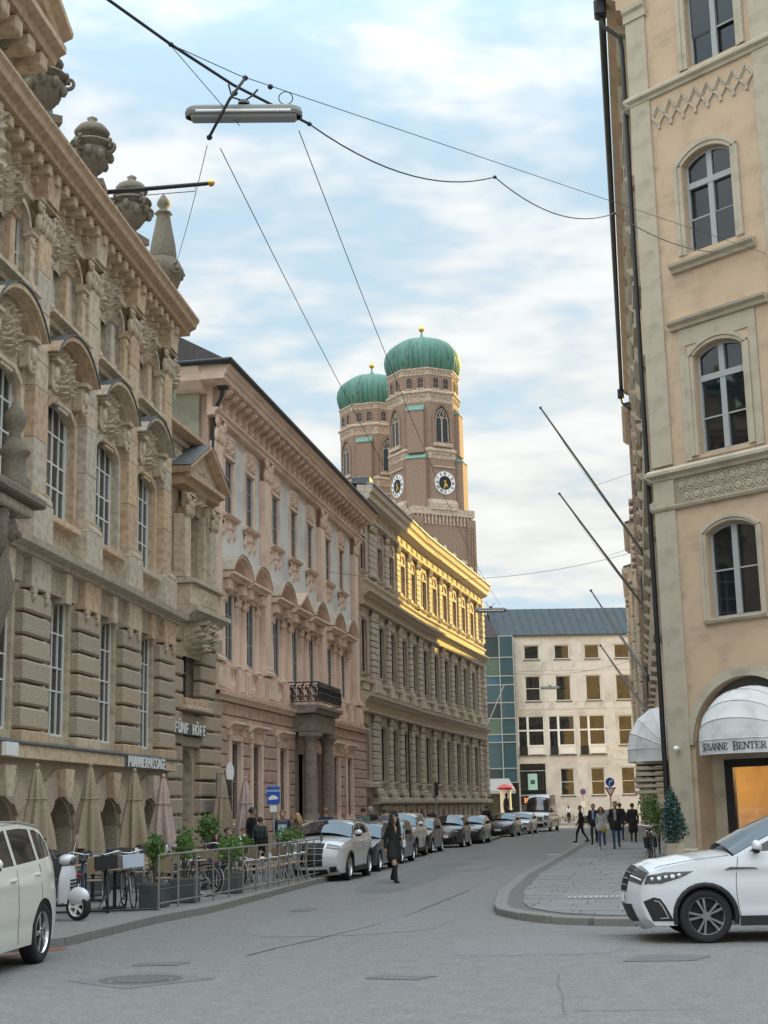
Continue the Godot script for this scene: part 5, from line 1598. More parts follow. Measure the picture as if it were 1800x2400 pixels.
	rl.tube([Vector3(10.55, 7.3, 0.1), Vector3(10.55, 7.3, 1.42), Vector3(15.2, 7.3, 1.42), Vector3(15.2, 7.3, 0.1)], 0.03, 6); rl.tube([Vector3(10.55, 6.48, 0.1), Vector3(10.55, 6.48, 1.42), Vector3(15.2, 6.48, 1.42), Vector3(15.2, 6.48, 0.1)], 0.025, 6)
	var rail := part(b, "balcony_railing", rl, M.iron)
	var sm := MB.new()
	volute(sm, Vector3(0, 0.2, 0), 0.17, 0.022, 1.6); volute(sm, Vector3(0.02, 0.56, 0), 0.17, 0.022, 1.6, -1.0, -PI / 2)
	sm.tube([Vector3(-0.2, 0.02, 0), Vector3(0.05, 0.4, 0.06), Vector3(-0.18, 0.8, 0)], 0.018, 5)
	for k in 6: sm.ball(Vector3(0.12 * sin(k * 2.1), 0.1 + k * 0.12, 0.03), Vector3(0.05, 0.07, 0.03), 6, 4)
	var smm := sm.mesh()
	for k in 13: part(rail, "scroll", smm, M.iron, at_xf(Vector3(10.73 + k * 0.36, 6.48, 1.42)))
	for k in 4: part(rail, "scroll", smm, M.iron, at_xf(Vector3(10.55, 6.48, 0.3 + k * 0.34), PI / 2))
# ---------------------------------------------------------------- long grey stone building that bends with the street
func stone_building() -> void:
	var b := thing("stone_building", "long grey-brown stone building with banded pilasters bending along the street", "building")
	facade(b, -1.49, -78.13, 12.1)
	var wing := Node3D.new(); wing.name = "far_wing"
	b.add_child(wing)
	wing.transform = at_xf(Vector3(16.8, 0, 0), deg_to_rad(-1.9))
	stone_range(b, 0.0, 16.8, [1.0, 5.55, 8.75, 12.15, 15.55], [2.95, 3.65, 7.15, 10.45, 13.85, 16.75], true)
	stone_range(wing, 0.0, 23.0, [2.2, 5.55, 9.0, 12.45, 15.9, 19.35], [0.25, 3.85, 7.28, 10.72, 14.18, 17.62, 21.2, 22.6], false)
	# end towards the square
	var e := MB.new()
	e.quad(Vector3(23.0, 0, 0.0), Vector3(23.0, 0, -16), Vector3(23.0, 19.0, -16), Vector3(23.0, 19.0, 0.0)); part(wing, "end_wall", e, M.grey1)
	for y in [[2.2, 0.5], [7.6, 0.5], [13.3, 0.6], [18.6, 0.9]]:
		var q := MB.new(); q.xf = Transform3D(Basis(Vector3.UP, PI / 2), Vector3(23.0, 0, 0))
		q.mould([Vector2(0, 0), Vector2(y[1] * 0.5, 0.05), Vector2(y[1], 0.3), Vector2(y[1], 0.5), Vector2(0, 0.6)], 0, 16, 0, y[0]); part(wing, "end_cornice", q, M.grey2)
	var yy := 2.9
	while yy < 18:
		if not (yy > 6.9 and yy < 8.8) and not (yy > 12.6 and yy < 14.6): block(wing, "quoin", Vector3(22.4, yy, -1.2), Vector3(23.35, yy + 0.42, 0.36), 0.04, M["grey%d" % rng.randi_range(0, 3)])
		yy += 0.46

func stone_range(b: Node3D, x0: float, x1: float, wx: Array, px: Array, first: bool) -> void:
	var op := []
	for c in wx:
		op.append(Rect2(c - 0.7, 3.42, 1.4, 3.0))
		op.append(Rect2(c - 0.68, 9.25, 1.36, 2.95))
		op.append(Rect2(c - 0.6, 14.95, 1.2, 2.0))
		if first and c < 2: continue
		op.append(Rect2(c - 0.45, 0.5, 0.9, 1.2))
	if first: op.append(Rect2(0.7, 0.13, 1.5, 2.45))
	var w := MB.new()
	wall(w, x0, x1, 0, 18.7, op, 0.3, 0.0)
	if first: arch_fill(w, 0.7, 2.2, 1.85, 2.58, 0.0, 0.42)
	part(b, "wall", w, M.grey1)
	var ic := MB.new(); ic.box(Vector3(x0, 0, -16), Vector3(x1 - 0.02, 18.6, -0.7)); part(b, "interior", ic, M.room)
	for c in wx:
		for q in [[0.7, 3.42, 3.0], [0.68, 9.25, 2.95], [0.6, 14.95, 2.0]]:
			var wn := make_window(b, c - q[0], q[1], -0.2, q[0] * 2, q[2], 2, [0.66], M.iron, M.glass_soft, 0.06, false)
			# smooth reddish jambs
			var jm := MB.new()
			for s in [-1.0, 1.0]: jm.box(Vector3(c + s * (q[0] + 0.07) - 0.07, q[1], -0.05), Vector3(c + s * (q[0] + 0.07) + 0.07, q[1] + q[2], 0.06))
			part(wn, "jamb", jm, M.jamb, wn.transform.affine_inverse())
			var sl := MB.new(); sl.mould([Vector2(0, -0.16), Vector2(0.16, -0.12), Vector2(0.2, -0.04), Vector2(0, 0)], c - q[0] - 0.1, c + q[0] + 0.1, 0, q[1]); part(wn, "sill", sl, M.grey2, wn.transform.affine_inverse())
		# lintel panels, blind arch on top
		block(b, "lintel_panel", Vector3(c - 0.62, 6.5, -0.03), Vector3(c + 0.62, 7.0, 0.07), 0.03, M.grey2)
		block(b, "lintel_panel", Vector3(c - 0.6, 12.28, -0.03), Vector3(c + 0.6, 12.85, 0.07), 0.03, M.grey2)
		var ba := MB.new(); arch_band(ba, c - 0.5, c + 0.5, 17.1, 17.55, 0.0, 0.08, 0.1); part(b, "blind_arch", ba, M.jamb)
		block(b, "parapet_panel", Vector3(c - 0.75, 8.3, -0.02), Vector3(c + 0.75, 8.82, 0.14), 0.03, M.grey3)
		if not (first and c < 2):
			for k in 3: block(b, "base_stone", Vector3(c - 1.35 + k * 0.93, 1.75 if k == 1 else 0.5, -0.02), Vector3(c - 0.5 + k * 0.93 - 0.02, 2.1 if k == 1 else 1.2, 0.28), 0.07, M["grey%d" % rng.randi_range(0, 3)])
			for k in [0, 2]: block(b, "base_stone", Vector3(c - 1.35 + k * 0.93, 1.24, -0.02), Vector3(c - 0.5 + k * 0.93 - 0.02, 2.1, 0.28), 0.07, M["grey%d" % rng.randi_range(0, 3)])
			var cw := MB.new(); cw.box(Vector3(c - 0.45, 0.5, -0.4), Vector3(c + 0.45, 1.7, -0.35)); part(b, "cellar_window", cw, M.glass_soft)
	# banded pilasters in three storeys
	for i in px.size():
		var x: float = px[i]
		var wd := 0.4 if i % 3 else 0.44
		for st in [[3.0, 6.6, 0.40], [9.0, 12.35, 0.36], [15.0, 17.4, 0.34]]:
			var y: float = st[0]
			block(b, "pilaster_base", Vector3(x - wd - 0.08, y - 0.26, 0), Vector3(x + wd + 0.08, y - 0.02, 0.3), 0.04, M.grey2)
			var k := 0
			while y < st[1] - 0.1:
				block(b, "banded_stone", Vector3(x - wd, y + 0.02, 0), Vector3(x + wd, y + st[2] - 0.02, 0.19 if st[0] < 14 else 0.14), 0.03 if st[0] < 14 else 0.012, M["grey%d" % rng.randi_range(0, 3)])
				y += st[2]; k += 1
			capital(b, x, st[1] + 0.02, 0.12, wd * 2.1, 0.52, M.grey2)
			block(b, "parapet_pier", Vector3(x - wd - 0.04, 8.22, 0), Vector3(x + wd + 0.04, 8.74, 0.36), 0.03, M.grey0) if st[0] == 9.0 else null
			if st[0] < 4: block(b, "base_pier", Vector3(x - wd - 0.06, 2.68, 0), Vector3(x + wd + 0.06, 2.76, 0.42), 0.02, M.grey2)
	# cornices
	var xa := x0 - (0.0 if first else 0.02); var xb := x1 + (0.0 if first else 0.45)
	var c0 := MB.new()
	c0.mould([Vector2(0.1, 2.14), Vector2(0.42, 2.16), Vector2(0.5, 2.24), Vector2(0.5, 2.44), Vector2(0, 2.5)], 2.6 if first else xa, xb); part(b, "base_ledge", c0, M.grey2)
	var c1 := MB.new()
	c1.mould([Vector2(0, 7.05), Vector2(0.34, 7.08), Vector2(0.36, 7.2), Vector2(0.26, 7.24), Vector2(0.26, 7.62), Vector2(0.42, 7.7), Vector2(0.44, 7.82), Vector2(0.62, 7.9), Vector2(0.64, 8.06), Vector2(0, 8.2)], xa, xb); part(b, "string_cornice", c1, M.grey0)
	var c2 := MB.new()
	c2.mould([Vector2(0, 12.9), Vector2(0.34, 12.92), Vector2(0.36, 13.04), Vector2(0.24, 13.08), Vector2(0.24, 13.36), Vector2(0.4, 13.44), Vector2(0.44, 13.54), Vector2(0.66, 13.62), Vector2(0.68, 13.76), Vector2(0.26, 13.86), Vector2(0.26, 14.2), Vector2(0.4, 14.3), Vector2(0.4, 14.4), Vector2(0, 14.5)], xa, xb); part(b, "string_cornice", c2, M.grey0)
	var rl := MB.new(); rl.mould([Vector2(0, 8.72), Vector2(0.22, 8.74), Vector2(0.24, 8.86), Vector2(0, 8.92)], xa, xb); part(b, "parapet_rail", rl, M.grey2)
	var c3 := MB.new()
	c3.mould([Vector2(0, 17.95), Vector2(0.28, 17.98), Vector2(0.3, 18.1), Vector2(0.22, 18.14), Vector2(0.22, 18.62), Vector2(0.5, 18.72), Vector2(0.7, 18.82), Vector2(0.74, 19.1), Vector2(0.86, 19.22), Vector2(0.9, 19.44), Vector2(0.94, 19.52), Vector2(0, 19.6)], xa, xb); part(b, "main_cornice", c3, M.grey2)
	var gt := MB.new(); gt.box(Vector3(xa, 19.56, 0.55), Vector3(xb, 19.68, 1.0)); part(b, "gutter", gt, M.zinc)
	var rf := MB.new()
	rf.quad(Vector3(xa, 19.6, 0.7), Vector3(xb, 19.6, 0.7), Vector3(xb, 20.2, -5), Vector3(xa, 20.2, -5)); part(b, "roof", rf, M.lead)
	# frieze studs and roof cresting
	var x := x0 + 0.8
	var n := 0
	while x < x1:
		block(b, "frieze_stud", Vector3(x - 0.09, 18.2, 0.2), Vector3(x + 0.09, 18.5, 0.27), 0.02, M.grey3)
		block(b, "frieze_stud", Vector3(x + 0.2, 18.2, 0.2), Vector3(x + 0.38, 18.5, 0.27), 0.02, M.grey3)
		if not first and n % 2 == 1 and x > 4:
			var cr := MB.new(); cr.lathe([Vector2(0.22, 0), Vector2(0.16, 0.3), Vector2(0.26, 0.4), Vector2(0.12, 0.7), Vector2(0.18, 0.86), Vector2(0, 1.1)], 8); part(b, "roof_finial", cr, M.grey2, at_xf(Vector3(x, 19.6, 0.1)))
		x += 1.7; n += 1
	if first:
		for q in [[1.2, 19.6], [7.6, 19.6]]: block(b, "roof_lantern", Vector3(q[0], q[1], -0.6), Vector3(q[0] + 1.0, q[1] + 0.75, 0.45), 0.05, M.lead)
		var lu := MB.new(); lu.box(Vector3(0.7, 0.1, -0.6), Vector3(2.2, 2.6, -0.4)); part(b, "gateway", lu, M.black)
		block(b, "gate_hood", Vector3(0.4, 3.02, 0), Vector3(2.45, 3.3, 0.45), 0.04, M.grey0)
		var dp := MB.new(); dp.tube([Vector3(10.9, 7.0, 0.42), Vector3(10.9, 2.5, 0.42)], 0.05, 6); part(b, "downpipe", dp, M.gutter)
# ---------------------------------------------------------------- beige corner house
func arched_window(b: Node3D, x0: float, x1: float, y0: float, ys: float, yt: float, frame_w: float, trans: float, bars: Array) -> void:
	var z := -0.28
	# a pane behind a casement frame; the top of the frame follows the arch
	var f := MB.new()
	var fw := 0.09
	var m := (x0 + x1) / 2
	f.box(Vector3(x0, y0, z), Vector3(x0 + fw, ys, z + 0.09)); f.box(Vector3(x1 - fw, y0, z), Vector3(x1, ys, z + 0.09)); f.box(Vector3(x0 + fw, y0, z), Vector3(x1 - fw, y0 + fw, z + 0.09))
	arch_band(f, x0 + fw, x1 - fw, ys - 0.02, yt - fw, z, z + 0.09, fw)
	f.box(Vector3(m - 0.1, y0 + fw, z), Vector3(m + 0.1, yt - 0.05, z + 0.1))
	if trans > 0: f.box(Vector3(x0 + fw, trans - 0.1, z), Vector3(x1 - fw, trans + 0.1, z + 0.115))
	for q in bars: f.box(Vector3(x0 + fw, q - 0.025, z + 0.02), Vector3(x1 - fw, q + 0.025, z + 0.07))
	var w := part(b, "window", f, M.frame_grey)
	var ys2 := [y0 + fw]
	ys2.append_array(bars)
	if trans > 0: ys2.append(trans)
	ys2.append(yt)
	ys2.sort()
	for i in ys2.size() - 1:
		for s in [[x0 + fw, m - 0.09], [m + 0.09, x1 - fw]]:
			var g := MB.new(); g.box(Vector3(s[0], ys2[i], z + 0.02), Vector3(s[1], ys2[i + 1], z + 0.03))
			part(w, "pane", g, M.glass, Transform3D(Basis(Vector3.UP, rng.randf_range(-0.004, 0.004)) * Basis(Vector3.RIGHT, rng.randf_range(-0.003, 0.003)), Vector3.ZERO))
	# two moulded fillets round the opening
	for q in [[0.02, frame_w * 0.55, 0.05], [frame_w * 0.55, frame_w, 0.09]]:
		var s := MB.new()
		for e in [-1.0, 1.0]:
			var xe = x0 - q[0] if e < 0 else x1 + q[0]
			var xo = x0 - q[1] if e < 0 else x1 + q[1]
			s.box(Vector3(minf(xe, xo), y0 - 0.02, -0.02), Vector3(maxf(xe, xo), ys, q[2]))
		arch_band(s, x0 - q[0], x1 + q[0], ys - 0.001, yt + q[0] * 0.95, -0.02, q[2], q[1] - q[0])
		part(w, "surround", s, M.beige_light)

func quarter_awning(label: String, xf: Transform3D, rad: float, out: float, drop: float, words: String) -> void:
	var a := thing("awning", label, "awning", Vector3.ZERO, 0, "white dome awnings of the corner shop")
	a.transform = xf
	# ribs swing from the wall to the front: each band of cloth is a part
	var bands := 4
	var arc := func(t: float, u: float) -> Vector3:
		var phi := t * PI / 2                     # 0 at the wall (upright), 90 degrees lying flat at the front
		var al := PI * u                          # along the half hoop
		return Vector3(-cos(al) * rad, sin(al) * rad * cos(phi) * 0.92, sin(al) * out * sin(phi) + 0.02)
	for k in bands:
		var rows := []
		for i in 5:
			var t := lerpf(float(k) / bands, float(k + 1) / bands, i / 4.0)
			var row := PackedVector3Array()
			for j in 19:
				var p: Vector3 = arc.call(t, j / 18.0)
				var sag := 0.035 * sin(PI * i / 4.0) * sin(PI * j / 18.0)
				row.append(p - Vector3(0, sag, sag * 0.6))
			rows.append(row)
		var mb := MB.new(); mb.grid(rows, true); part(a, "canvas", mb, M.canvas_white)
		var rb := MB.new(); var path := []
		for j in 19: path.append(arc.call(float(k + 1) / bands, j / 18.0) + Vector3(0, 0.004, 0.004))
		rb.tube(path, 0.014, 5); part(a, "rib", rb, M.canvas_white)
	var va := MB.new(); var rows2 := []
	for i in 2:
		var row := PackedVector3Array()
		for j in 25:
			var u := j / 24.0
			var p: Vector3 = arc.call(1.0, u)
			row.append(p - Vector3(0, drop * i, 0) + Vector3(0, 0, 0.012 * sin(j * 2.2) * i))
		rows2.append(row)
	va.grid(rows2, true)
	var v := part(a, "valance", va, M.canvas_white)
	if words:
		# letters follow the curved valance one by one
		var n := words.length()
		for k in n:
			if words[k] == " ": continue
			var u := 0.5 + (k - (n - 1) / 2.0) * 0.031
			var p: Vector3 = arc.call(1.0, u); var q: Vector3 = arc.call(1.0, u + 0.01)
			var d := (q - p); d.y = 0
			d = d.normalized()
			var nn := d.cross(Vector3.UP)
			var big := k == 0 or k == 8
			var tm := text_part(v, "letter", words[k], Vector3.ZERO, 0.34 if big else 0.28, M.iron, 0.006, "Droid Serif", 1.0, 400)
			tm.transform = Transform3D(Basis(d, Vector3.UP, nn), p + Vector3(0, -drop * 0.5, 0) + nn * 0.022)

func corner_house() -> void:
	var b := thing("corner_house", "beige plastered corner house with arched windows and a shop at street level", "building")
	facade(b, 8.6888, -45.1745, 138.2)
	var W := 16.0
	var op := [Rect2(1.9, 7.35, 1.78, 2.92), Rect2(1.88, 12.55, 1.8, 3.5), Rect2(1.93, 19.2, 1.84, 3.35), Rect2(2.45, 25.5, 1.85, 2.9), Rect2(0.98, 0.1, 3.94, 5.45)]
	for r in [Rect2(7.4, 7.35, 1.78, 2.92), Rect2(7.4, 12.55, 1.8, 3.5), Rect2(7.4, 19.2, 1.84, 3.35)]: op.append(r)
	var w := MB.new()
	wall(w, 0.0, W, 0, 30, op, 0.3, 0.0)
	for r in [[1.9, 3.68, 10.0, 10.27], [1.88, 3.68, 15.75, 16.05], [1.93, 3.77, 22.2, 22.55]]:
		arch_fill(w, r[0], r[1], r[2], r[3], 0.0, 0.3)
	arch_fill(w, 0.98, 4.92, 3.6, 5.55, 0.0, 0.3, 20)
	part(b, "wall", w, M.beige)
	arched_window(b, 1.9, 3.68, 7.35, 10.0, 10.27, 0.22, 0.0, [8.84])
	arched_window(b, 1.88, 3.68, 12.55, 15.75, 16.05, 0.27, 15.0, [13.7])
	arched_window(b, 1.93, 3.77, 19.2, 22.2, 22.55, 0.32, 21.5, [20.35])
	arched_window(b, 2.45, 4.3, 25.5, 28.2, 28.4, 0.34, 0.0, [26.6])
	for r in [[7.35, 2.92], [12.55, 3.5], [19.2, 3.35]]: make_window(b, 7.4, r[0], -0.28, 1.8, r[1], 2, [0.5], M.frame_grey, M.glass, 0.09, false)
	# flat corner strips and the second strip beyond the window axis
	for q in [[0.02, 0.83], [4.85, 5.7]]:
		for y in [[0.5, 10.98], [11.1, 11.95], [12.42, 25.0], [25.36, 28.6]]:
			if q[0] > 1 and y[0] < 7: continue
			block(b, "corner_strip", Vector3(q[0], y[0] + 0.003, -0.02), Vector3(q[1], y[1] - 0.003, 0.07 if q[0] < 1 else 0.05), 0.012, M.beige_light)
	var pl := MB.new(); pl.mould([Vector2(0, 0.1), Vector2(0.16, 0.1), Vector2(0.16, 0.46), Vector2(0.08, 0.52), Vector2(0, 0.52)], -0.05, 0.93); part(b, "plinth", pl, M.beige_light)
	var pl2 := MB.new(); pl2.mould([Vector2(0, 0.1), Vector2(0.16, 0.1), Vector2(0.16, 0.46), Vector2(0.08, 0.52), Vector2(0, 0.52)], 4.96, W); part(b, "plinth", pl2, M.beige_light)
	var cp := MB.new(); cp.mould([Vector2(0, 28.1), Vector2(0.12, 28.12), Vector2(0.12, 28.4), Vector2(0.2, 28.5), Vector2(0.2, 28.66), Vector2(0, 28.7)], -0.02, 0.9); part(b, "strip_capital", cp, M.beige_light)
	# bands
	for q in [[24.98, 0.2], [11.92, 0.24]]:
		var m := MB.new()
		m.mould([Vector2(0, q[0]), Vector2(q[1] * 0.4, q[0] + 0.03), Vector2(q[1] * 0.5, q[0] + 0.12), Vector2(q[1], q[0] + 0.2), Vector2(q[1], q[0] + 0.3), Vector2(0.06, q[0] + 0.42)], -0.15, W); part(b, "band", m, M.beige_light)
	var m2 := MB.new(); m2.mould([Vector2(0, 10.95), Vector2(0.1, 10.97), Vector2(0.14, 11.05), Vector2(0.14, 11.1), Vector2(0, 11.14)], -0.08, W); part(b, "band", m2, M.beige_light)
	# frieze: two rows of rosettes in interlaced rings, lozenges between
	var ring := MB.new(); ring.ring(Vector3.ZERO, Vector3.BACK, 0.18, 0.018, 16, 5)
	for k in 6: ring.ball(Vector3(cos(k * TAU / 6) * 0.075, sin(k * TAU / 6) * 0.075, 0.0), Vector3(0.05, 0.05, 0.022), 6, 4)
	ring.ball(Vector3.ZERO, Vector3(0.035, 0.035, 0.03), 6, 4)
	var rm := ring.mesh()
	var loz := MB.new(); frame_along(loz, PackedVector2Array([Vector2(-0.1, 0), Vector2(0, -0.12), Vector2(0.1, 0), Vector2(0, 0.12)]), 0.0, 0.02, 0.022)
	var lm := loz.mesh()
	var fb := MB.new(); fb.box(Vector3(0.86, 11.15, -0.01), Vector3(9.5, 11.9, 0.012)); part(b, "frieze_field", fb, mat("frieze_stone", Color(0.36, 0.31, 0.235), 0.92, T.stone, 0.4))
	for k in 22:
		part(b, "rosette", rm, M.beige_light, at_xf(Vector3(1.08 + k * 0.385, 11.71, 0.02)))
		part(b, "rosette", rm, M.beige_light, at_xf(Vector3(1.27 + k * 0.385, 11.33, 0.02)))
		part(b, "lozenge", lm, M.beige_light, at_xf(Vector3(1.27 + k * 0.385, 11.66, 0.012)))
		part(b, "lozenge", lm, M.beige_light, at_xf(Vector3(1.08 + k * 0.385, 11.4, 0.012)))
	# zigzag arcade under the upper band
	for k in 8:
		var x := 1.15 + k * 0.49
		var zz := MB.new()
		for t in [[0.0, 0.05, 0.06], [0.07, 0.035, 0.035]]:
			var d: float = t[0]
			for s in [-1.0, 1.0]:
				var a := Vector2(x, 24.72 - d * 1.4); var e := Vector2(x + s * (0.26 - d), 24.3)
				var dd := (e - a).normalized(); var nn = Vector2(-dd.y, dd.x) * t[1] * 0.5
				zz.ext(PackedVector2Array([a - nn, e - nn, e + nn, a + nn]), 0, t[2])
				var e2 := Vector2(x + s * (0.02 + d * 0.4), 24.02)
				dd = (e2 - e).normalized(); nn = Vector2(-dd.y, dd.x) * t[1] * 0.5
				zz.ext(PackedVector2Array([e - nn, e2 - nn, e2 + nn, e + nn]), 0, t[2])
		zz.box(Vector3(x - 0.045, 23.86, 0), Vector3(x + 0.045, 24.04, 0.06)); zz.ball(Vector3(x, 23.86, 0.03), Vector3(0.05, 0.04, 0.04), 6, 4)
		part(b, "zigzag_arch", zz, M.beige_light)
	# sill and hood mouldings
	var hs := [Vector2(0, 0), Vector2(0.12, 0.02), Vector2(0.15, 0.12), Vector2(0.28, 0.2), Vector2(0.3, 0.28), Vector2(0, 0.32)]
	var s3 := MB.new(); s3.mould(hs, 1.3, 4.48, 0, 18.63); part(b, "window_sill", s3, M.beige_light)
	var h2 := MB.new(); h2.mould(hs, 1.08, 4.74, 0, 16.74); part(b, "window_hood", h2, M.beige_light)
	var p2 := MB.new()
	wall(p2, 1.34, 4.24, 12.42, 16.74, [Rect2(1.6, 12.42, 2.36, 3.75)], 0.03, 0.035); part(b, "window_panel", p2, M.beige_light)
	var s1 := MB.new(); s1.mould([Vector2(0, 0), Vector2(0.1, 0.02), Vector2(0.14, 0.1), Vector2(0, 0.13)], 1.66, 3.92, 0, 7.2); part(b, "window_sill", s1, M.beige_light)
	# arch of the shop entrance
	for q in [[0.0, 0.14, 0.1], [0.14, 0.3, 0.05]]:
		var ar := MB.new(); arch_band(ar, 0.98 - q[0], 4.92 + q[0], 3.6, 5.55 + q[0], -0.02, q[2], q[1] - q[0], 24); part(b, "arch_moulding", ar, M.beige_light)
	# shop recess: plastered sides, a dark frame and the lit room behind
	var rc := MB.new()
	rc.quad(Vector3(0.98, 0.1, -0.3), Vector3(0.98, 0.1, -0.9), Vector3(0.98, 5.0, -0.9), Vector3(0.98, 5.0, -0.3)) ; rc.quad(Vector3(4.92, 0.1, -0.9), Vector3(4.92, 0.1, -0.3), Vector3(4.92, 5.0, -0.3), Vector3(4.92, 5.0, -0.9))
	rc.quad(Vector3(0.98, 3.6, -0.9), Vector3(4.92, 3.6, -0.9), Vector3(4.92, 3.6, -0.3), Vector3(0.98, 3.6, -0.3)); part(b, "recess", rc, M.beige)
	var room := MB.new()
	room.box(Vector3(0.4, 0.05, -6.2), Vector3(8.6, 0.13, -0.92)); room.box(Vector3(0.4, 3.45, -6.2), Vector3(8.6, 3.6, -0.92)); room.box(Vector3(0.4, 0.13, -6.3), Vector3(8.6, 3.45, -6.1)); room.box(Vector3(0.3, 0.13, -6.2), Vector3(0.5, 3.45, -0.92)); room.box(Vector3(8.4, 0.13, -6.2), Vector3(8.6, 3.45, -0.92))
	part(b, "shop_room", room, mat("ochre_wall", Color(0.58, 0.42, 0.13), 0.9, T.plaster, 0.3))
	var df := MB.new()
	for q in [[1.42, 1.72], [4.7, 4.92]]: df.box(Vector3(q[0], 0.13, -0.92), Vector3(q[1], 3.1, -0.78))
	df.box(Vector3(1.42, 2.9, -0.92), Vector3(4.92, 3.14, -0.78)); part(b, "door_frame", df, M.iron)
	var jw := MB.new(); jw.box(Vector3(0.98, 0.1, -0.92), Vector3(1.42, 3.6, -0.79)); jw.box(Vector3(1.42, 3.14, -0.92), Vector3(4.92, 3.6, -0.79)); part(b, "recess_wall", jw, M.beige_light)
	var gl := StandardMaterial3D.new(); gl.transparency = BaseMaterial3D.TRANSPARENCY_ALPHA; gl.albedo_color = Color(0.9, 0.95, 0.95, 0.12); gl.roughness = 0.02; M.clear_glass = gl
	var gp := MB.new(); gp.box(Vector3(1.72, 0.13, -0.86), Vector3(4.7, 2.9, -0.85)); part(b, "shop_pane", gp, gl)
	var ol := OmniLight3D.new(); ol.name = "shop_light"; ol.light_color = Color(1.0, 0.80, 0.48); ol.light_energy = 5.5; ol.omni_range = 30; ol.light_size = 0.2; ol.shadow_enabled = true; ol.position = Vector3(3.2, 2.9, -3.0); b.add_child(ol)
	var lm2 := mat("lamp_glow", Color(0.9, 0.8, 0.6), 0.5); lm2.emission_enabled = true; lm2.emission = Color(1, 0.8, 0.5); lm2.emission_energy_multiplier = 2.0
	var lp := MB.new(); lp.ball(Vector3(3.2, 2.9, -3.0), Vector3(0.13, 0.13, 0.13), 12, 8); lp.tube([Vector3(3.2, 3.0, -3.0), Vector3(3.2, 3.45, -3.0)], 0.012, 5); part(b, "shop_lamp", lp, lm2)
	shrub("indoor_plant", "dark leafy plant standing inside the lit shop", b.transform * Vector3(2.75, 0.13, -2.0), Vector3(0, 1.5, 0), Vector3(0.45, 0.75, 0.4), 1, "", 160, 0.2)
	# solid house behind, roof, gutter
	var core := MB.new()
	var poly := PackedVector2Array([Vector2(0.02, -0.02)])
	core.box(Vector3(5.3, 0, -30), Vector3(50, 29.8, -7)); core.box(Vector3(0.3, 3.7, -7), Vector3(W, 29.6, -0.7)); part(b, "interior", core, M.room)
	# camera housing on the corner strip
	var cam := MB.new(); cam.ball(Vector3(0.42, 3.5, 0.22), Vector3(0.09, 0.09, 0.11), 10, 8); cam.tube([Vector3(0.42, 3.5, 0.05), Vector3(0.42, 3.5, 0.2)], 0.03, 6); part(b, "security_camera", cam, M.sign_white)
	quarter_awning("white dome awning with dark serif lettering over the corner shop entrance", b.transform * at_xf(Vector3(3.1, 3.66, 0.0)), 1.72, 1.3, 0.42, "SUSANNE BENTER")
	# long side along the street
	var s := Node3D.new(); s.name = "street_side"
	b.add_child(s)
	var fr := Node3D.new(); facade(fr, 17.1563, -94.4523, 189.75)
	s.transform = b.transform.affine_inverse() * fr.transform
	var sx := fr.transform
	fr.free()
	var so := []
	var k2 := 0
	var x := 3.0
	while x < 47:
		for r in [[7.35, 2.9], [12.55, 3.5], [19.2, 3.3], [25.5, 2.7]]: so.append(Rect2(x, r[0], 1.7, r[1]))
		x += 4.4; k2 += 1
	var sw := MB.new(); wall(sw, 0, 50, 0, 29.6, so, 0.3, 0.0); sw.quad(Vector3(0, 0, -22), Vector3(0, 0, 0), Vector3(0, 29.6, 0), Vector3(0, 29.6, -22)); part(s, "wall", sw, M.beige)
	var si := MB.new(); si.box(Vector3(0.1, 0, -22), Vector3(44, 29.5, -0.6)); part(s, "interior", si, M.room)
	for r in so:
		var wn := make_window(s, r.position.x, r.position.y, -0.26, r.size.x, r.size.y, 2, [0.6], M.frame_grey, M.glass, 0.09, false)
		var su := MB.new()
		for e in [-0.13, r.size.x + 0.13]: su.box(Vector3(e - 0.13, 0, 0.24), Vector3(e + 0.13, r.size.y, 0.4))
		su.mould([Vector2(0, -0.2), Vector2(0.28, -0.16), Vector2(0.3, -0.04), Vector2(0, 0)], -0.35, r.size.x + 0.35, 0.26); su.mould([Vector2(0, 0), Vector2(0.2, 0.06), Vector2(0.34, 0.24), Vector2(0.34, 0.34), Vector2(0, 0.4)], -0.45, r.size.x + 0.45, 0.26, r.size.y + 0.1)
		part(wn, "surround", su, M.beige_light)
	for q in [[24.98, 0.25], [11.92, 0.3], [10.95, 0.16]]:
		var m := MB.new(); m.mould([Vector2(0, q[0]), Vector2(q[1] * 0.5, q[0] + 0.08), Vector2(q[1], q[0] + 0.2), Vector2(q[1], q[0] + 0.3), Vector2(0, q[0] + 0.4)], 0, 50.1); part(s, "band", m, M.beige_light)
	var ev := MB.new(); ev.mould([Vector2(0, 28.7), Vector2(0.3, 28.75), Vector2(0.3, 29.1), Vector2(0.6, 29.25), Vector2(0.62, 29.5), Vector2(0, 29.6)], 0, 50.0); part(s, "eaves", ev, M.beige)
	var gt := MB.new(); gt.tube([Vector3(0, 29.55, 0.78), Vector3(50.3, 29.55, 0.78)], 0.13, 8); part(s, "gutter", gt, M.gutter)
	var hop := MB.new()
	for e in [[49.2, 49.7], [0.1, 0.6]]:
		hop.cbox(Vector3(e[0], 28.85, 0.62), Vector3(e[1], 29.5, 1.05), 0.08)
		hop.tube([Vector3(e[0] + 0.25, 28.9, 0.8), Vector3(e[0] + 0.25, 28.5, 0.75), Vector3(e[0] + 0.25, 28.0, 0.2), Vector3(e[0] + 0.25, 27.5, 0.16), Vector3(e[0] + 0.25, 0.2, 0.16)], 0.08, 8)
		part(s, "downpipe", hop, M.gutter); hop = MB.new()
	var rf := MB.new(); rf.box(Vector3(0, 29.5, -20), Vector3(50, 29.75, 0.6)); part(s, "roof", rf, M.roof_tile)
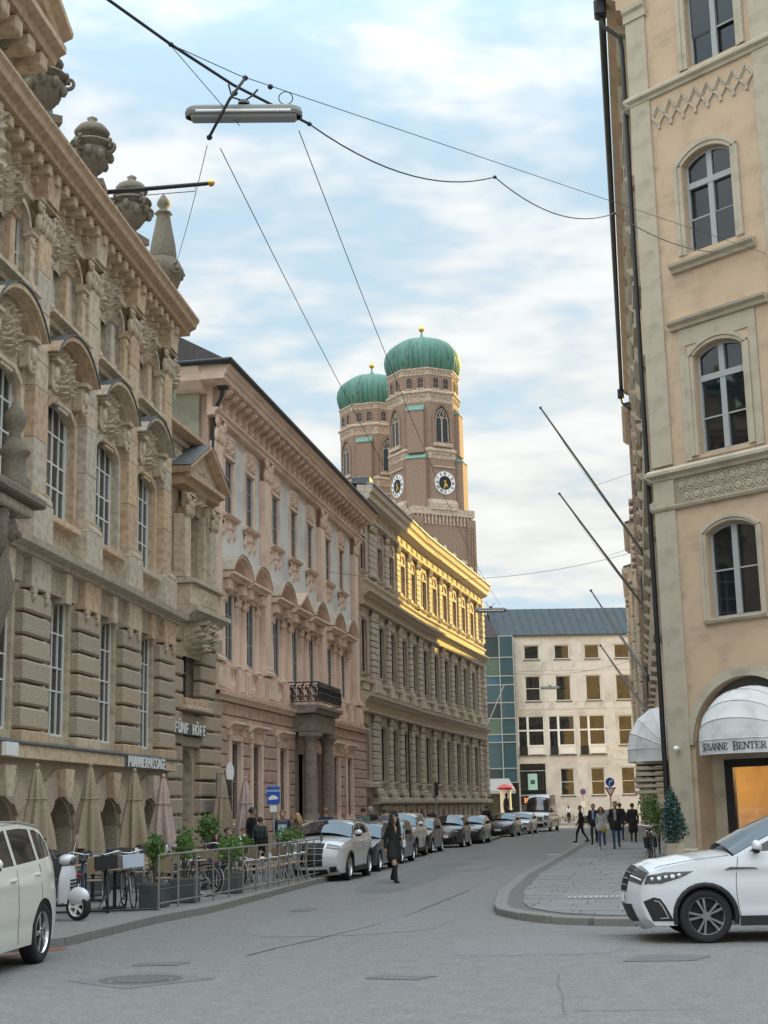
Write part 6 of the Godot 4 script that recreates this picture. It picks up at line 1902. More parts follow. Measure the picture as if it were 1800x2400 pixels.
	quarter_awning("white dome awning on the side of the corner house beside the downpipe", sx * at_xf(Vector3(45.8, 3.66, 0.0)), 1.6, 1.3, 0.42, "")
	# louvred screen below that awning
	var lv := Node3D.new(); lv.name = "louvre_screen"; s.add_child(lv); lv.position = Vector3(44.4, 2.2, 0.1)
	for q in 6: block(lv, "louvre", Vector3(0, q * 0.19, 0), Vector3(2.6, q * 0.19 + 0.1, 1.05 - q * 0.02), 0.01, M.beige_light)
	# flagpoles slant out from the wall
	var poles := [[20.0, 14.9, 0.2, 23.1, 5.2], [17.0, 12.2, 0.15, 18.9, 4.53], [12.0, 8.9, 0.2, 14.1, 3.2], [8.0, 7.0, 0.2, 11.3, 2.9]]
	var wordy := ["highest slanting bare flagpole on the beige side wall, with green-grey shaft", "long slanting flagpole on the beige side wall, below the highest one", "white slanting flagpole in front of the dark roof of the office building", "thin flagpole with a furled halyard in front of the pale office windows"]
	for i in 4:
		var p: Array = poles[i]
		var t := thing("flagpole", wordy[i], "flagpole", Vector3.ZERO, 0, "flagpoles on the street wall")
		t.transform = sx * at_xf(Vector3(p[0], p[1], p[2]))
		var tip := Vector3(0, p[3] - p[1], p[4] - p[2])
		var mb := MB.new(); mb.tube([Vector3.ZERO, tip * 0.5, tip], [0.075, 0.065, 0.045], 10); part(t, "shaft", mb, M.zinc if i > 1 else mat("pole_green%d" % i, Color(0.10, 0.105, 0.075), 0.5))
		var kb := MB.new(); kb.ball(tip, Vector3(0.08, 0.08, 0.08), 8, 6); part(t, "knob", kb, M.lead)
		var br := MB.new(); br.cbox(Vector3(-0.12, -0.25, -0.2), Vector3(0.12, 0.2, 0.08), 0.02); part(t, "bracket", br, M.gutter)
		var ha := MB.new(); ha.tube([tip * 0.96, tip * 0.6 - Vector3(0, 0.22, 0), tip * 0.25 - Vector3(0, 0.12, 0)], 0.012, 5); part(t, "halyard", ha, M.zinc)
		var st := MB.new(); st.tube([tip * 0.45, Vector3(1.2, tip.y * 0.45 + 0.4, -0.1)], 0.01, 5); part(t, "stay", st, M.gutter)

# ---------------------------------------------------------------- further houses on the same side, seen almost edge on
func row_houses() -> void:
	var specs := [[17.2, -94.6, 9.4, 28.6, 0.45, "brick", "tall brown stone house seen edge-on beyond the corner house"], [18.75, -103.9, 10.5, 22.2, 0.75, "grey1", "ornate grey-brown house seen edge-on beyond the brown stone house"], [20.6, -114.3, 16.0, 20.6, 1.15, "beige", "low beige house at the far end of the row beside the square"]]
	for q in specs:
		var b := thing("town_house", q[6], "building")
		var len: float = q[2]
		var a := deg_to_rad(189.75)
		var d := Vector3(sin(a), 0, -cos(a))
		facade(b, q[0] - d.x * len, q[1] - d.z * len, 189.75)
		var z: float = q[4]
		var H: float = q[3]
		var op := []
		for k in int(len / 2.9):
			for r in 5:
				if 4.0 + r * 3.9 + 2.3 < H - 1.5: op.append(Rect2(0.9 + k * 2.9, 4.0 + r * 3.9, 1.2, 2.3))
		var w := MB.new(); wall(w, 0, len, 0, H, op, 0.3, z)
		w.quad(Vector3(len, 0, z), Vector3(len, 0, -16), Vector3(len, H, -16), Vector3(len, H, z)); w.quad(Vector3(0, 0, -16), Vector3(0, 0, z), Vector3(0, H, z), Vector3(0, H, -16)); part(b, "wall", w, M[q[5]])
		var ic := MB.new(); ic.box(Vector3(0.1, 0, -16), Vector3(len - 0.1, H - 0.1, z - 0.5)); part(b, "interior", ic, M.room)
		for r in op:
			make_window(b, r.position.x, r.position.y, z - 0.26, 1.2, 2.3, 2, [0.6], M.frame_grey, M.glass, 0.08, false)
			block(b, "window_hood", Vector3(r.position.x - 0.2, r.end.y + 0.1, z), Vector3(r.end.x + 0.2, r.end.y + 0.35, z + 0.3), 0.05, M.sand2)
			block(b, "window_sill", Vector3(r.position.x - 0.15, r.position.y - 0.2, z), Vector3(r.end.x + 0.15, r.position.y, z + 0.22), 0.04, M.sand2)
		for y in [3.4, H * 0.55, H - 0.6]:
			var m := MB.new(); m.mould([Vector2(0, y), Vector2(0.2, y + 0.08), Vector2(0.42, y + 0.3), Vector2(0.42, y + 0.45), Vector2(0, y + 0.55)], 0, len, z); part(b, "cornice", m, M.sand2)
		for k in int(len / 2.9) + 1:
			for y in 7: block(b, "pilaster_block", Vector3(k * 2.9 - 0.02, 4.0 + y * 1.9, z), Vector3(k * 2.9 + 0.6, 5.8 + y * 1.9, z + 0.2 + 0.06 * (y % 2)), 0.05, M.sand2) if 5.8 + y * 1.9 < H - 0.7 else null
		var rf := MB.new(); rf.quad(Vector3(-0.1, H, z + 0.3), Vector3(len + 0.1, H, z + 0.3), Vector3(len - 3.5, H + 3.0, -6), Vector3(3.5, H + 3.0, -6)); rf.quad(Vector3(-0.1, H, -16), Vector3(-0.1, H, z + 0.3), Vector3(3.5, H + 3.0, -6), Vector3(3.5, H + 3.0, -10)); rf.quad(Vector3(len + 0.1, H, z + 0.3), Vector3(len + 0.1, H, -16), Vector3(len - 3.5, H + 3, -10), Vector3(len - 3.5, H + 3, -6)); part(b, "roof", rf, M.roof_tile)
# ---------------------------------------------------------------- lamps, wires, signs
func hang(a: Vector3, b: Vector3, sag: float, n := 14) -> Array:
	var p := []
	for i in n + 1:
		var t := float(i) / n
		p.append(a.lerp(b, t) - Vector3(0, sag * 4 * t * (1 - t), 0))
	return p

func wire(label: String, a: Vector3, b: Vector3, sag: float, r := 0.006) -> void:
	var t := thing("wire", label, "wire", a, 0, "span wires above the street")
	var mb := MB.new(); mb.tube(hang(Vector3.ZERO, b - a, sag), r, 5); part(t, "cable", mb, M.gutter)

func street_lamp(label: String, at: Vector3, turn: float, len: float) -> Node3D:
	var t := thing("street_lamp", label, "street lamp", at, turn, "lamps hung over the street")
	# long shallow trough with chamfered ends: a grey-green shell, a pale lens under it
	var h := len / 2
	var top := MB.new(); var rows := []
	for q in [[0.0, 0.0], [0.5, 0.03], [0.85, 0.075], [1.0, 0.14], [0.97, 0.19], [0.8, 0.2]]:
		var w: float = 0.15 * q[0]; var row := PackedVector3Array()
		var e: float = 0.12 * (1 - q[0])
		for p in [Vector2(-h + e, -w * 0.35), Vector2(-h + 0.1 + e, -w), Vector2(h - 0.1 - e, -w), Vector2(h - e, -w * 0.35), Vector2(h - e, w * 0.35), Vector2(h - 0.1 - e, w), Vector2(-h + 0.1 + e, w), Vector2(-h + e, w * 0.35), Vector2(-h + e, -w * 0.35)]: row.append(Vector3(p.x, -q[1], p.y))
		rows.append(row)
	for i in rows.size() - 1:
		for j in 8: top.quad(rows[i][j], rows[i][j + 1], rows[i + 1][j + 1], rows[i + 1][j])
	part(t, "housing", top, mat("lamp_shell", Color(0.16, 0.165, 0.15), 0.5))
	var lens := MB.new(); lens.cbox(Vector3(-h + 0.08, -0.235, -0.12), Vector3(h - 0.08, -0.17, 0.12), 0.05); part(t, "lens", lens, mat("lamp_lens", Color(0.32, 0.325, 0.32), 0.25))
	var tb := MB.new(); tb.tube([Vector3(-h + 0.16, -0.16, 0.14), Vector3(h - 0.16, -0.16, 0.14)], 0.022, 6); part(t, "tube", tb, M.sign_white)
	var cp := MB.new(); cp.lathe([Vector2(0.09, 0), Vector2(0.08, 0.05), Vector2(0.03, 0.08)], 10); part(t, "mount", cp, M.lead)
	var hk := MB.new(); hk.tube([Vector3(-0.22, 0.32, 0), Vector3(-0.17, 0.12, 0), Vector3(0.0, 0.06, 0), Vector3(0.12, 0.14, 0), Vector3(0.2, 0.24, 0)], 0.014, 6); part(t, "hanger", hk, M.iron)
	return t

func street_fittings() -> void:
	var l := street_lamp("large grey trough lamp on a thick cable beside the roof flagpole", Vector3(-1.88, 11.82, -19.0), 0.03, 1.67)
	var rod := MB.new(); rod.tube([Vector3(0.02, 0.42, 0.0), Vector3(-0.18, -0.1, 0.35), Vector3(-0.52, -0.48, -0.1)], 0.022, 6); part(l, "cross_rod", rod, M.iron)
	for p in [Vector3(0.02, 0.42, 0.0), Vector3(-0.12, 0.12, 0.12), Vector3(-0.5, -0.45, -0.1), Vector3(0.38, 0.28, 0)]:
		var c := MB.new(); c.ball(p, Vector3(0.045, 0.04, 0.045), 7, 5); part(l, "clamp", c, M.iron)
	var lp := MB.new(); lp.ring(Vector3(0.6, 0.1, 0), Vector3.BACK, 0.1, 0.008, 16, 4); part(l, "cable_loop", lp, M.iron)
	street_lamp("slim white trough lamp hung beside the sunlit end of the stone building", Vector3(5.13, 11.42, -70), 0.0, 1.55)
	street_lamp("small trough lamp hung in front of the pale office windows", Vector3(12.92, 11.15, -115), 0.0, 1.5)
	# the thick span cable in one run, clipped at intervals
	var pts := [Vector3(-4.6, 12.5, -15.5), Vector3(-3.44, 12.3, -17), Vector3(-2.78, 12.22, -18), Vector3(-2.04, 12.14, -19), Vector3(-1.02, 12.26, -20.5)]
	var t := thing("span_cable", "thick black cable stretched across the street above the large lamp", "cable", pts[0])
	var th := MB.new(); var path := []
	for p in pts: path.append(p - pts[0])
	th.tube(path, 0.022, 8); part(t, "main_cable", th, M.iron)
	var run := [pts[4], Vector3(2.29, 13.84, -26.0), Vector3(5.44, 15.18, -31.0), Vector3(10.3, 16.83, -37.5), Vector3(11.87, 18.3, -41.6)]
	for i in 3:
		var s := MB.new(); s.tube(hang(run[i] - pts[0], run[i + 1] - pts[0], 0.42), 0.012, 6); part(t, "feed_cable", s, M.iron if i == 0 else M.kerb)
	var st := MB.new(); st.tube([pts[2] - pts[0], pts[3] + Vector3(0.1, 0.14, 0) - pts[0], run[4] - pts[0]], 0.007, 5); part(t, "carrier_wire", st, M.gutter)
	for p in [pts[2], pts[4], run[1], run[2]]:
		var c := MB.new(); c.ball(p - pts[0], Vector3(0.04, 0.035, 0.04), 7, 5); part(t, "clip", c, M.iron)
	wire("thin stay wire running from the lamp back to the roof of the ornate building", Vector3(-2.43, 11.3, -19.2), Vector3(-5.6, 15.5, -36.0), 0.2)
	wire("thin wire from the thick cable down to the large lamp", Vector3(-2.78, 12.2, -18), Vector3(-1.95, 11.55, -19.1), 0.0)
	wire("long wire from the large lamp down the street past the farther church tower", Vector3(-2.25, 11.3, -19.3), Vector3(4.6, 11.5, -70), 0.9, 0.007)
	wire("long wire from the large lamp's end down the street past the nearer tower", Vector3(-1.1, 11.45, -19.1), Vector3(5.6, 11.55, -70), 0.75, 0.007)
	wire("cross wire holding the slim white trough lamp", Vector3(-2.9, 13.4, -70), Vector3(12.9, 14.2, -70), 0.9, 0.01)
	wire("cross wire holding the small trough lamp by the office building", Vector3(7.5, 12.6, -115), Vector3(20.0, 13.2, -115), 0.8, 0.012)
	# flagpole that stands out from the parapet
	var f := thing("flagpole", "dark horizontal flagpole with a gilded ball above the roof edge urns", "flagpole")
	facade(f, -9.385, -24.0, 6.38)
	f.position += f.basis.x * 13.0 + Vector3(0, 18.62, 0)
	var mb := MB.new(); mb.tube([Vector3(0, 0, -0.2), Vector3(0, 0.06, 3.35)], [0.07, 0.055], 10); part(f, "shaft", mb, M.iron)
	var ba := MB.new(); ba.ball(Vector3(0, 0.07, 3.45), Vector3(0.1, 0.1, 0.1), 12, 9); part(f, "ball", ba, M.gold)
	var ro := MB.new(); ro.tube([Vector3(0, -0.16, 0.6), Vector3(0, -0.14, 3.0), Vector3(0, 0.04, 3.0)], 0.012, 5); part(f, "halyard_rod", ro, M.iron)
	# lettering of the arcade on the bank
	var s1 := thing("letter_sign", "white capital letters PRANNERPASSAGE on the ledge of the ornate building", "sign")
	facade(s1, -9.385, -24.0, 6.38)
	s1.position += s1.basis.x * 15.1
	var bk := MB.new(); bk.box(Vector3(-0.15, 3.13, 0.62), Vector3(3.95, 3.45, 0.7)); part(s1, "backing", bk, M.lead)
	word(s1, "PRANNERPASSAGE", Vector3(0.0, 3.29, 0.73), 3.8, 0.40, M.sign_white)
	var s2 := thing("letter_sign", "white capital letters FÜNF HÖFE above the arched passage doorway", "sign")
	facade(s2, -7.494, -45.05, 10.2)
	s2.position += s2.basis.x * 1.0
	var bk2 := MB.new(); bk2.box(Vector3(-0.12, 4.4, 0.4), Vector3(3.5, 4.74, 0.5)); part(s2, "backing", bk2, M.lead)
	word(s2, "FÜNF HÖFE", Vector3(0.0, 4.58, 0.53), 3.35, 0.48, M.sign_white)
	var s3 := thing("letter_sign", "short white ribbed sign on the ledge beside the bent stone figure", "sign")
	facade(s3, -9.385, -24.0, 6.38)
	s3.position += s3.basis.x * 6.1
	for k in 5: block(s3, "rib", Vector3(k * 0.14, 3.14, 0.72), Vector3(k * 0.14 + 0.1, 3.42, 0.84), 0.01, M.sign_white)
	# oval white sign on the pink wall
	var ov := thing("oval_sign", "white oval sign on a bracket at the pink wall above the parasols", "sign")
	facade(ov, -6.27251, -51.84, 10.2)
	ov.position += ov.basis.x * 0.4
	var om2 := MB.new(); om2.xf = Transform3D(Basis(Vector3.UP, -1.0).scaled_local(Vector3(0.55, 1.4, 1)), Vector3(0, 3.28, 0.5)); om2.disc(Vector3(0, 0, -0.04), 0.26, 0.08, 24); part(ov, "panel", om2, M.sign_white)
	var obr := MB.new(); obr.tube([Vector3(0, 3.28, 0), Vector3(0, 3.28, 0.5)], 0.02, 6); part(ov, "bracket", obr, M.iron)
	# parking sign with its ticket machine
	var ps := thing("parking_sign", "blue parking sign with a white car symbol on a thin grey pole", "sign", Vector3(-3.35, 0.13, -42), -0.08)
	var po := MB.new(); po.tube([Vector3(0, 0, -0.03), Vector3(0, 2.55, -0.03)], 0.03, 8); part(ps, "pole", po, M.zinc)
	var pb := MB.new(); pb.cbox(Vector3(-0.19, 1.96, 0), Vector3(0.19, 2.46, 0.02), 0.01); var pbn := part(ps, "panel", pb, M.sign_blue)
	text_part(pbn, "lettering", "Parkschein", Vector3(0, 2.34, 0.022), 0.075, M.sign_white, 0.004)
	var ci := MB.new(); ci.ext(PackedVector2Array([Vector2(-0.13, 2.08), Vector2(0.13, 2.1), Vector2(0.14, 2.15), Vector2(0.09, 2.17), Vector2(0.05, 2.21), Vector2(-0.05, 2.21), Vector2(-0.09, 2.17), Vector2(-0.14, 2.15)]), 0.021, 0.025); part(pbn, "car_symbol", ci, M.sign_white)
	var pp := MB.new(); pp.cbox(Vector3(-0.1, 1.74, 0), Vector3(0.1, 1.92, 0.015), 0.005); part(ps, "lower_plate", pp, M.sign_white)
	var tm := thing("ticket_machine", "grey ticket machine with pale blue screen beside the parking sign", "ticket machine", Vector3(-3.15, 0.13, -42.6), 0.1)
	var tb := MB.new(); tb.cbox(Vector3(-0.16, 0, -0.14), Vector3(0.16, 1.5, 0.14), 0.03); part(tm, "cabinet", tb, M.planter)
	var ts := MB.new(); ts.box(Vector3(-0.12, 0.95, 0.14), Vector3(0.12, 1.38, 0.147)); part(tm, "panel", ts, mat("pale_blue", Color(0.45, 0.58, 0.66), 0.4))
	# traffic signs by the square
	var tr := thing("traffic_sign", "round blue arrow sign above a red-edged give-way triangle on one pole", "sign", Vector3(15.78, 0.13, -105), 0.1)
	var tp := MB.new(); tp.tube([Vector3(0, 0, -0.04), Vector3(0, 3.6, -0.04)], 0.04, 8); part(tr, "pole", tp, M.zinc)
	var tc := MB.new(); tc.disc(Vector3(0, 3.27, 0), 0.32, 0.02, 28); var tcn := part(tr, "arrow_disc", tc, M.sign_blue)
	var ta := MB.new(); ta.ext(PackedVector2Array([Vector2(-0.1, 3.06), Vector2(-0.02, 3.06), Vector2(-0.02, 3.26), Vector2(0.06, 3.3), Vector2(0.06, 3.22), Vector2(0.19, 3.36), Vector2(0.06, 3.48), Vector2(0.06, 3.39), Vector2(-0.06, 3.36), Vector2(-0.1, 3.3)]), 0.021, 0.027); part(tcn, "arrow", ta, M.sign_white)
	var ty := MB.new(); ty.ext(PackedVector2Array([Vector2(-0.42, 2.9), Vector2(0.42, 2.9), Vector2(0, 2.2)]), 0, 0.02); var tyn := part(tr, "triangle", ty, M.sign_red)
	var tw := MB.new(); tw.ext(PackedVector2Array([Vector2(-0.28, 2.82), Vector2(0.28, 2.82), Vector2(0, 2.36)]), 0.02, 0.025); part(tyn, "field", tw, M.sign_white)
	var ns := thing("traffic_sign", "round no-stopping sign with red rim standing by the office building", "sign", Vector3(18.4, 0.0, -140))
	var np := MB.new(); np.tube([Vector3(0, 0, -0.04), Vector3(0, 3.3, -0.04)], 0.035, 8); part(ns, "pole", np, M.zinc)
	var nr := MB.new(); nr.disc(Vector3(0, 3.05, 0), 0.28, 0.02, 24); var nrn := part(ns, "rim", nr, M.sign_red)
	var ni := MB.new(); ni.disc(Vector3(0, 3.05, 0.02), 0.21, 0.005, 24); part(nrn, "field", ni, M.sign_blue)
	var nb := MB.new(); nb.xf = Transform3D(Basis(Vector3.BACK, 0.785), Vector3(0, 3.05, 0.026)); nb.box(Vector3(-0.21, -0.03, 0), Vector3(0.21, 0.03, 0.004)); part(nrn, "bar", nb, M.sign_red)
	var nl := MB.new(); nl.cbox(Vector3(-0.2, 1.6, 0), Vector3(0.2, 2.2, 0.015), 0.005); part(ns, "plate", nl, M.sign_white)
	# advertising column
	var ac := thing("advertising_column", "white advertising column with a dark figure poster under a red cap", "column", Vector3(9.6, 0.13, -122))
	var cy := MB.new(); cy.lathe([Vector2(0.52, 0), Vector2(0.52, 0.3), Vector2(0.46, 0.34), Vector2(0.46, 3.1)], 24); part(ac, "drum", cy, M.sign_white)
	var ca := MB.new(); ca.lathe([Vector2(0.46, 3.1), Vector2(0.72, 3.16), Vector2(0.72, 3.26), Vector2(0.3, 3.5), Vector2(0, 3.56)], 24); part(ac, "cap", ca, M.sign_red)
	var fg := MB.new(); var rows := []
	var sil := [[0.42, 0.10], [0.8, 0.13], [1.2, 0.16], [1.6, 0.24], [2.0, 0.26], [2.3, 0.2], [2.42, 0.08], [2.5, 0.09], [2.66, 0.12], [2.82, 0.07]]
	for q in sil:
		var row := PackedVector3Array()
		for j in 5:
			var a: float = (j / 4.0 - 0.5) * 2 * q[1] / 0.46 + 0.04 * sin(q[0] * 3)
			row.append(Vector3(sin(a) * 0.466, q[0], cos(a) * 0.466))
		rows.append(row)
	fg.grid(rows); part(ac, "poster_figure", fg, M.black)
	# dark cabinet on a post by the stone building
	var dc := thing("signal_box", "narrow dark box on a grey post in front of the stone building", "signal", Vector3(2.5, 0.13, -79.5))
	var dp := MB.new(); dp.tube([Vector3(0, 0, 0), Vector3(0, 3.2, 0)], 0.04, 8); part(dc, "post", dp, M.zinc)
	var db := MB.new(); db.cbox(Vector3(-0.1, 2.4, -0.1), Vector3(0.12, 3.1, 0.12), 0.02); part(dc, "box", db, M.black)

# capital letters set one by one, stretched to fill len
func word(parent: Node, words: String, at: Vector3, len: float, size: float, m: Material) -> void:
	var n := words.length()
	for k in n:
		if words[k] == " ": continue
		var t := text_part(parent, "letter", words[k], at + Vector3((k + 0.5) * len / n, 0, 0), size, m, 0.02, "Droid Sans", minf(1.35, len / n / (size * 0.66)))
		t.set_meta("label", "white letter " + words[k])
# ---------------------------------------------------------------- pavement cafe
func parasol(label: String, at: Vector3, top: float, low: float, m: Material, sd: int, group := "closed parasols of the pavement cafe") -> Node3D:
	var t := thing("parasol", label, "parasol", at, sd * 1.3, group)
	var po := MB.new(); po.tube([Vector3(0, 0, 0), Vector3(0, top + 0.02, 0)], 0.03, 8); part(t, "pole", po, M.steel)
	var fo := MB.new(); fo.cbox(Vector3(-0.3, 0, -0.3), Vector3(0.3, 0.1, 0.3), 0.02); part(t, "foot", fo, M.planter)
	var rows := []
	for i in 15:
		var f := i / 14.0
		var y := lerpf(top, low, f)
		var row := PackedVector3Array()
		for j in 73:
			var a := TAU * j / 72
			var fold := cos(a * 7 + 0.5 * sin(f * 4 + sd)) * (0.25 + 0.45 * f) + 0.3 * sin(a * 3 + f * 5 + sd) * f
			var r := (0.05 + 0.27 * pow(f, 0.8)) * (1.0 + 0.38 * fold)
			if i == 5 or i == 6: r *= 0.93
			var hem := 0.0
			if i > 11: hem = -0.14 * (0.5 + 0.5 * sin(a * 2 + sd)) * (i - 11) / 3.0
			row.append(Vector3(cos(a) * r + 0.05 * f * sin(sd), y + hem, sin(a) * r))
		rows.append(row)
	var c := MB.new(); c.grid(rows, false, true); part(t, "canopy", c, m)
	var st := MB.new(); st.ring(Vector3(0, lerpf(top, low, 0.39), 0), Vector3.UP, 0.2, 0.015, 20, 5); part(t, "strap", st, m)
	var fi := MB.new(); fi.ball(Vector3(0, top + 0.05, 0), Vector3(0.05, 0.07, 0.05), 8, 6); part(t, "finial", fi, m)
	return t

func foliage(mb: MB, c: Vector3, r: Vector3, n: int, size: float, shape := 0) -> void:
	for k in n:
		var d := Vector3(rng.randfn(), rng.randfn(), rng.randfn()).normalized() * pow(rng.randf(), 0.45)
		var p := c + d * r * (1.0 + 0.25 * nz.get_noise_3d(d.x * 90, d.y * 90, d.z * 90 + c.x * 50))
		if shape == 1:
			var f := (p.y - c.y) / r.y * 0.5 + 0.5
			var s := clampf(1.25 - f * 1.05, 0.12, 1.0)
			p.x = c.x + (p.x - c.x) * s; p.z = c.z + (p.z - c.z) * s
		var up := Vector3(rng.randfn(), rng.randfn() + 0.6, rng.randfn()).normalized()
		var side := up.cross(Vector3(rng.randfn(), rng.randfn(), rng.randfn())).normalized() * size * rng.randf_range(0.35, 0.6)
		var tip := up * size * rng.randf_range(0.8, 1.5)
		mb.quad(p - side * 0.3, p + tip * 0.5 - side, p + tip, p + tip * 0.5 + side)

func shrub(called: String, label: String, at: Vector3, crown: Vector3, r: Vector3, leaf: int, group: String, n := 420, size := 0.055) -> Node3D:
	var t := thing(called, label, "plant", at, 0, group)
	var st := MB.new()
	for k in 3: st.tube([Vector3(0, 0.0, 0), Vector3(0.04 * sin(k * 2.1), crown.y * 0.5, 0.04 * cos(k * 2.1)), crown + Vector3(sin(k * 2.1), 0.2, cos(k * 2.1)) * r.x * 0.5], [0.022, 0.018, 0.008], 6)
	part(t, "stem", st, M.bark)
	for q in 2:
		var f := MB.new(); foliage(f, crown, r * (1.0 if q == 0 else 0.85), n / 2, size)
		part(t, "foliage", f, M["leaf%d" % ((leaf + q) % 3)])
	return t

func planter_box(label: String, at: Vector3, s: float, h: float) -> void:
	var t := thing("planter", label, "planter", at, -0.15, "square planters of the cafe")
	var mb := MB.new()
	mb.cbox(Vector3(-s, 0, -s), Vector3(s, h, s), 0.012); part(t, "box", mb, M.planter)
	var so := MB.new(); so.box(Vector3(-s + 0.03, h - 0.01, -s + 0.03), Vector3(s - 0.03, h + 0.012, s - 0.03)); part(t, "soil", so, M.bark)

func make_chair(kind: int) -> Node3D:
	var t := Node3D.new()
	var sh := MB.new(); sh.cbox(Vector3(-0.21, 0.43, -0.2), Vector3(0.21, 0.455, 0.2), 0.012); part(t, "seat", sh, M.wicker)
	var bk := MB.new(); var rows := []
	for i in 4:
		var row := PackedVector3Array()
		for j in 7:
			var u := j / 6.0 - 0.5
			row.append(Vector3(u * 0.44, 0.58 + i * 0.1, -0.2 - 0.05 * i / 3.0 + 0.1 * u * u))
		rows.append(row)
	bk.grid(rows); bk.xf = Transform3D(Basis.IDENTITY, Vector3(0, 0, -0.02)); bk.grid(rows, true); part(t, "backrest", bk, M.wicker)
	for s in [-1.0, 1.0]:
		var f := MB.new(); f.tube([Vector3(s * 0.23, 0, 0.24), Vector3(s * 0.21, 0.44, 0.18)], 0.013, 6); part(t, "leg", f, M.alu)
		var r := MB.new(); r.tube([Vector3(s * 0.23, 0, -0.3), Vector3(s * 0.21, 0.44, -0.17), Vector3(s * 0.21, 0.9, -0.26)], 0.013, 6); part(t, "leg", r, M.alu)
		var a := MB.new(); a.tube([Vector3(s * 0.22, 0.44, 0.18), Vector3(s * 0.25, 0.66, 0.16), Vector3(s * 0.25, 0.68, -0.2)], 0.013, 6); part(t, "armrest", a, M.alu)
	return t

func cafe() -> void:
	var y := 0.134
	# fence along the kerb
	var f := thing("cafe_fence", "low steel railing with flat posts along the kerb in front of the cafe", "fence")
	var A := Vector3(-4.36, y, -27.7); var B := Vector3(-1.9, y, -40.1)
	var n := 13
	var mid := func(t: float) -> Vector3:
		var p := A.lerp(B, t)
		return p + Vector3(0.16 * sin(PI * t), 0, 0)
	var dirv := (B - A).normalized()
	for k in n + 1:
		var p: Vector3 = mid.call(float(k) / n)
		var mb := MB.new(); mb.cbox(Vector3(-0.012, 0, -0.03), Vector3(0.012, 1.0, 0.03), 0.004)
		part(f, "post", mb, M.steel, Transform3D(Basis(dirv.cross(Vector3.UP), Vector3.UP, -dirv), p))
	for q in [[1.0, 0.022, "handrail"], [0.12, 0.016, "bottom_rail"], [0.38, 0.004, "wire"], [0.68, 0.004, "wire"]]:
		var path := []
		for k in n + 1: path.append(mid.call(float(k) / n) + Vector3(0, q[0], 0))
		var mb := MB.new(); mb.tube(path, q[1], 6); part(f, q[2], mb, M.steel)
	var ret := MB.new(); ret.tube([A + Vector3(0, 0.03, 0), A + Vector3(-2.2, 0.03, 0.5)], 0.025, 6); part(f, "floor_bar", ret, M.iron)
	var r2 := MB.new(); r2.tube([B + Vector3(0, 1.12, 0), B, ], 0.035, 8); part(f, "end_post", r2, M.planter)
	# parasols
	var ps := [["tan closed parasol with dark letters on its hem, beside the white SUV", Vector3(-7.25, y, -30.0), 2.72, 1.15, "canvas_tan"], ["tan closed parasol in front of the second cellar arch of the ornate building", Vector3(-6.77, y, -33.0), 2.82, 1.05, "canvas_tan"], ["tan closed parasol below the first letters of PRANNERPASSAGE", Vector3(-6.29, y, -36.0), 2.76, 1.1, "canvas_tan"], ["mauve closed parasol below the last letters of PRANNERPASSAGE", Vector3(-5.65, y, -36.5), 2.62, 1.05, "canvas_pink"], ["tan closed parasol below the oval sign at the pink wall", Vector3(-5.04, y, -44.0), 2.86, 1.2, "canvas_tan"], ["mauve closed parasol between the pink wall and the parking sign", Vector3(-4.29, y, -43.4), 2.68, 0.95, "canvas_pink"]]
	for i in ps.size():
		var t := parasol(ps[i][0], ps[i][1], ps[i][2], ps[i][3], M[ps[i][4]], i + 1)
		if i == 0:
			for q in [["A", 0.0], ["R", 0.27]]:
				var a: float = -0.65 - t.rotation.y + q[1] * 3.0
				var lt := text_part(t, "letter", q[0], Vector3.ZERO, 0.22, M.black, 0.01)
				lt.transform = Transform3D(Basis(Vector3.UP, PI / 2 - (-a) - PI), Vector3(cos(a) * 0.3, 1.28, -sin(a) * 0.3))
				lt.transform = t.transform.affine_inverse() * Transform3D(Basis(Vector3.UP, 0.2 + q[1]), ps[0][1] + Vector3(0.0 + q[1] * 0.9, 1.25, 0.34 - q[1] * 0.15))
	# planters and their plants
	var pl := [["grey square planter at the open end of the railing", Vector3(-4.6, y, -28.7), 0.24, 0.44, Vector3(0, 0.98, 0), Vector3(0.2, 0.36, 0.2), "small bay shrub in the planter at the open end of the railing"], ["grey square planter second along the railing", Vector3(-4.2, y, -30.0), 0.26, 0.46, Vector3(0, 1.0, 0), Vector3(0.24, 0.42, 0.24), "upright bright green shrub in the second planter of the railing"], ["grey square planter beside the parked bicycle inside the railing", Vector3(-3.6, y, -33.0), 0.24, 0.44, Vector3(0, 0.85, 0), Vector3(0.36, 0.36, 0.36), "wide feathery shrub beside the parked bicycle inside the railing"], ["grey square planter among the cafe chairs", Vector3(-3.75, y, -36.9), 0.22, 0.44, Vector3(0, 0.86, 0), Vector3(0.34, 0.28, 0.34), "flowering shrub with white blooms among the cafe chairs"], ["grey square planter at the end of the railing by the silver SUV", Vector3(-2.85, y, -39.75), 0.22, 0.44, Vector3(0.1, 1.0, 0), Vector3(0.46, 0.26, 0.4), "loose green shrub over the bonnet of the silver SUV"]]
	for i in pl.size():
		var q: Array = pl[i]
		planter_box(q[0], q[1], q[2], q[3])
		var s := shrub("shrub", q[6], q[1] + Vector3(0, q[3], 0), q[4] - Vector3(0, q[3] - 0.1, 0), q[5], i, "shrubs in the cafe planters", 520, 0.06)
		if i == 3:
			for k in 9:
				var fl := MB.new(); fl.ball(q[4] - Vector3(0, q[3] - 0.1, 0) + Vector3(rng.randf_range(-0.3, 0.3), rng.randf_range(-0.1, 0.28), rng.randf_range(0.1, 0.34)), Vector3(0.03, 0.03, 0.03), 6, 4); part(s, "flower", fl, M.sign_white)
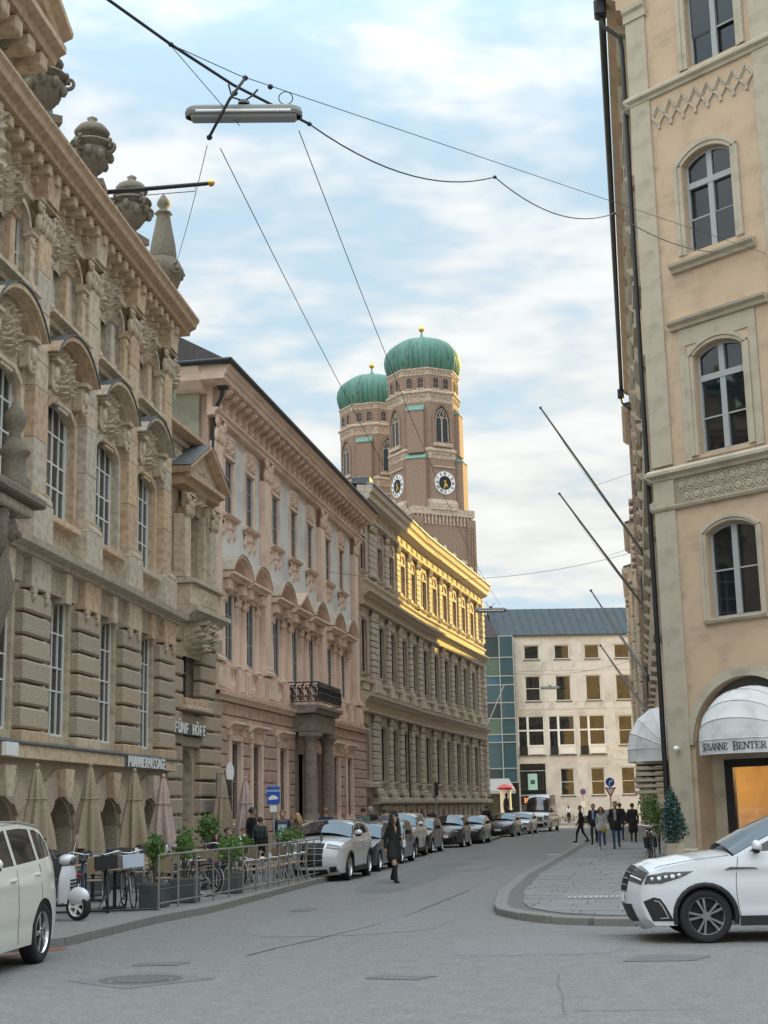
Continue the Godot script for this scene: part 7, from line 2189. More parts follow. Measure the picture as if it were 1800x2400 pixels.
	shrub("potted_tree", "dark leafy potted tree in front of the passage doorway", Vector3(-4.75, y, -38.2), Vector3(0, 1.35, 0), Vector3(0.34, 0.36, 0.34), 1, "", 420, 0.09)
	# tables and chairs inside the railing
	var proto := make_chair(0)
	var tables := [Vector3(-5.35, y, -28.6), Vector3(-5.0, y, -31.6), Vector3(-4.3, y, -35.4), Vector3(-3.7, y, -38.3), Vector3(-6.3, y, -31.2), Vector3(-5.2, y, -34.6), Vector3(-4.6, y, -36.4)]
	var tw := ["beside the bicycle with the pale crate", "behind the second planter", "behind the middle of the railing", "at the far end of the railing", "below the tan parasol with letters", "between the tan parasols", "below the mauve parasol by the bank"]
	for i in tables.size():
		var t := thing("cafe_table", "small wooden cafe table " + tw[i], "table", tables[i], 0.15, "cafe tables")
		var tp := MB.new(); tp.cbox(Vector3(-0.36, 0.71, -0.36), Vector3(0.36, 0.745, 0.36), 0.01); part(t, "table_top", tp, M.wicker)
		var lg := MB.new(); lg.tube([Vector3(0, 0.03, 0), Vector3(0, 0.71, 0)], 0.035, 8); part(t, "stem", lg, M.iron)
		var ft := MB.new(); ft.cbox(Vector3(-0.22, 0, -0.22), Vector3(0.22, 0.03, 0.22), 0.01); part(t, "foot", ft, M.iron)
		for k in ([0, 1, 2, 3] if i in [2, 3, 5] else ([0, 2] if i else [])):
			var a = k * PI / 2 + 0.15 + rng.randf_range(-0.15, 0.15)
			var c := proto.duplicate()
			c.name = numbered("cafe_chair"); add_child(c)
			c.position = tables[i] + Vector3(sin(a), 0, cos(a)) * 0.62
			c.rotation.y = a + PI
			tag(c, "wicker and aluminium cafe chair at the table " + tw[i], "chair", "wicker chairs of the pavement cafe")
	for k in 7:
		var p: Vector3 = mid.call(0.52 + k * 0.066)
		var c := proto.duplicate()
		c.name = numbered("cafe_chair"); add_child(c)
		c.position = p + Vector3(-0.42, 0, -0.06)
		c.rotation.y = -1.37 + rng.randf_range(-0.25, 0.25)
		tag(c, "wicker cafe chair standing with its back against the railing", "chair", "wicker chairs of the pavement cafe")
	proto.free()
	# cushioned bench against the wall of the bank
	var bn := thing("bench", "long grey bench with pale cushions against the ornate building wall", "bench")
	facade(bn, -9.385, -24.0, 6.38)
	bn.position += bn.basis.x * 8.6 + bn.basis.z * 0.9 + Vector3(0, 0.13, 0)
	var bs := MB.new(); bs.cbox(Vector3(0, 0, 0), Vector3(11, 0.42, 0.5), 0.02); part(bn, "seat", bs, M.planter)
	var bb := MB.new(); bb.cbox(Vector3(0, 0.42, -0.02), Vector3(11, 0.95, 0.08), 0.02); part(bn, "backrest", bb, M.planter)
	for k in 6: block(bn, "cushion", Vector3(1.0 + k * 1.65, 0.46, 0.09), Vector3(1.5 + k * 1.65, 0.9, 0.2), 0.05, M.canvas_white if k % 2 else M.canvas_tan)
# ---------------------------------------------------------------- cars
# A body is drawn in side view (x forwards, y up) and given its width by car_w.
func car_w(P: Dictionary, x: float, y: float) -> float:
	var e := clampf((absf(x) - P.L * 0.27) / (P.L * 0.23), 0, 1)
	var w: float = P.W / 2 * (1 - P.get("taper", 0.13) * pow(e, 2.3))
	var e2 := clampf((absf(x) - P.L / 2 + 0.36) / 0.36, 0, 1)
	w -= 0.2 * (1 - sqrt(1 - 0.96 * e2 * e2))
	var yb: float = belt_y(P, x)
	var yy := minf(y, yb)
	var k := (yy - 0.66) / 0.5
	w *= 1 - 0.055 * k * k
	# shoulder crease and lower door hollow
	w += 0.016 * exp(-pow((yy - yb + 0.17) / 0.05, 2)) - 0.014 * exp(-pow((yy - 0.52) / 0.1, 2)) * (1 - e)
	if y > yb: w -= (y - yb) * P.get("tumble", 0.36)
	return maxf(w, 0.2)

func belt_y(P: Dictionary, x: float) -> float:
	var b: Array = P.belt
	for i in b.size() - 1:
		if x <= b[i].x and x >= b[i + 1].x: return lerpf(b[i].y, b[i + 1].y, (b[i].x - x) / maxf(b[i].x - b[i + 1].x, 1e-4))
	if x > b[0].x:
		var h: Array = P.hood
		return maxf(0.6, minf(b[0].y, b[0].y - (x - b[0].x) * 0.05))
	return b[-1].y

func side_sheet(mb: MB, P: Dictionary, poly: PackedVector2Array, holes: Array, off: float, step := 0.11, sides := [1.0, -1.0]) -> void:
	var p := poly
	if Geometry2D.is_polygon_clockwise(p): p = p.duplicate(); p.reverse()
	var lo := p[0]; var hi := p[0]
	for q in p: lo = lo.min(q); hi = hi.max(q)
	var nx := maxi(1, ceili((hi.x - lo.x) / step)); var ny := maxi(1, ceili((hi.y - lo.y) / step))
	var d := (hi - lo) / Vector2(nx, ny)
	for i in nx:
		for j in ny:
			var a := lo + d * Vector2(i, j)
			var pieces: Array = Geometry2D.intersect_polygons(PackedVector2Array([a, a + Vector2(d.x, 0), a + d, a + Vector2(0, d.y)]), p)
			for h in holes:
				var nxt := []
				for q in pieces: nxt.append_array(Geometry2D.clip_polygons(q, h))
				pieces = nxt
			for q in pieces:
				var t := Geometry2D.triangulate_polygon(q)
				for s in sides:
					for k in range(0, t.size(), 3):
						var v := []; var nn := []
						for m in 3:
							var c: Vector2 = q[t[k + m]]
							var w := car_w(P, c.x, c.y)
							v.append(Vector3(c.x, c.y, s * (w + off)))
							nn.append(Vector3(-(car_w(P, c.x + 0.02, c.y) - car_w(P, c.x - 0.02, c.y)) / 0.04, -(car_w(P, c.x, c.y + 0.02) - car_w(P, c.x, c.y - 0.02)) / 0.04, s).normalized())
						mb.tri_n(v[0], v[1], v[2], nn[0], nn[1], nn[2])

# outline resampled; point on the skin that spans the car's width at outline parameter a, t = -1..1
func skin(P: Dictionary, line: PackedVector2Array, a: float, t: float, crown: float, off := 0.0) -> Vector3:
	var f := clampf(a, 0, 1) * (line.size() - 1)
	var i := mini(int(f), line.size() - 2)
	var p := line[i].lerp(line[i + 1], f - i)
	var d := (line[mini(i + 2, line.size() - 1)] - line[maxi(i - 1, 0)]).normalized()
	var n := Vector2(d.y, -d.x)
	var w := car_w(P, p.x, p.y)
	p += n * (crown * (1 + 1.3 * maxf(n.x, 0.0)) * (1 - t * t) + off)
	return Vector3(p.x, p.y, t * (w + off * 0.3))

func resample(pts: Array, step := 0.06) -> PackedVector2Array:
	# smooth the corners a little, then cut into even steps
	var c := Curve2D.new()
	for i in pts.size():
		var a: Vector2 = pts[maxi(i - 1, 0)]; var b: Vector2 = pts[mini(i + 1, pts.size() - 1)]
		var t := (b - a) * 0.14
		c.add_point(pts[i], -t if i > 0 else Vector2.ZERO, t if i < pts.size() - 1 else Vector2.ZERO)
	var n := maxi(4, int(c.get_baked_length() / step))
	var out := PackedVector2Array()
	for i in n + 1: out.append(c.sample_baked(c.get_baked_length() * i / n))
	return out

func patch(P: Dictionary, line: PackedVector2Array, a0: float, a1: float, t0: float, t1: float, crown: float, off: float, mb: MB = null) -> MB:
	if mb == null: mb = MB.new()
	var rows := []
	var na := maxi(2, int(absf(a1 - a0) * line.size()))
	for i in na + 1:
		var row := PackedVector3Array()
		for j in 9: row.append(skin(P, line, lerpf(a0, a1, float(i) / na), lerpf(t0, t1, j / 8.0), crown, off))
		rows.append(row)
	mb.grid(rows, true)
	return mb

func at_y(line: PackedVector2Array, y: float) -> float:
	for i in line.size():
		if line[i].y >= y: return float(i) / (line.size() - 1)
	return 1.0

func circle(c: Vector2, r: float, n := 22) -> PackedVector2Array:
	var p := PackedVector2Array()
	for i in n: p.append(c + Vector2(cos(TAU * i / n), sin(TAU * i / n)) * r)
	return p

func wheel_meshes(r: float, style: int) -> Array:
	var key := "wheel%.3f_%d" % [r, style]
	if cache.has(key): return cache[key]
	var rot := Transform3D(Basis(Vector3.RIGHT, PI / 2), Vector3.ZERO)
	var ty := MB.new(); ty.xf = rot
	ty.lathe([Vector2(r * 0.66, -0.1), Vector2(r * 0.9, -0.11), Vector2(r * 0.99, -0.085), Vector2(r, -0.03), Vector2(r, 0.03), Vector2(r * 0.99, 0.085), Vector2(r * 0.9, 0.11), Vector2(r * 0.7, 0.1), Vector2(r * 0.66, 0.06)], 40)
	var ri := MB.new(); ri.xf = rot
	ri.lathe([Vector2(r * 0.66, 0.06), Vector2(r * 0.7, 0.1), Vector2(r * 0.67, 0.105), Vector2(r * 0.63, 0.05), Vector2(r * 0.62, -0.06)], 36)
	ri.xf = Transform3D.IDENTITY
	var well := MB.new(); well.disc(Vector3(0, 0, -0.02), r * 0.64, 0.02, 28)
	for k in 5:
		var a := TAU * k / 5 + 0.3
		ri.xf = Transform3D(Basis(Vector3.BACK, a), Vector3.ZERO)
		var w := r * 0.085
		if style == 1:
			for s in [-1.0, 1.0]:
				ri.ext(PackedVector2Array([Vector2(s * w * 0.2 - w * 0.35, r * 0.1), Vector2(s * w * 0.2 + w * 0.35, r * 0.1), Vector2(s * w * 1.5 + w * 0.6, r * 0.65), Vector2(s * w * 1.5 - w * 0.6, r * 0.65)]), 0.05, 0.085)
		else:
			ri.ext(PackedVector2Array([Vector2(-w * 0.8, r * 0.08), Vector2(w * 0.8, r * 0.08), Vector2(w * 1.1, r * 0.66), Vector2(-w * 1.1, r * 0.66)]), 0.05, 0.085)
	ri.xf = Transform3D.IDENTITY
	ri.disc(Vector3(0, 0, 0.05), r * 0.17, 0.045, 16)
	cache[key] = [ty.mesh(), ri.mesh(), well.mesh()]
	return cache[key]

func car(P: Dictionary, label: String, at: Vector3, yaw: float, paint: Material, group := "") -> Node3D:
	var t := thing(P.get("name", "parked_car"), label, P.get("cat", "car"), Vector3.ZERO, 0, group)
	facade(t, at.x, at.z, yaw)
	t.position.y = at.y
	if cache.has("car" + P.key):
		var src: Node3D = cache["car" + P.key]
		for c in src.get_children():
			var d := c.duplicate()
			t.add_child(d, true)
			d.name = c.name
			if d.material_override == src.get_meta("paint_mat"): d.material_override = paint
			for e in d.get_children():
				if e is MeshInstance3D and e.material_override == src.get_meta("paint_mat"): e.material_override = paint
		return t
	var front := resample(P.hood, 0.04); var tail := resample(P.tail); var roof: Array = P.roof
	var body := PackedVector2Array()
	for q in front: body.append(q)
	for i in range(1, P.belt.size()): body.append(P.belt[i])
	for i in range(1, tail.size()): body.append(tail[i])
	var arches := [circle(Vector2(P.fx, P.r), P.r + 0.055), circle(Vector2(P.rx, P.r), P.r + 0.055)]
	var mb := MB.new()
	side_sheet(mb, P, body, arches, 0.0)
	patch(P, front, 0, 1, -1, 1, P.crown, 0.0, mb); patch(P, tail, 0, 1, -1, 1, 0.05, 0.0, mb)
	# greenhouse
	var rl := resample(roof, 0.05)
	var gh := PackedVector2Array()
	for q in rl: gh.append(q)
	for i in range(P.belt.size() - 2, 0, -1): gh.append(P.belt[i])
	var inner := Geometry2D.offset_polygon(gh, -0.055, Geometry2D.JOIN_ROUND)
	var wins := []
	for r in P.windows:
		for q in inner:
			for z in Geometry2D.intersect_polygons(q, PackedVector2Array([Vector2(r[0], 0), Vector2(r[1], 0), Vector2(r[1], 3), Vector2(r[0], 3)])): wins.append(z)
	side_sheet(mb, P, gh, wins, 0.0, 0.15)
	var a1: float = P.glass[0]; var a2: float = P.glass[1]
	patch(P, rl, a1, a2, -1, 1, 0.05, 0.0, mb)
	part(t, "body", mb, paint)
	t.set_meta("paint_mat", paint)
	var ub := MB.new(); ub.box(Vector3(-P.L / 2 + 0.2, P.sill + 0.02, -P.W / 2 + 0.24), Vector3(P.L / 2 - 0.25, 0.72, P.W / 2 - 0.24)); part(t, "underbody", ub, M.black)
	var cab := MB.new(); cab.box(Vector3(roof[-1].x + 0.35, 0.7, -P.W / 2 + 0.3), Vector3(roof[0].x - 0.75, P.H - 0.32, P.W / 2 - 0.3)); part(t, "cabin", cab, M.room)
	part(t, "windscreen", patch(P, rl, 0.01, a1, -0.97, 0.97, 0.11, -0.004), M.car_glass)
	part(t, "rear_window", patch(P, rl, a2, 0.97, -0.93, 0.93, 0.05, -0.004), M.car_glass)
	for w in wins:
		for s in [1.0, -1.0]:
			var sg := MB.new(); side_sheet(sg, P, w, [], -0.006, 0.3, [s]); part(t, "side_window", sg, M.car_glass)
	# lower cladding
	if P.get("clad", true):
		for x in [P.fx, P.rx]:
			for s in [1.0, -1.0]:
				var cl := MB.new()
				var path := []
				for i in 15:
					var a := -0.25 + (PI + 0.5) * i / 14.0
					var q = Vector2(x, P.r) + Vector2(cos(a), sin(a)) * (P.r + 0.06)
					path.append(Vector3(q.x, q.y, s * (car_w(P, q.x, q.y) - 0.005)))
				cl.tube(path, 0.036, 6); part(t, "arch_cladding", cl, M.black)
		for s in [1.0, -1.0]:
			var cl := MB.new(); cl.box(Vector3(P.rx + P.r + 0.1, P.sill - 0.03, s * car_w(P, 0, 0.3) - 0.05), Vector3(P.fx - P.r - 0.1, P.sill + 0.1, s * car_w(P, 0, 0.3) + 0.012)); part(t, "sill_cladding", cl, M.black)
	# wheels
	var wm := wheel_meshes(P.r, P.get("rim", 0))
	for x in [P.fx, P.rx]:
		for s in [1.0, -1.0]:
			var tr := part(t, "wheel", wm[0], M.rubber, Transform3D(Basis(Vector3.UP, 0.0 if s > 0 else PI), Vector3(x, P.r, s * (P.W / 2 - 0.13))))
			part(tr, "rim", wm[1], M.bright_steel if P.get("rim", 0) == 0 else M.rim_dark); part(tr, "wheel_disc", wm[2], M.black)
	# face: lamps, grille, intake, plate
	for s in [-1.0, 1.0]:
		var lm := [at_y(front, P.lamp[0]), at_y(front, P.lamp[1]), P.lamp[2]]
		part(t, "headlight", patch(P, front, lm[0], lm[1], s * lm[2], s * 0.99, P.crown, 0.006), M.lamp_glass)
		var hb := MB.new(); var bp := []
		for k in 5: bp.append(skin(P, front, lerpf(lm[0], lm[1], 0.3), s * lerpf(lm[2] + 0.03, 0.93, k / 4.0), P.crown, 0.012))
		hb.tube(bp, 0.012, 5); part(t, "running_light", hb, M.sign_white)
		part(t, "tail_light", patch(P, tail, P.rear[0], P.rear[1], s * 0.62, s * 0.99, 0.05, 0.006), M.tail_red)
		for poly in P.get("side_lamps", []):
			var sl := MB.new(); side_sheet(sl, P, poly[0], [], 0.011 if poly[1] == "trim" else 0.005, 0.12, [s]); part(t, poly[1], sl, {"headlight": M.lamp_glass, "tail_light": M.tail_red, "side_intake": M.black, "trim": M.alu}[poly[1]])
	var gr := [at_y(front, P.grille[0]), at_y(front, P.grille[1]), P.grille[2]]
	part(t, "grille", patch(P, front, gr[0], gr[1], -gr[2], gr[2], P.crown, 0.007), M.black)
	for k in 3:
		var gb := MB.new(); var gp := []
		for j in 9: gp.append(skin(P, front, lerpf(gr[0], gr[1], 0.25 + k * 0.25), lerpf(-gr[2] * 0.97, gr[2] * 0.97, j / 8.0), P.crown, 0.014))
		gb.tube(gp, 0.008, 4); part(t, "grille_bar", gb, M.alu)
	part(t, "lower_intake", patch(P, front, gr[0] * 0.3, gr[0] * 0.72, -0.62, 0.62, P.crown, 0.006), M.black)
	if P.get("side_lamps", []).size() < 2:
		for s in [-1.0, 1.0]: part(t, "side_intake", patch(P, front, gr[0] * 0.4, gr[0] * 0.9, s * 0.7, s * 0.95, P.crown, 0.008), M.black)
	part(t, "number_plate", patch(P, front, gr[0] * 0.76, gr[0] * 0.97, -0.3, 0.3, P.crown, 0.016), M.sign_white)
	part(t, "rear_plate", patch(P, tail, 0.45, 0.6, -0.3, 0.3, 0.05, 0.012), M.sign_white)
	# mirrors, handles, seams
	for s in [-1.0, 1.0]:
		var mx: float = roof[0].x - 0.32; var mz: float = car_w(P, mx, belt_y(P, mx)) + 0.11
		var mr := MB.new(); mr.ball(Vector3(mx, belt_y(P, mx) + 0.13, s * mz), Vector3(0.07, 0.085, 0.12), 12, 8); mr.tube([Vector3(mx + 0.02, belt_y(P, mx) + 0.03, s * (mz - 0.14)), Vector3(mx, belt_y(P, mx) + 0.1, s * mz)], 0.03, 6)
		part(t, "mirror", mr, paint if P.get("mirror", true) else M.black)
		var ml := MB.new(); ml.ball(Vector3(mx + 0.01, belt_y(P, mx) + 0.08, s * mz), Vector3(0.06, 0.055, 0.105), 10, 6); part(t, "mirror_foot", ml, M.black)
		for x in P.handles:
			var hd := MB.new(); hd.cbox(Vector3(x - 0.11, belt_y(P, x) - 0.14, s * (car_w(P, x, belt_y(P, x) - 0.12) + 0.012) - 0.014), Vector3(x + 0.11, belt_y(P, x) - 0.1, s * (car_w(P, x, belt_y(P, x) - 0.12) + 0.012) + 0.014), 0.01); part(t, "door_handle", hd, paint)
		for x in P.seams:
			var sm := MB.new(); var sp := []
			for k in 9:
				var yy := lerpf(P.sill + 0.06, belt_y(P, x) - 0.005, k / 8.0)
				sp.append(Vector3(x + 0.05 * sin(k * 0.4), yy, s * (car_w(P, x, yy) + 0.0005)))
			sm.tube(sp, 0.0045, 4); part(t, "door_seam", sm, M.black)
		var hs := MB.new(); var hp := []
		for k in 13: hp.append(skin(P, front, lerpf(at_y(front, P.lamp[1]) + 0.05, 0.98, k / 12.0), s * 0.9, P.crown, 0.0005))
		hs.tube(hp, 0.004, 4); part(t, "bonnet_seam", hs, M.black)
		if P.get("rails", false):
			var rr := MB.new(); rr.tube([Vector3(roof[2].x - 0.15, P.H - 0.05, s * (car_w(P, 0, P.H - 0.1) - 0.02)), Vector3(0.0, P.H + 0.03, s * (car_w(P, 0, P.H - 0.06) - 0.03)), Vector3(-1.0, P.H + 0.03, s * (car_w(P, -1, P.H - 0.06) - 0.03)), Vector3(roof[-3].x + 0.1, P.H - 0.04, s * (car_w(P, -1.4, P.H - 0.1) - 0.02))], 0.016, 6); part(t, "roof_rail", rr, M.alu)
	cache["car" + P.key] = t
	return t

func V(a: Array) -> Array:
	var o := []
	for i in range(0, a.size(), 2): o.append(Vector2(a[i], a[i + 1]))
	return o

func paint(called: String, c: Color, metal := 0.0) -> StandardMaterial3D:
	var m := mat(called, c, 0.32 if metal == 0.0 else 0.38, null, 1, null, 0.5, 0.5, metal)
	m.clearcoat_enabled = true; m.clearcoat = 1.0; m.clearcoat_roughness = 0.04
	return m

func vehicles() -> void:
	mat("car_glass", Color(0.018, 0.02, 0.022), 0.03, null, 1, null, 0.5, 0.7)
	mat("lamp_glass", Color(0.10, 0.105, 0.11), 0.06, null, 1, null, 0.5, 0.8, 0.3)
	mat("tail_red", Color(0.22, 0.008, 0.01), 0.15)
	mat("rim_dark", Color(0.30, 0.31, 0.32), 0.28, null, 1, null, 0.5, 0.5, 0.9)
	var white := paint("paint_white", Color(0.62, 0.635, 0.65)); var cream := paint("paint_cream", Color(0.68, 0.665, 0.60))
	var silver := paint("paint_silver", Color(0.56, 0.57, 0.57), 0.2); var black := paint("paint_black", Color(0.02, 0.021, 0.023)); var grey := paint("paint_grey", Color(0.20, 0.205, 0.21), 0.4)
	var anth := paint("paint_anthracite", Color(0.06, 0.062, 0.066), 0.3)
	var suv := {"key": "suv", "L": 4.5, "W": 1.86, "H": 1.67, "fx": 1.36, "rx": -1.33, "r": 0.36, "sill": 0.26, "crown": 0.07, "rim": 1,
		"hood": V([2.04, 0.24, 2.15, 0.34, 2.21, 0.5, 2.22, 0.66, 2.19, 0.8, 2.12, 0.93, 1.92, 1.02, 1.5, 1.09, 0.95, 1.15]),
		"belt": V([0.95, 1.15, -0.4, 1.17, -1.6, 1.22, -2.06, 1.26]), "tail": V([-2.06, 1.26, -2.2, 1.02, -2.24, 0.72, -2.2, 0.42, -2.1, 0.26]),
		"roof": V([0.95, 1.15, 0.5, 1.38, 0.08, 1.57, -0.35, 1.655, -0.95, 1.67, -1.5, 1.63, -1.76, 1.55, -1.95, 1.4, -2.06, 1.26]), "glass": [0.27, 0.8],
		"windows": [[-0.42, 0.85], [-1.28, -0.5], [-1.85, -1.36]], "lamp": [0.78, 0.93, 0.42], "rear": [0.1, 0.34], "grille": [0.66, 0.92, 0.4],
		"side_lamps": [[PackedVector2Array([Vector2(2.17, 0.79), Vector2(1.95, 0.8), Vector2(1.68, 0.88), Vector2(1.5, 0.965), Vector2(1.9, 0.955), Vector2(2.13, 0.91)]), "headlight"], [PackedVector2Array([Vector2(2.08, 0.3), Vector2(2.19, 0.56), Vector2(2.06, 0.62), Vector2(1.97, 0.6), Vector2(1.9, 0.5), Vector2(1.8, 0.3)]), "side_intake"], [PackedVector2Array([Vector2(2.05, 0.57), Vector2(2.06, 0.585), Vector2(1.985, 0.57), Vector2(1.93, 0.49), Vector2(1.86, 0.34), Vector2(1.98, 0.33), Vector2(1.98, 0.345), Vector2(1.885, 0.355), Vector2(1.95, 0.49), Vector2(1.995, 0.555)]), "trim"]], "handles": [-0.2, -1.12], "seams": [0.88, -0.45, -1.3], "rails": true}
	var ml: Dictionary = suv.duplicate()
	ml.merge({"key": "wagon", "lamp": [0.85, 1.0, 0.5], "L": 4.8, "W": 1.95, "H": 1.8, "fx": 1.5, "rx": -1.42, "r": 0.39, "rim": 0, "clad": false,
		"hood": V([2.22, 0.26, 2.33, 0.4, 2.38, 0.6, 2.36, 0.8, 2.26, 1.0, 2.0, 1.1, 1.5, 1.16, 1.0, 1.2]),
		"belt": V([1.0, 1.2, -0.4, 1.23, -1.7, 1.29, -2.2, 1.32]), "tail": V([-2.2, 1.32, -2.34, 1.1, -2.4, 0.75, -2.36, 0.45, -2.26, 0.28]),
		"roof": V([1.0, 1.2, 0.5, 1.46, 0.1, 1.68, -0.35, 1.78, -1.0, 1.8, -1.6, 1.77, -1.88, 1.7, -2.08, 1.52, -2.2, 1.32]),
		"windows": [[-0.42, 0.9], [-1.32, -0.52], [-1.98, -1.42]], "side_lamps": [[PackedVector2Array([Vector2(-2.4, 0.92), Vector2(-2.1, 0.95), Vector2(-2.12, 1.22), Vector2(-2.3, 1.2)]), "tail_light"]], "seams": [0.9, -0.46, -1.38], "handles": [-0.25, -1.2]}, true)
	var q3: Dictionary = suv.duplicate()
	q3.merge({"key": "coupe", "H": 1.57, "rim": 0, "roof": V([0.95, 1.12, 0.45, 1.36, 0.05, 1.51, -0.4, 1.57, -0.9, 1.55, -1.45, 1.46, -1.75, 1.36, -2.06, 1.24]), "belt": V([0.95, 1.12, -0.4, 1.14, -1.6, 1.2, -2.06, 1.24]), "hood": V([2.04, 0.22, 2.16, 0.32, 2.21, 0.48, 2.21, 0.68, 2.16, 0.84, 2.08, 0.95, 1.85, 1.02, 1.5, 1.07, 0.95, 1.12]), "grille": [0.42, 0.9, 0.48], "lamp": [0.8, 0.93, 0.55], "side_lamps": [], "mirror": true, "rails": true}, true)
	var hatch: Dictionary = suv.duplicate()
	hatch.merge({"key": "hatch", "lamp": [0.58, 0.73, 0.5], "grille": [0.5, 0.7, 0.42], "L": 4.1, "W": 1.76, "H": 1.46, "fx": 1.28, "rx": -1.27, "r": 0.31, "sill": 0.2, "rim": 0, "clad": false, "rails": false, "side_lamps": [], "mirror": false,
		"hood": V([1.9, 0.2, 2.0, 0.3, 2.04, 0.45, 2.02, 0.6, 1.95, 0.74, 1.75, 0.84, 1.3, 0.92, 0.9, 0.96]), "belt": V([0.9, 0.96, -0.4, 0.98, -1.5, 1.02, -1.9, 1.04]), "tail": V([-1.9, 1.04, -2.0, 0.85, -2.04, 0.62, -2.0, 0.36, -1.9, 0.22]),
		"roof": V([0.9, 0.96, 0.4, 1.2, 0.0, 1.38, -0.4, 1.45, -0.9, 1.46, -1.35, 1.41, -1.6, 1.32, -1.78, 1.18, -1.9, 1.04]), "windows": [[-0.35, 0.8], [-1.1, -0.42], [-1.6, -1.18]], "seams": [0.8, -0.38], "handles": [-0.2, -1.0]}, true)
	var sedan: Dictionary = hatch.duplicate()
	sedan.merge({"key": "sedan", "L": 4.7, "W": 1.82, "H": 1.43, "fx": 1.45, "rx": -1.38, "hood": V([2.18, 0.2, 2.28, 0.3, 2.33, 0.45, 2.32, 0.6, 2.24, 0.73, 2.0, 0.83, 1.4, 0.92, 0.85, 0.96]), "belt": V([0.85, 0.96, -0.6, 0.99, -1.6, 1.02, -1.7, 1.03]),
		"tail": V([-1.7, 1.03, -2.1, 1.04, -2.28, 0.98, -2.34, 0.7, -2.3, 0.4, -2.2, 0.24]), "roof": V([0.85, 0.96, 0.3, 1.21, -0.1, 1.36, -0.5, 1.42, -0.9, 1.42, -1.25, 1.34, -1.5, 1.18, -1.7, 1.03]), "windows": [[-0.4, 0.75], [-1.2, -0.47]], "rear": [0.3, 0.55]}, true)
	var mini: Dictionary = hatch.duplicate()
	mini.merge({"key": "mini", "L": 3.55, "W": 1.64, "H": 1.5, "fx": 1.12, "rx": -1.15, "r": 0.29, "taper": 0.2, "hood": V([1.62, 0.22, 1.72, 0.34, 1.76, 0.52, 1.72, 0.7, 1.6, 0.86, 1.35, 0.95, 1.0, 1.0]), "belt": V([1.0, 1.0, -0.4, 1.02, -1.4, 1.04, -1.6, 1.05]), "tail": V([-1.6, 1.05, -1.72, 0.85, -1.76, 0.6, -1.72, 0.35, -1.62, 0.22]), "roof": V([1.0, 1.0, 0.6, 1.22, 0.3, 1.4, -0.1, 1.49, -0.6, 1.49, -1.1, 1.4, -1.4, 1.24, -1.6, 1.05]), "windows": [[-0.25, 0.9], [-1.2, -0.33]], "grille": [0.58, 0.64, 0.3], "lamp": [0.66, 0.86, 0.62]}, true)
	var van: Dictionary = hatch.duplicate()
	van.merge({"key": "van", "name": "delivery_van", "cat": "van", "L": 5.9, "W": 2.0, "H": 2.65, "fx": 2.0, "rx": -1.7, "r": 0.34, "sill": 0.3, "taper": 0.1, "tumble": 0.1, "hood": V([2.78, 0.28, 2.88, 0.42, 2.92, 0.65, 2.88, 0.95, 2.78, 1.15, 2.5, 1.28, 2.15, 1.36]), "belt": V([2.15, 1.36, 0.5, 1.36, -2.6, 1.36, -2.9, 1.36]), "tail": V([-2.9, 1.36, -2.93, 0.9, -2.92, 0.5, -2.85, 0.35]),
		"roof": V([2.15, 1.36, 1.85, 1.75, 1.55, 2.2, 1.2, 2.5, 0.6, 2.63, -1.0, 2.65, -2.5, 2.64, -2.85, 2.55, -2.9, 2.2, -2.9, 1.36]), "glass": [0.19, 0.9], "windows": [[0.75, 1.95]], "seams": [1.9, 0.7], "handles": [0.9], "grille": [0.7, 1.0, 0.55], "lamp": [0.85, 1.12, 0.66]}, true)
	car(ml, "cream-white SUV with chrome-spoked rear wheel parked beside the kerb and scooter", Vector3(-5.72, 0, -18.45), 185.0, cream)
	var vw: Dictionary = suv.duplicate(); vw.name = "moving_car"; vw.key = "crossing"
	car(vw, "white SUV with dark split-spoke wheels pulling past the paved corner", Vector3(5.68, 0, -21.3), 271.5, white)
	var me := get_node("moving_car")
	for k in 5:
		var lx := 2.06 - k * 0.09; var ly := 0.86 + k * 0.012
		var ld := MB.new(); ld.ball(Vector3(lx, ly, -(car_w(suv, lx, ly) + 0.006)), Vector3(0.034, 0.028, 0.012), 8, 6); part(me, "led", ld, M.sign_white if k % 2 else M.bright_steel)
	var ds := MB.new(); ds.cbox(Vector3(-0.9, 0.43, -car_w(suv, 0, 0.45) - 0.012), Vector3(0.5, 0.455, -car_w(suv, 0, 0.45) + 0.02), 0.006); part(me, "door_trim", ds, M.alu)
	var fb := MB.new(); fb.ext(PackedVector2Array([Vector2(1.08, 0.975), Vector2(0.62, 0.985), Vector2(0.66, 1.0), Vector2(1.0, 1.01)]), -car_w(suv, 0.85, 0.99) - 0.016, -car_w(suv, 0.85, 0.99) + 0.03); part(me, "wing_badge", fb, M.lamp_glass)
	var g := "cars parked nose to tail along the pavement"
	var row := [[q3, silver, -1.16, -40.55, 190.5, "silver coupe-roofed SUV parked behind the cafe railing"], [hatch, black, -0.38, -45.88, 190, "black hatchback parked behind the silver SUV"], [hatch, paint("paint_blue", Color(0.05, 0.07, 0.11), 0.2), 0.35, -51.6, 190, "dark blue hatchback parked behind the woman in black"], [suv, white, 0.95, -57.66, 190, "white SUV in the row of parked cars, its roof above the others"], [hatch, anth, 1.75, -62.9, 191, "dark grey hatchback parked between white SUV and small city car"], [mini, anth, 3.46, -70.6, 191, "small rounded city car with round headlights in the parked row"], [sedan, black, 4.81, -77.0, 191, "black saloon last before the kerb build-out"], [sedan, anth, 7.69, -92.2, 193, "black saloon first beyond the kerb build-out"], [sedan, silver, 9.5, -99.9, 193.5, "silver saloon parked in front of the white van"], [van, white, 11.75, -107.8, 194, "white high-roofed delivery van parked before the square"]]
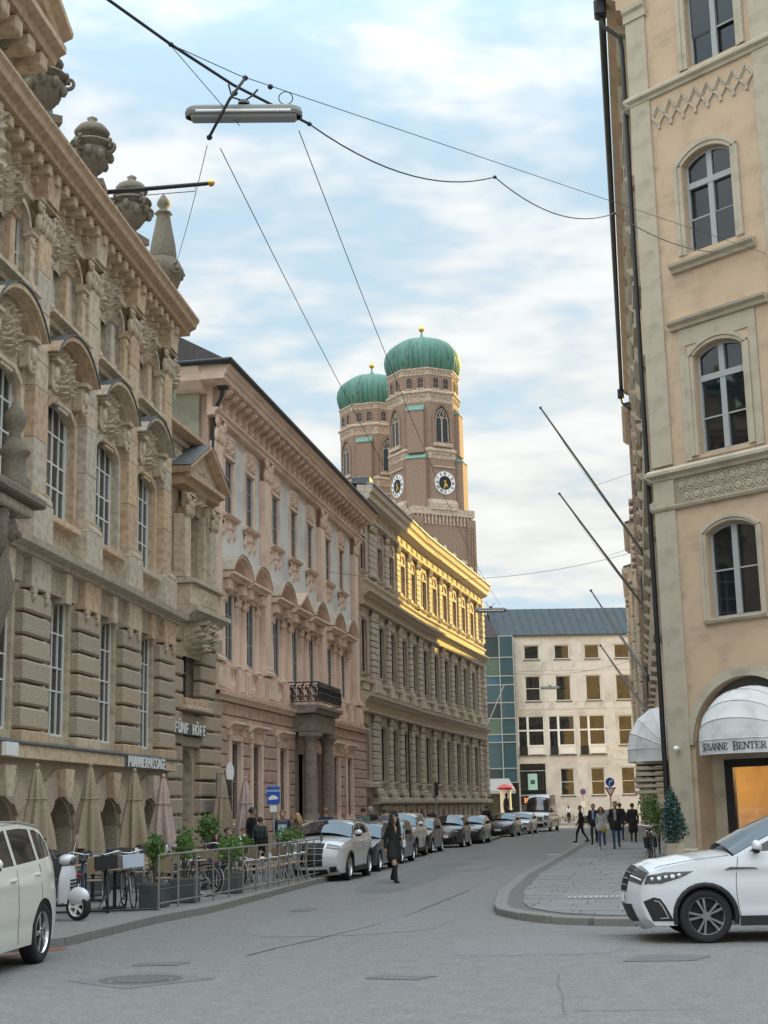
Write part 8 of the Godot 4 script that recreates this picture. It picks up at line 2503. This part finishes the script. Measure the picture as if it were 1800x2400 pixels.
	for r in row:
		var P: Dictionary = r[0]
		var a := deg_to_rad(r[4]); var d := Vector3(sin(a), 0, -cos(a)); var rt := d.cross(Vector3.UP)
		# the pixel gives the foot of the wheel on the road side (the car's left front)
		var c = Vector3(r[2], 0, r[3]) - d * P.fx + rt * (P.W / 2 - 0.05)
		car(P, r[5], c, r[4], r[1], g)
	car(sedan, "black car turning at the far corner by the office building", Vector3(19.6, 0, -132.5), 280, black)
# ---------------------------------------------------------------- bicycles, scooter, plants by the corner house
func bicycle(label: String, at: Vector3, yaw: float, frame: Material, opt := "", lean := 0.06) -> Node3D:
	var t := thing("bicycle", label, "bicycle", Vector3.ZERO, 0, "parked bicycles")
	facade(t, at.x, at.z, yaw)
	t.position.y = at.y
	t.basis = t.basis * Basis(Vector3.RIGHT, lean)
	if not cache.has("bikewheel"):
		var ty := MB.new(); ty.ring(Vector3.ZERO, Vector3.BACK, 0.33, 0.019, 32, 6)
		var ri := MB.new(); ri.ring(Vector3.ZERO, Vector3.BACK, 0.305, 0.009, 32, 5); ri.ring(Vector3.ZERO, Vector3.BACK, 0.03, 0.016, 10, 5)
		for k in 18:
			var a := TAU * k / 18
			ri.tube([Vector3(cos(a + 0.4) * 0.03, sin(a + 0.4) * 0.03, 0.02 * (1 if k % 2 else -1)), Vector3(cos(a), sin(a), 0) * 0.3], 0.0022, 3, false)
		cache.bikewheel = [ty.mesh(), ri.mesh()]
	for x in [0.53, -0.53]:
		var w := part(t, "wheel", cache.bikewheel[0], M.rubber, at_xf(Vector3(x, 0.35, 0))); part(w, "rim", cache.bikewheel[1], M.alu)
		var g := MB.new(); g.ring(Vector3(x, 0.35, 0), Vector3.BACK, 0.375, 0.016, 14, 4, -0.3 if x > 0 else -0.6, 2.6 if x > 0 else 2.4); part(t, "mudguard", g, frame if x > 0 else M.alu)
	var f := MB.new()
	for q in [[Vector3(0.36, 0.86, 0), Vector3(-0.1, 0.3, 0)], [Vector3(0.38, 0.8, 0), Vector3(-0.16, 0.52, 0)], [Vector3(-0.1, 0.3, 0), Vector3(-0.24, 0.86, 0)], [Vector3(-0.1, 0.3, 0), Vector3(-0.53, 0.35, 0)], [Vector3(-0.2, 0.72, 0), Vector3(-0.53, 0.35, 0)], [Vector3(0.33, 0.98, 0), Vector3(0.43, 0.7, 0)]]: f.tube(q, 0.019, 7)
	part(t, "frame", f, frame)
	var fk := MB.new()
	for s in [-1.0, 1.0]: fk.tube([Vector3(0.42, 0.72, s * 0.03), Vector3(0.46, 0.6, s * 0.045), Vector3(0.53, 0.35, s * 0.045)], 0.012, 6)
	part(t, "fork", fk, frame)
	var hb := MB.new(); hb.tube([Vector3(0.16, 1.06, -0.3), Vector3(0.28, 1.08, -0.24), Vector3(0.34, 1.04, 0), Vector3(0.28, 1.08, 0.24), Vector3(0.16, 1.06, 0.3)], 0.013, 6); hb.tube([Vector3(0.33, 0.96, 0), Vector3(0.32, 1.05, 0)], 0.014, 6); part(t, "handlebar", hb, M.alu)
	var sd := MB.new(); sd.ball(Vector3(-0.27, 0.95, 0), Vector3(0.13, 0.04, 0.08), 10, 6); sd.tube([Vector3(-0.23, 0.84, 0), Vector3(-0.26, 0.93, 0)], 0.014, 6); part(t, "saddle", sd, M.black if opt != "tan" else M.wicker)
	var rk := MB.new()
	for s in [-0.06, 0.06]: rk.tube([Vector3(-0.25, 0.74, s), Vector3(-0.75, 0.74, s), Vector3(-0.53, 0.35, s)], 0.006, 5)
	part(t, "rack", rk, M.iron)
	var cr := MB.new(); cr.ring(Vector3(-0.1, 0.3, 0.05), Vector3.BACK, 0.085, 0.008, 16, 4)
	for s in [-1.0, 1.0]: cr.tube([Vector3(-0.1, 0.3, s * 0.06), Vector3(-0.1 + s * 0.12, 0.3 - s * 0.12, s * 0.08), Vector3(-0.1 + s * 0.12, 0.3 - s * 0.12, s * 0.16)], 0.01, 5)
	part(t, "crank", cr, M.iron)
	var lt := MB.new(); lt.ball(Vector3(0.46, 0.86, 0), Vector3(0.04, 0.04, 0.04), 8, 6); part(t, "headlamp", lt, M.alu)
	var rl := MB.new(); rl.cbox(Vector3(-0.8, 0.68, -0.05), Vector3(-0.76, 0.74, 0.05), 0.008); part(t, "rear_light", rl, M.tail_red)
	if opt == "basket" or opt == "crate":
		var bk := MB.new()
		var lo := Vector3(0.38, 0.78, -0.21); var hi := Vector3(0.72, 1.02, 0.21)
		bk.box(lo, Vector3(hi.x, lo.y + 0.015, hi.z))
		for q in [[lo, Vector3(lo.x + 0.012, hi.y, hi.z)], [Vector3(hi.x - 0.012, lo.y, lo.z), hi], [lo, Vector3(hi.x, hi.y, lo.z + 0.012)], [Vector3(lo.x, lo.y, hi.z - 0.012), hi]]: bk.box(q[0], q[1])
		part(t, "front_" + opt, bk, M.black if opt == "basket" else M.crate_blue)
	if opt == "bags":
		for s in [-1.0, 1.0]:
			var pb := MB.new(); pb.cbox(Vector3(-0.78, 0.36, s * 0.13 - 0.07), Vector3(-0.4, 0.72, s * 0.13 + 0.07), 0.03); part(t, "pannier", pb, M.black)
	var ks := MB.new(); ks.tube([Vector3(-0.2, 0.3, 0.03), Vector3(-0.28, 0.03, 0.16)], 0.009, 5); part(t, "kickstand", ks, M.iron)
	return t

func scooter(at: Vector3, yaw: float) -> void:
	var t := thing("scooter", "white motor scooter with round mirrors parked beside the cream-white SUV", "scooter")
	facade(t, at.x, at.z, yaw)
	t.position.y = at.y
	t.basis = t.basis * Basis(Vector3.RIGHT, 0.07)
	var wm := wheel_meshes(0.23, 0)
	for x in [0.62, -0.6]:
		for s in [1.0, -1.0]:
			if s < 0: continue
			var w := part(t, "wheel", wm[0], M.rubber, Transform3D(Basis.IDENTITY.scaled(Vector3(1, 1, 0.7)), Vector3(x, 0.23, 0))); part(w, "rim", wm[1], M.sign_white); part(w, "wheel_disc", wm[2], M.iron)
	var wh: Material = M.paint_white
	var sh := MB.new(); var rows := []
	for q in [[0.34, 0.28, 0.16], [0.36, 0.42, 0.19], [0.4, 0.6, 0.22], [0.42, 0.78, 0.2], [0.42, 0.92, 0.13]]:
		var row := PackedVector3Array()
		for j in 9:
			var u := j / 8.0 * 2 - 1
			row.append(Vector3(q[0] + 0.12 * (1 - u * u), q[1], u * q[2]))
		rows.append(row)
	sh.grid(rows, true); sh.xf = Transform3D(Basis.IDENTITY, Vector3(-0.03, 0, 0)); sh.grid(rows); part(t, "leg_shield", sh, wh)
	var gl := MB.new(); for k in 4: gl.cbox(Vector3(0.5, 0.48 + k * 0.06, -0.07), Vector3(0.545, 0.51 + k * 0.06, 0.07), 0.005)
	part(t, "front_grille", gl, M.black).set_meta("kind", "stuff")
	var fg := MB.new(); fg.ball(Vector3(0.62, 0.4, 0), Vector3(0.24, 0.16, 0.11), 14, 9); part(t, "front_mudguard", fg, wh)
	var hd := MB.new(); hd.ball(Vector3(0.4, 1.02, 0), Vector3(0.15, 0.1, 0.17), 14, 9); part(t, "handlebar_cowl", hd, wh)
	var hl := MB.new(); hl.ball(Vector3(0.52, 1.0, 0), Vector3(0.05, 0.075, 0.085), 12, 8); part(t, "headlamp", hl, M.lamp_glass)
	var hb := MB.new(); hb.tube([Vector3(0.28, 1.06, -0.36), Vector3(0.36, 1.04, -0.12), Vector3(0.36, 1.04, 0.12), Vector3(0.28, 1.06, 0.36)], 0.018, 7); part(t, "handlebar", hb, M.black)
	for s in [-1.0, 1.0]:
		var mr := MB.new(); mr.tube([Vector3(0.34, 1.05, s * 0.22), Vector3(0.3, 1.3, s * 0.36)], 0.007, 5); part(t, "mirror_stalk", mr, M.alu)
		var mg := MB.new(); mg.xf = Transform3D(Basis(Vector3.UP, PI / 2), Vector3(0.3, 1.36, s * 0.38)); mg.disc(Vector3(0, 0, -0.01), 0.06, 0.025, 16); part(t, "mirror", mg, M.bright_steel)
	var fl := MB.new(); fl.cbox(Vector3(-0.2, 0.24, -0.17), Vector3(0.42, 0.3, 0.17), 0.03); part(t, "footboard", fl, M.black)
	var bd := MB.new(); bd.ball(Vector3(-0.55, 0.52, 0), Vector3(0.46, 0.26, 0.23), 16, 11); part(t, "rear_body", bd, wh)
	var st := MB.new(); st.cbox(Vector3(-0.95, 0.72, -0.14), Vector3(-0.12, 0.84, 0.14), 0.05); part(t, "seat", st, M.black)
	var tl := MB.new(); tl.cbox(Vector3(-1.02, 0.52, -0.06), Vector3(-0.97, 0.62, 0.06), 0.01); part(t, "tail_light", tl, M.tail_red)

func cycles() -> void:
	mat("crate_blue", Color(0.50, 0.56, 0.63), 0.6); var blue := mat("bike_blue", Color(0.03, 0.06, 0.12), 0.35); var y := 0.132
	scooter(Vector3(-5.95, y, -25.9), 118)
	bicycle("dark blue bicycle with a red rear light between scooter and black bicycle", Vector3(-5.75, y, -27.3), 352, blue)
	bicycle("black bicycle with a wire front basket beside the blue bicycle", Vector3(-5.35, y, -27.9), 168, M.iron, "basket")
	bicycle("silver bicycle with a pale blue plastic crate on its front rack", Vector3(-5.05, y, -28.5), 160, M.alu, "crate")
	bicycle("black bicycle standing broadside inside the railing", Vector3(-4.5, y, -31.9), 281, M.iron, "tan")
	bicycle("blue bicycle half hidden behind the third planter", Vector3(-4.1, y, -34.4), 300, blue)
	bicycle("black bicycle with panniers against the beige side wall by the conifer", Vector3(8.25, y, -46.6), 186, M.iron, "bags")
	bicycle("dark bicycle with a pale saddle behind the one with panniers", Vector3(8.5, y, -48.6), 192, M.iron, "tan")
	for k in 4: bicycle("dark bicycle in the row leaning at the pale office wall", Vector3(15.6 + k * 0.75, 0.0, -144.6 + k * 0.06), 200 + k * 7, M.iron)
	# clipped conifer in a pot at the corner, and more greenery along the wall
	var c := thing("potted_conifer", "bluish green clipped conifer in a square pot at the house corner", "plant", Vector3(8.22, y, -42.9))
	var pt := MB.new(); pt.cbox(Vector3(-0.24, 0, -0.24), Vector3(0.24, 0.6, 0.24), 0.03); part(c, "pot", pt, M.beige_light)
	var tr := MB.new(); tr.tube([Vector3(0, 0.5, 0), Vector3(0, 1.9, 0)], [0.04, 0.01], 6); part(c, "trunk", tr, M.bark)
	for q in 3:
		var f := MB.new(); foliage(f, Vector3(0, 1.32, 0), Vector3(0.5, 0.92, 0.5) * (1.0 - 0.12 * q), 1100, 0.065, 1); part(c, "foliage", f, M["leaf%d" % [3, 4, 3][q]])
	shrub("potted_shrub", "dark potted shrub under the side awning behind the bicycles", Vector3(9.35, y, -51.5), Vector3(0, 1.2, 0), Vector3(0.4, 0.6, 0.4), 1, "dark shrubs along the beige side wall", 400, 0.08)
	shrub("potted_shrub", "tall dark potted shrub beyond the side awning near the walkers", Vector3(10.2, y, -58.0), Vector3(0, 1.6, 0), Vector3(0.5, 0.9, 0.5), 1, "dark shrubs along the beige side wall", 500, 0.09)
	shrub("potted_shrub", "round green shrub by the shop door of the pale office building", Vector3(15.3, 0, -146.6), Vector3(0, 1.5, 0), Vector3(0.6, 1.2, 0.5), 1, "", 400, 0.14)
# ---------------------------------------------------------------- people
# tapered bones joined by a smooth minimum and meshed as surface nets; bones are [a, b, ra, rb, colour]
func body_mesh(bones: Array, cell: float, mb: MB) -> void:
	var lo := Vector3(9, 9, 9); var hi := -lo
	for b in bones:
		var r: float = maxf(b[2], b[3]) + cell * 2.5
		lo = lo.min(b[0].min(b[1]) - Vector3.ONE * r); hi = hi.max(b[0].max(b[1]) + Vector3.ONE * r)
	var n := Vector3i(((hi - lo) / cell).ceil()) + Vector3i.ONE
	var N := n.x * n.y * n.z
	var f := PackedFloat32Array(); f.resize(N); f.fill(1.0)
	var near := PackedFloat32Array(); near.resize(N); near.fill(9.0)
	var id := PackedByteArray(); id.resize(N)
	var kk := 0.035
	for bi in bones.size():
		var b: Array = bones[bi]
		var a: Vector3 = b[0]; var ab: Vector3 = b[1] - b[0]; var L := maxf(ab.length_squared(), 1e-9)
		var r0: float = b[2]; var dr: float = b[3] - b[2]
		var m := maxf(b[2], b[3]) + 0.06
		var i0 := Vector3i(((a.min(b[1]) - Vector3.ONE * m - lo) / cell).floor()).clamp(Vector3i.ZERO, n - Vector3i.ONE)
		var i1 := Vector3i(((a.max(b[1]) + Vector3.ONE * m - lo) / cell).ceil()).clamp(Vector3i.ZERO, n - Vector3i.ONE)
		for x in range(i0.x, i1.x + 1):
			for y in range(i0.y, i1.y + 1):
				var base := (x * n.y + y) * n.z
				for z in range(i0.z, i1.z + 1):
					var p := lo + Vector3(x, y, z) * cell - a
					var t := clampf(p.dot(ab) / L, 0.0, 1.0)
					var d := (p - ab * t).length() - r0 - dr * t
					var q := base + z
					var o := f[q]
					var h := maxf(kk - absf(o - d), 0.0)
					f[q] = minf(o, d) - h * h / (4.0 * kk)
					if d < near[q]: near[q] = d; id[q] = bi
	var vi := PackedInt32Array(); vi.resize(N); vi.fill(-1)
	var sx := n.y * n.z; var sy := n.z
	var offs := [0, 1, sy, sy + 1, sx, sx + 1, sx + sy, sx + sy + 1]
	for x in n.x - 1:
		for y in n.y - 1:
			for z in n.z - 1:
				var q := x * sx + y * sy + z
				var c := 0
				if f[q] < 0: c += 1
				for k in range(1, 8):
					if f[q + offs[k]] < 0: c += 1
				if c == 0 or c == 8: continue
				var s := Vector3.ZERO; var g := Vector3.ZERO; var m := 0
				for k in 8:
					var cx := k >> 2; var cy := (k >> 1) & 1; var cz := k & 1
					var v := f[q + offs[k]]
					g += Vector3(cx * 2 - 1, cy * 2 - 1, cz * 2 - 1) * v
					for ax in [4, 2, 1]:
						if k & ax: continue
						var w := f[q + offs[k | ax]]
						if (v < 0) == (w < 0): continue
						var t := v / (v - w)
						s += Vector3(cx + (t if ax == 4 else 0.0), cy + (t if ax == 2 else 0.0), cz + (t if ax == 1 else 0.0)); m += 1
				mb.ink = bones[id[q]][4]
				vi[q] = mb.pt(lo + (Vector3(x, y, z) + s / m) * cell, g)
	for x in range(1, n.x - 1):
		for y in range(1, n.y - 1):
			for z in range(1, n.z - 1):
				var q := x * sx + y * sy + z
				var ins := f[q] < 0
				for ax in 3:
					var st: int = [sx, sy, 1][ax]; var u: int = [sy, 1, sx][ax]; var w: int = [1, sx, sy][ax]
					if (f[q + st] < 0) == ins: continue
					var a := vi[q]; var b := vi[q - u]; var c := vi[q - u - w]; var d := vi[q - w]
					if a < 0 or b < 0 or c < 0 or d < 0: continue
					if ins: mb.ix.append_array([a, c, b, a, d, c])
					else: mb.ix.append_array([a, b, c, a, c, d])

# o: top, legs, shoe, skin, hair colours; stride, coat (hem height), skirt, seated, turn of the head, carry
func person(label: String, at: Vector3, yaw: float, h: float, o: Dictionary) -> Node3D:
	var t := thing("person", label, "person", Vector3.ZERO, 0, o.get("group", ""))
	facade(t, at.x, at.z, yaw)
	t.position.y = at.y
	var k := h / 1.76
	var top: Color = o.top; var leg: Color = o.leg; var skin: Color = o.get("skin", Color(0.42, 0.26, 0.18)); var shoe: Color = o.get("shoe", Color(0.02, 0.02, 0.02))
	var sd: float = o.get("stride", 0.0); var sit: bool = o.get("seated", false)
	var dy := -0.42 if sit else 0.0
	var fem: float = 0.9 if o.get("fem", false) else 1.0
	var B := []
	for s in [-1.0, 1.0]:
		var f: float = s * sd
		var hip := Vector3(0, 0.93 + dy, s * 0.085); var knee := Vector3(0.42, 0.52, s * 0.1) if sit else Vector3(f * 0.55 + 0.03 + absf(sd) * 0.08, 0.5, s * 0.09)
		var ank := Vector3(0.42, 0.09, s * 0.1) if sit else Vector3(f - (0.06 if f < 0 else 0.0), 0.09 + (0.05 if f < 0 else 0.0), s * 0.08)
		B.append([hip, knee, 0.088 * fem, 0.062 * fem, leg]); B.append([knee, ank, 0.058 * fem, 0.042 * fem, o.get("shin", leg)])
		if o.has("boot"): B.append([ank.lerp(knee, 0.8), ank, 0.062, 0.046, shoe])
		B.append([ank + Vector3(-0.03, -0.045, 0), ank + Vector3(0.15, -0.055, s * 0.02), 0.042, 0.034, shoe])
		var sh := Vector3(-0.01, 1.42 + dy, s * 0.175 * fem)
		var sw: float = -f * 0.55
		var el := sh + Vector3(sw * 0.45 - 0.03, -0.28, s * 0.06); var wr := el + Vector3(sw * 0.5 + 0.07, -0.24, s * -0.0)
		if o.get("carry", 0.0) * s > 0: el = sh + Vector3(-0.04, -0.28, s * 0.05); wr = el + Vector3(0.22, 0.02, -s * 0.08)
		if sit: el = sh + Vector3(0.1, -0.26, s * 0.08); wr = el + Vector3(0.22, -0.02, -s * 0.06)
		B.append([sh, el, 0.056, 0.048, top]); B.append([el, wr, 0.047, 0.036, o.get("sleeve", top)])
		var hd := (wr - el).normalized()
		B.append([wr, wr + hd * 0.085, 0.03, 0.034, skin])
		o["hand%d" % int(s)] = [wr, hd]
	var pe := Vector3(0, 0.97 + dy, 0); var ch := Vector3(-0.005, 1.3 + dy, 0)
	for s in [-0.065, 0.065]:
		B.append([pe + Vector3(0, -0.02, s), Vector3(0.0, 1.1 + dy, s * 0.8), 0.108, 0.1 * fem, leg if not o.has("coat") else top]); B.append([Vector3(0, 1.12 + dy, s * 0.8), ch + Vector3(0, 0.02, s * 1.1), 0.1 * fem, 0.112 * fem, top])
	if o.has("shirt"): B.append([Vector3(0.075, 1.1 + dy, 0), Vector3(0.075, 1.4 + dy, 0), 0.06, 0.05, o.shirt])
	B.append([Vector3(0, 1.41 + dy, -0.13 * fem), Vector3(0, 1.41 + dy, 0.13 * fem), 0.07, 0.07, top])
	if o.has("coat"):
		var hem: float = o.coat
		for s in [-0.06, 0.06]: B.append([Vector3(0, 1.0 + dy, s), Vector3(0.04 * signf(s) * sd * 6, hem + dy, s * 1.5), 0.11, o.get("flare", 0.13), o.get("hem", top)])
	if o.has("hemband"):
		for s in [-0.06, 0.06]: B.append([Vector3(0.0, o.coat + dy - 0.07, s * 1.2), Vector3(0.0, o.coat + dy - 0.1, s * 1.4), 0.115, 0.11, o.hemband])
	var nk := Vector3(0.0, 1.46 + dy, 0); var hc := Vector3(0.025, 1.635 + dy, 0)
	B.append([nk, hc, 0.052, 0.05, o.get("scarf", skin)])
	if o.has("scarf"): B.append([nk + Vector3(0.02, 0.0, -0.04), nk + Vector3(0.02, 0.02, 0.04), 0.075, 0.075, o.scarf])
	B.append([hc + Vector3(-0.015, 0.02, 0), hc + Vector3(0.018, -0.055, 0), 0.092, 0.066, skin])
	B.append([hc + Vector3(0.085, -0.005, 0), hc + Vector3(0.1, -0.03, 0), 0.014, 0.018, skin])
	for s in [-1.0, 1.0]: B.append([hc + Vector3(-0.005, 0.0, s * 0.088), hc + Vector3(-0.005, -0.03, s * 0.086), 0.016, 0.012, skin])
	var mb := MB.new(); mb.use_col = true
	mb.xf = Transform3D(Basis.from_scale(Vector3.ONE * k), Vector3.ZERO)
	body_mesh(B, o.get("cell", 0.024), mb)
	# five fingers of unequal length on each hand, the thumb from the side of the palm
	mb.ink = skin
	for s in [-1, 1]:
		var hw: Array = o["hand%d" % s]
		var d: Vector3 = hw[1]; var side := d.cross(Vector3(0, 0, 1)).normalized()
		for q in 4:
			var b: Vector3 = hw[0] + d * 0.085 + side * (q - 1.5) * 0.017
			var ln: float = [0.055, 0.065, 0.06, 0.045][q]
			mb.tube([b, b + d * ln * 0.6, b + d * ln - Vector3(0, 0, s * 0.015)], 0.0085, 5)
		mb.tube([hw[0] + d * 0.03 + side * 0.03, hw[0] + d * 0.06 + side * 0.048, hw[0] + d * 0.09 + side * 0.05], 0.0095, 5)
	# eyes and mouth
	mb.ink = Color(0.03, 0.02, 0.02)
	for s in [-1.0, 1.0]: mb.ball(hc + Vector3(0.085, 0.02, s * 0.034), Vector3(0.008, 0.008, 0.012), 6, 4)
	mb.ink = Color(0.3, 0.1, 0.08); mb.ball(hc + Vector3(0.088, -0.055, 0), Vector3(0.007, 0.006, 0.022), 6, 4)
	part(t, "body", mb, M.person)
	# hair: a cap that leaves the face free, and locks for long hair
	var hr := MB.new(); hr.xf = mb.xf
	var rows := []
	for i in 9:
		var b := lerpf(-0.35, PI / 2, i / 8.0)
		var row := PackedVector3Array()
		for j in 17:
			var a := TAU * j / 16
			var fr := maxf(cos(a), 0.0)
			var bb := maxf(b, lerpf(-0.35, 0.62, fr))
			row.append(hc + Vector3(-0.018, 0.015, 0) + Vector3(cos(a) * cos(bb) * 0.103, sin(bb) * 0.108, sin(a) * cos(bb) * 0.096) * (1.0 + 0.04 * sin(a * 9 + i)))
		rows.append(row)
	hr.grid(rows, true, true)
	if o.get("long_hair", 0.0) > 0:
		for q in 11:
			var a := lerpf(0.85, TAU - 0.85, q / 10.0)
			var ln: float = o.long_hair * (0.85 + 0.15 * sin(q * 5.0))
			var p0 := hc + Vector3(cos(a) * 0.085, 0.04, sin(a) * 0.09)
			hr.tube([p0, p0 + Vector3(cos(a) * 0.03, -0.12, sin(a) * 0.035), p0 + Vector3(-0.03 + cos(a) * 0.03, -0.12 - ln * 0.6, sin(a) * 0.05), p0 + Vector3(-0.04 + cos(a) * 0.02, -0.12 - ln, sin(a) * 0.04)], [0.03, 0.042, 0.038, 0.012], 6)
	if not o.get("bald", false): part(t, "hair", hr, hair(o.get("hair", Color(0.03, 0.02, 0.015))))
	return t

func hair(c: Color) -> Material:
	var key := "hair" + c.to_html()
	if not M.has(key): mat(key, c, 0.55)
	return M[key]

func handbag(label: String, at: Vector3, s: Vector3, c: Material, strap: float) -> void:
	var t := thing("handbag", label, "bag", at)
	var b := MB.new(); b.cbox(-s / 2, s / 2, 0.03); part(t, "bag", b, c)
	var st := MB.new(); st.tube([Vector3(-s.x * 0.3, s.y * 0.45, 0), Vector3(-s.x * 0.1, s.y * 0.5 + strap, 0), Vector3(s.x * 0.1, s.y * 0.5 + strap, 0), Vector3(s.x * 0.3, s.y * 0.45, 0)], 0.008, 5); part(t, "strap", st, c)

func people() -> void:
	var m := mat("person", Color.WHITE, 0.85); m.vertex_color_use_as_albedo = true
	var bk := Color(0.012, 0.012, 0.014); var nv := Color(0.012, 0.02, 0.06); var jean := Color(0.03, 0.07, 0.16); var y := 0.132
	var w := person("woman in short black dress and tall black boots crossing the road", Vector3(0.07, 0.0, -38.64), 150, 1.74, {"top": bk, "leg": Color(0.40, 0.25, 0.18), "shoe": bk, "boot": true, "stride": 0.2, "coat": 0.66, "flare": 0.15, "fem": true, "long_hair": 0.34, "hair": Color(0.02, 0.012, 0.01), "carry": -1.0, "cell": 0.017})
	var nb := MB.new(); nb.ext(PackedVector2Array([Vector2(-0.045, 1.43), Vector2(0.045, 1.43), Vector2(0, 1.25)]), 0.0, 0.02); part(w, "neckline", nb, mat("skin", Color(0.42, 0.26, 0.18), 0.6), Transform3D(Basis(Vector3.UP, PI / 2), Vector3(0.082, 0, 0)))
	handbag("small white bag at the hip of the woman in black", Vector3(0.33, 0.98, -38.75), Vector3(0.1, 0.2, 0.24), M.canvas_white, 0.3)
	var gl := "people standing outside the pink palace"
	person("tall man in long dark overcoat standing by the mauve parasol", Vector3(-4.05, y, -42.9), 60, 1.9, {"top": bk, "leg": bk, "coat": 0.5, "group": gl, "bald": false})
	person("man in dark jacket with a light scarf behind the ticket machine", Vector3(-3.25, y, -44.2), 185, 1.8, {"top": nv, "leg": bk, "shirt": Color(0.5, 0.5, 0.5), "hair": Color(0.1, 0.06, 0.03), "group": gl, "carry": 1.0})
	person("woman in beige trench coat with long blond hair", Vector3(-2.85, y, -45.0), 215, 1.7, {"top": Color(0.22, 0.16, 0.10), "leg": bk, "coat": 0.6, "fem": true, "long_hair": 0.2, "hair": Color(0.4, 0.27, 0.12), "group": gl})
	handbag("white shoulder bag of the woman in the trench coat", Vector3(-2.62, 0.95, -44.7), Vector3(0.3, 0.26, 0.1), M.canvas_white, 0.35)
	person("person with dark backpack bending by the parking sign", Vector3(-3.75, y, -42.2), 20, 1.62, {"top": Color(0.03, 0.05, 0.05), "leg": bk, "group": gl})
	person("bald man in navy suit seen from behind beyond the silver SUV", Vector3(-2.1, y, -47.5), 10, 1.84, {"top": nv, "leg": nv, "hair": Color(0.14, 0.09, 0.05), "group": gl})
	person("man in grey-green pullover walking away along the pavement", Vector3(-0.95, y, -51.0), 12, 1.84, {"top": Color(0.09, 0.12, 0.10), "leg": jean, "stride": 0.18, "group": gl})
	person("grey-haired man in dark jacket coming along the pavement", Vector3(-0.75, y, -55.0), 192, 1.86, {"top": bk, "leg": bk, "hair": Color(0.3, 0.3, 0.3), "stride": 0.15, "group": gl})
	person("man in grey jacket walking away near the stone building", Vector3(-0.25, y, -54.0), 15, 1.78, {"top": Color(0.13, 0.13, 0.14), "leg": jean, "stride": 0.18, "group": gl})
	person("woman in beige jacket with a white tote walking away", Vector3(0.12, y, -55.0), 14, 1.74, {"top": Color(0.25, 0.20, 0.13), "leg": jean, "fem": true, "long_hair": 0.1, "stride": 0.15, "group": gl})
	handbag("white tote bag on the shoulder of the woman in beige", Vector3(0.28, 1.0, -54.8), Vector3(0.3, 0.4, 0.1), M.canvas_white, 0.3)
	person("dark-haired person in black by the stone building's base windows", Vector3(1.3, y, -66.0), 190, 1.75, {"top": bk, "leg": bk, "hair": Color(0.05, 0.03, 0.02), "stride": 0.15, "long_hair": 0.15, "group": gl})
	person("person in dark coat near the signal box", Vector3(2.0, y, -72.0), 195, 1.76, {"top": Color(0.03, 0.03, 0.04), "leg": bk, "stride": 0.15, "group": gl})
	var gs := "guests seated at the cafe"
	person("seated guest in black beside the potted tree", Vector3(-4.55, y, -41.0), 110, 1.78, {"top": bk, "leg": bk, "seated": true, "group": gs})
	person("seated guest in dark jacket next to the mauve parasol by the pink wall", Vector3(-4.15, y, -41.5), 230, 1.74, {"top": bk, "leg": bk, "seated": true, "hair": Color(0.05, 0.03, 0.02), "group": gs})
	person("seated guest with dark hair at the table in the middle of the railing", Vector3(-4.25, y, -36.2), 200, 1.7, {"top": Color(0.02, 0.02, 0.03), "leg": bk, "seated": true, "long_hair": 0.12, "group": gs})
	person("man in black jacket and jeans walking on the kerb build-out", Vector3(5.35, y, -82.0), 12, 1.84, {"top": bk, "leg": jean, "stride": 0.2, "group": "walkers towards the square"})
	person("person in dark clothes beside the advertising column", Vector3(9.0, y, -112.0), 190, 1.74, {"top": bk, "leg": bk, "group": "walkers towards the square"})
	person("person in dark clothes in the shop doorway below the grey awning", Vector3(11.2, 0, -135), 190, 1.78, {"top": bk, "leg": bk, "group": "walkers towards the square"})
	person("distant person in white shirt and black trousers before the office wall", Vector3(17.2, 0, -142), 175, 1.78, {"top": Color(0.7, 0.7, 0.68), "leg": bk, "shoe": Color(0.6, 0.6, 0.6), "skin": Color(0.12, 0.07, 0.05), "group": "walkers towards the square"})
	var gr := "walkers on the flagged pavement"
	person("woman in pale grey jumper with yellow hem and blue jeans", Vector3(8.35, y, -58.4), 196, 1.66, {"top": Color(0.36, 0.36, 0.35), "leg": jean, "shoe": Color(0.6, 0.6, 0.58), "coat": 0.86, "flare": 0.12, "hemband": Color(0.33, 0.24, 0.03), "scarf": Color(0.16, 0.16, 0.18), "fem": true, "long_hair": 0.05, "hair": Color(0.12, 0.05, 0.03), "stride": 0.13, "group": gr})
	person("tall man in open dark coat over grey jumper and jeans", Vector3(8.95, y, -58.6), 192, 1.86, {"top": bk, "leg": jean, "shoe": Color(0.05, 0.05, 0.05), "coat": 0.78, "shirt": Color(0.30, 0.27, 0.28), "stride": 0.16, "group": gr, "hair": Color(0.02, 0.015, 0.01)})
	person("dark-bearded man in blue shirt and dark jacket behind the couple", Vector3(9.1, y, -66.0), 195, 1.78, {"top": bk, "leg": bk, "shirt": Color(0.2, 0.28, 0.42), "stride": 0.15, "group": gr})
	person("person in black striding off the kerb behind the couple", Vector3(8.9, y, -69.0), 280, 1.72, {"top": bk, "leg": bk, "stride": 0.26, "group": gr})
	person("person in black coat walking beside the wall, nearer the bicycles", Vector3(11.1, y, -67.5), 14, 1.78, {"top": bk, "leg": bk, "coat": 0.55, "stride": 0.15, "group": gr})
	person("person in dark jacket and jeans walking ahead of the black coat", Vector3(11.3, y, -72.5), 14, 1.8, {"top": bk, "leg": jean, "stride": 0.18, "group": gr})
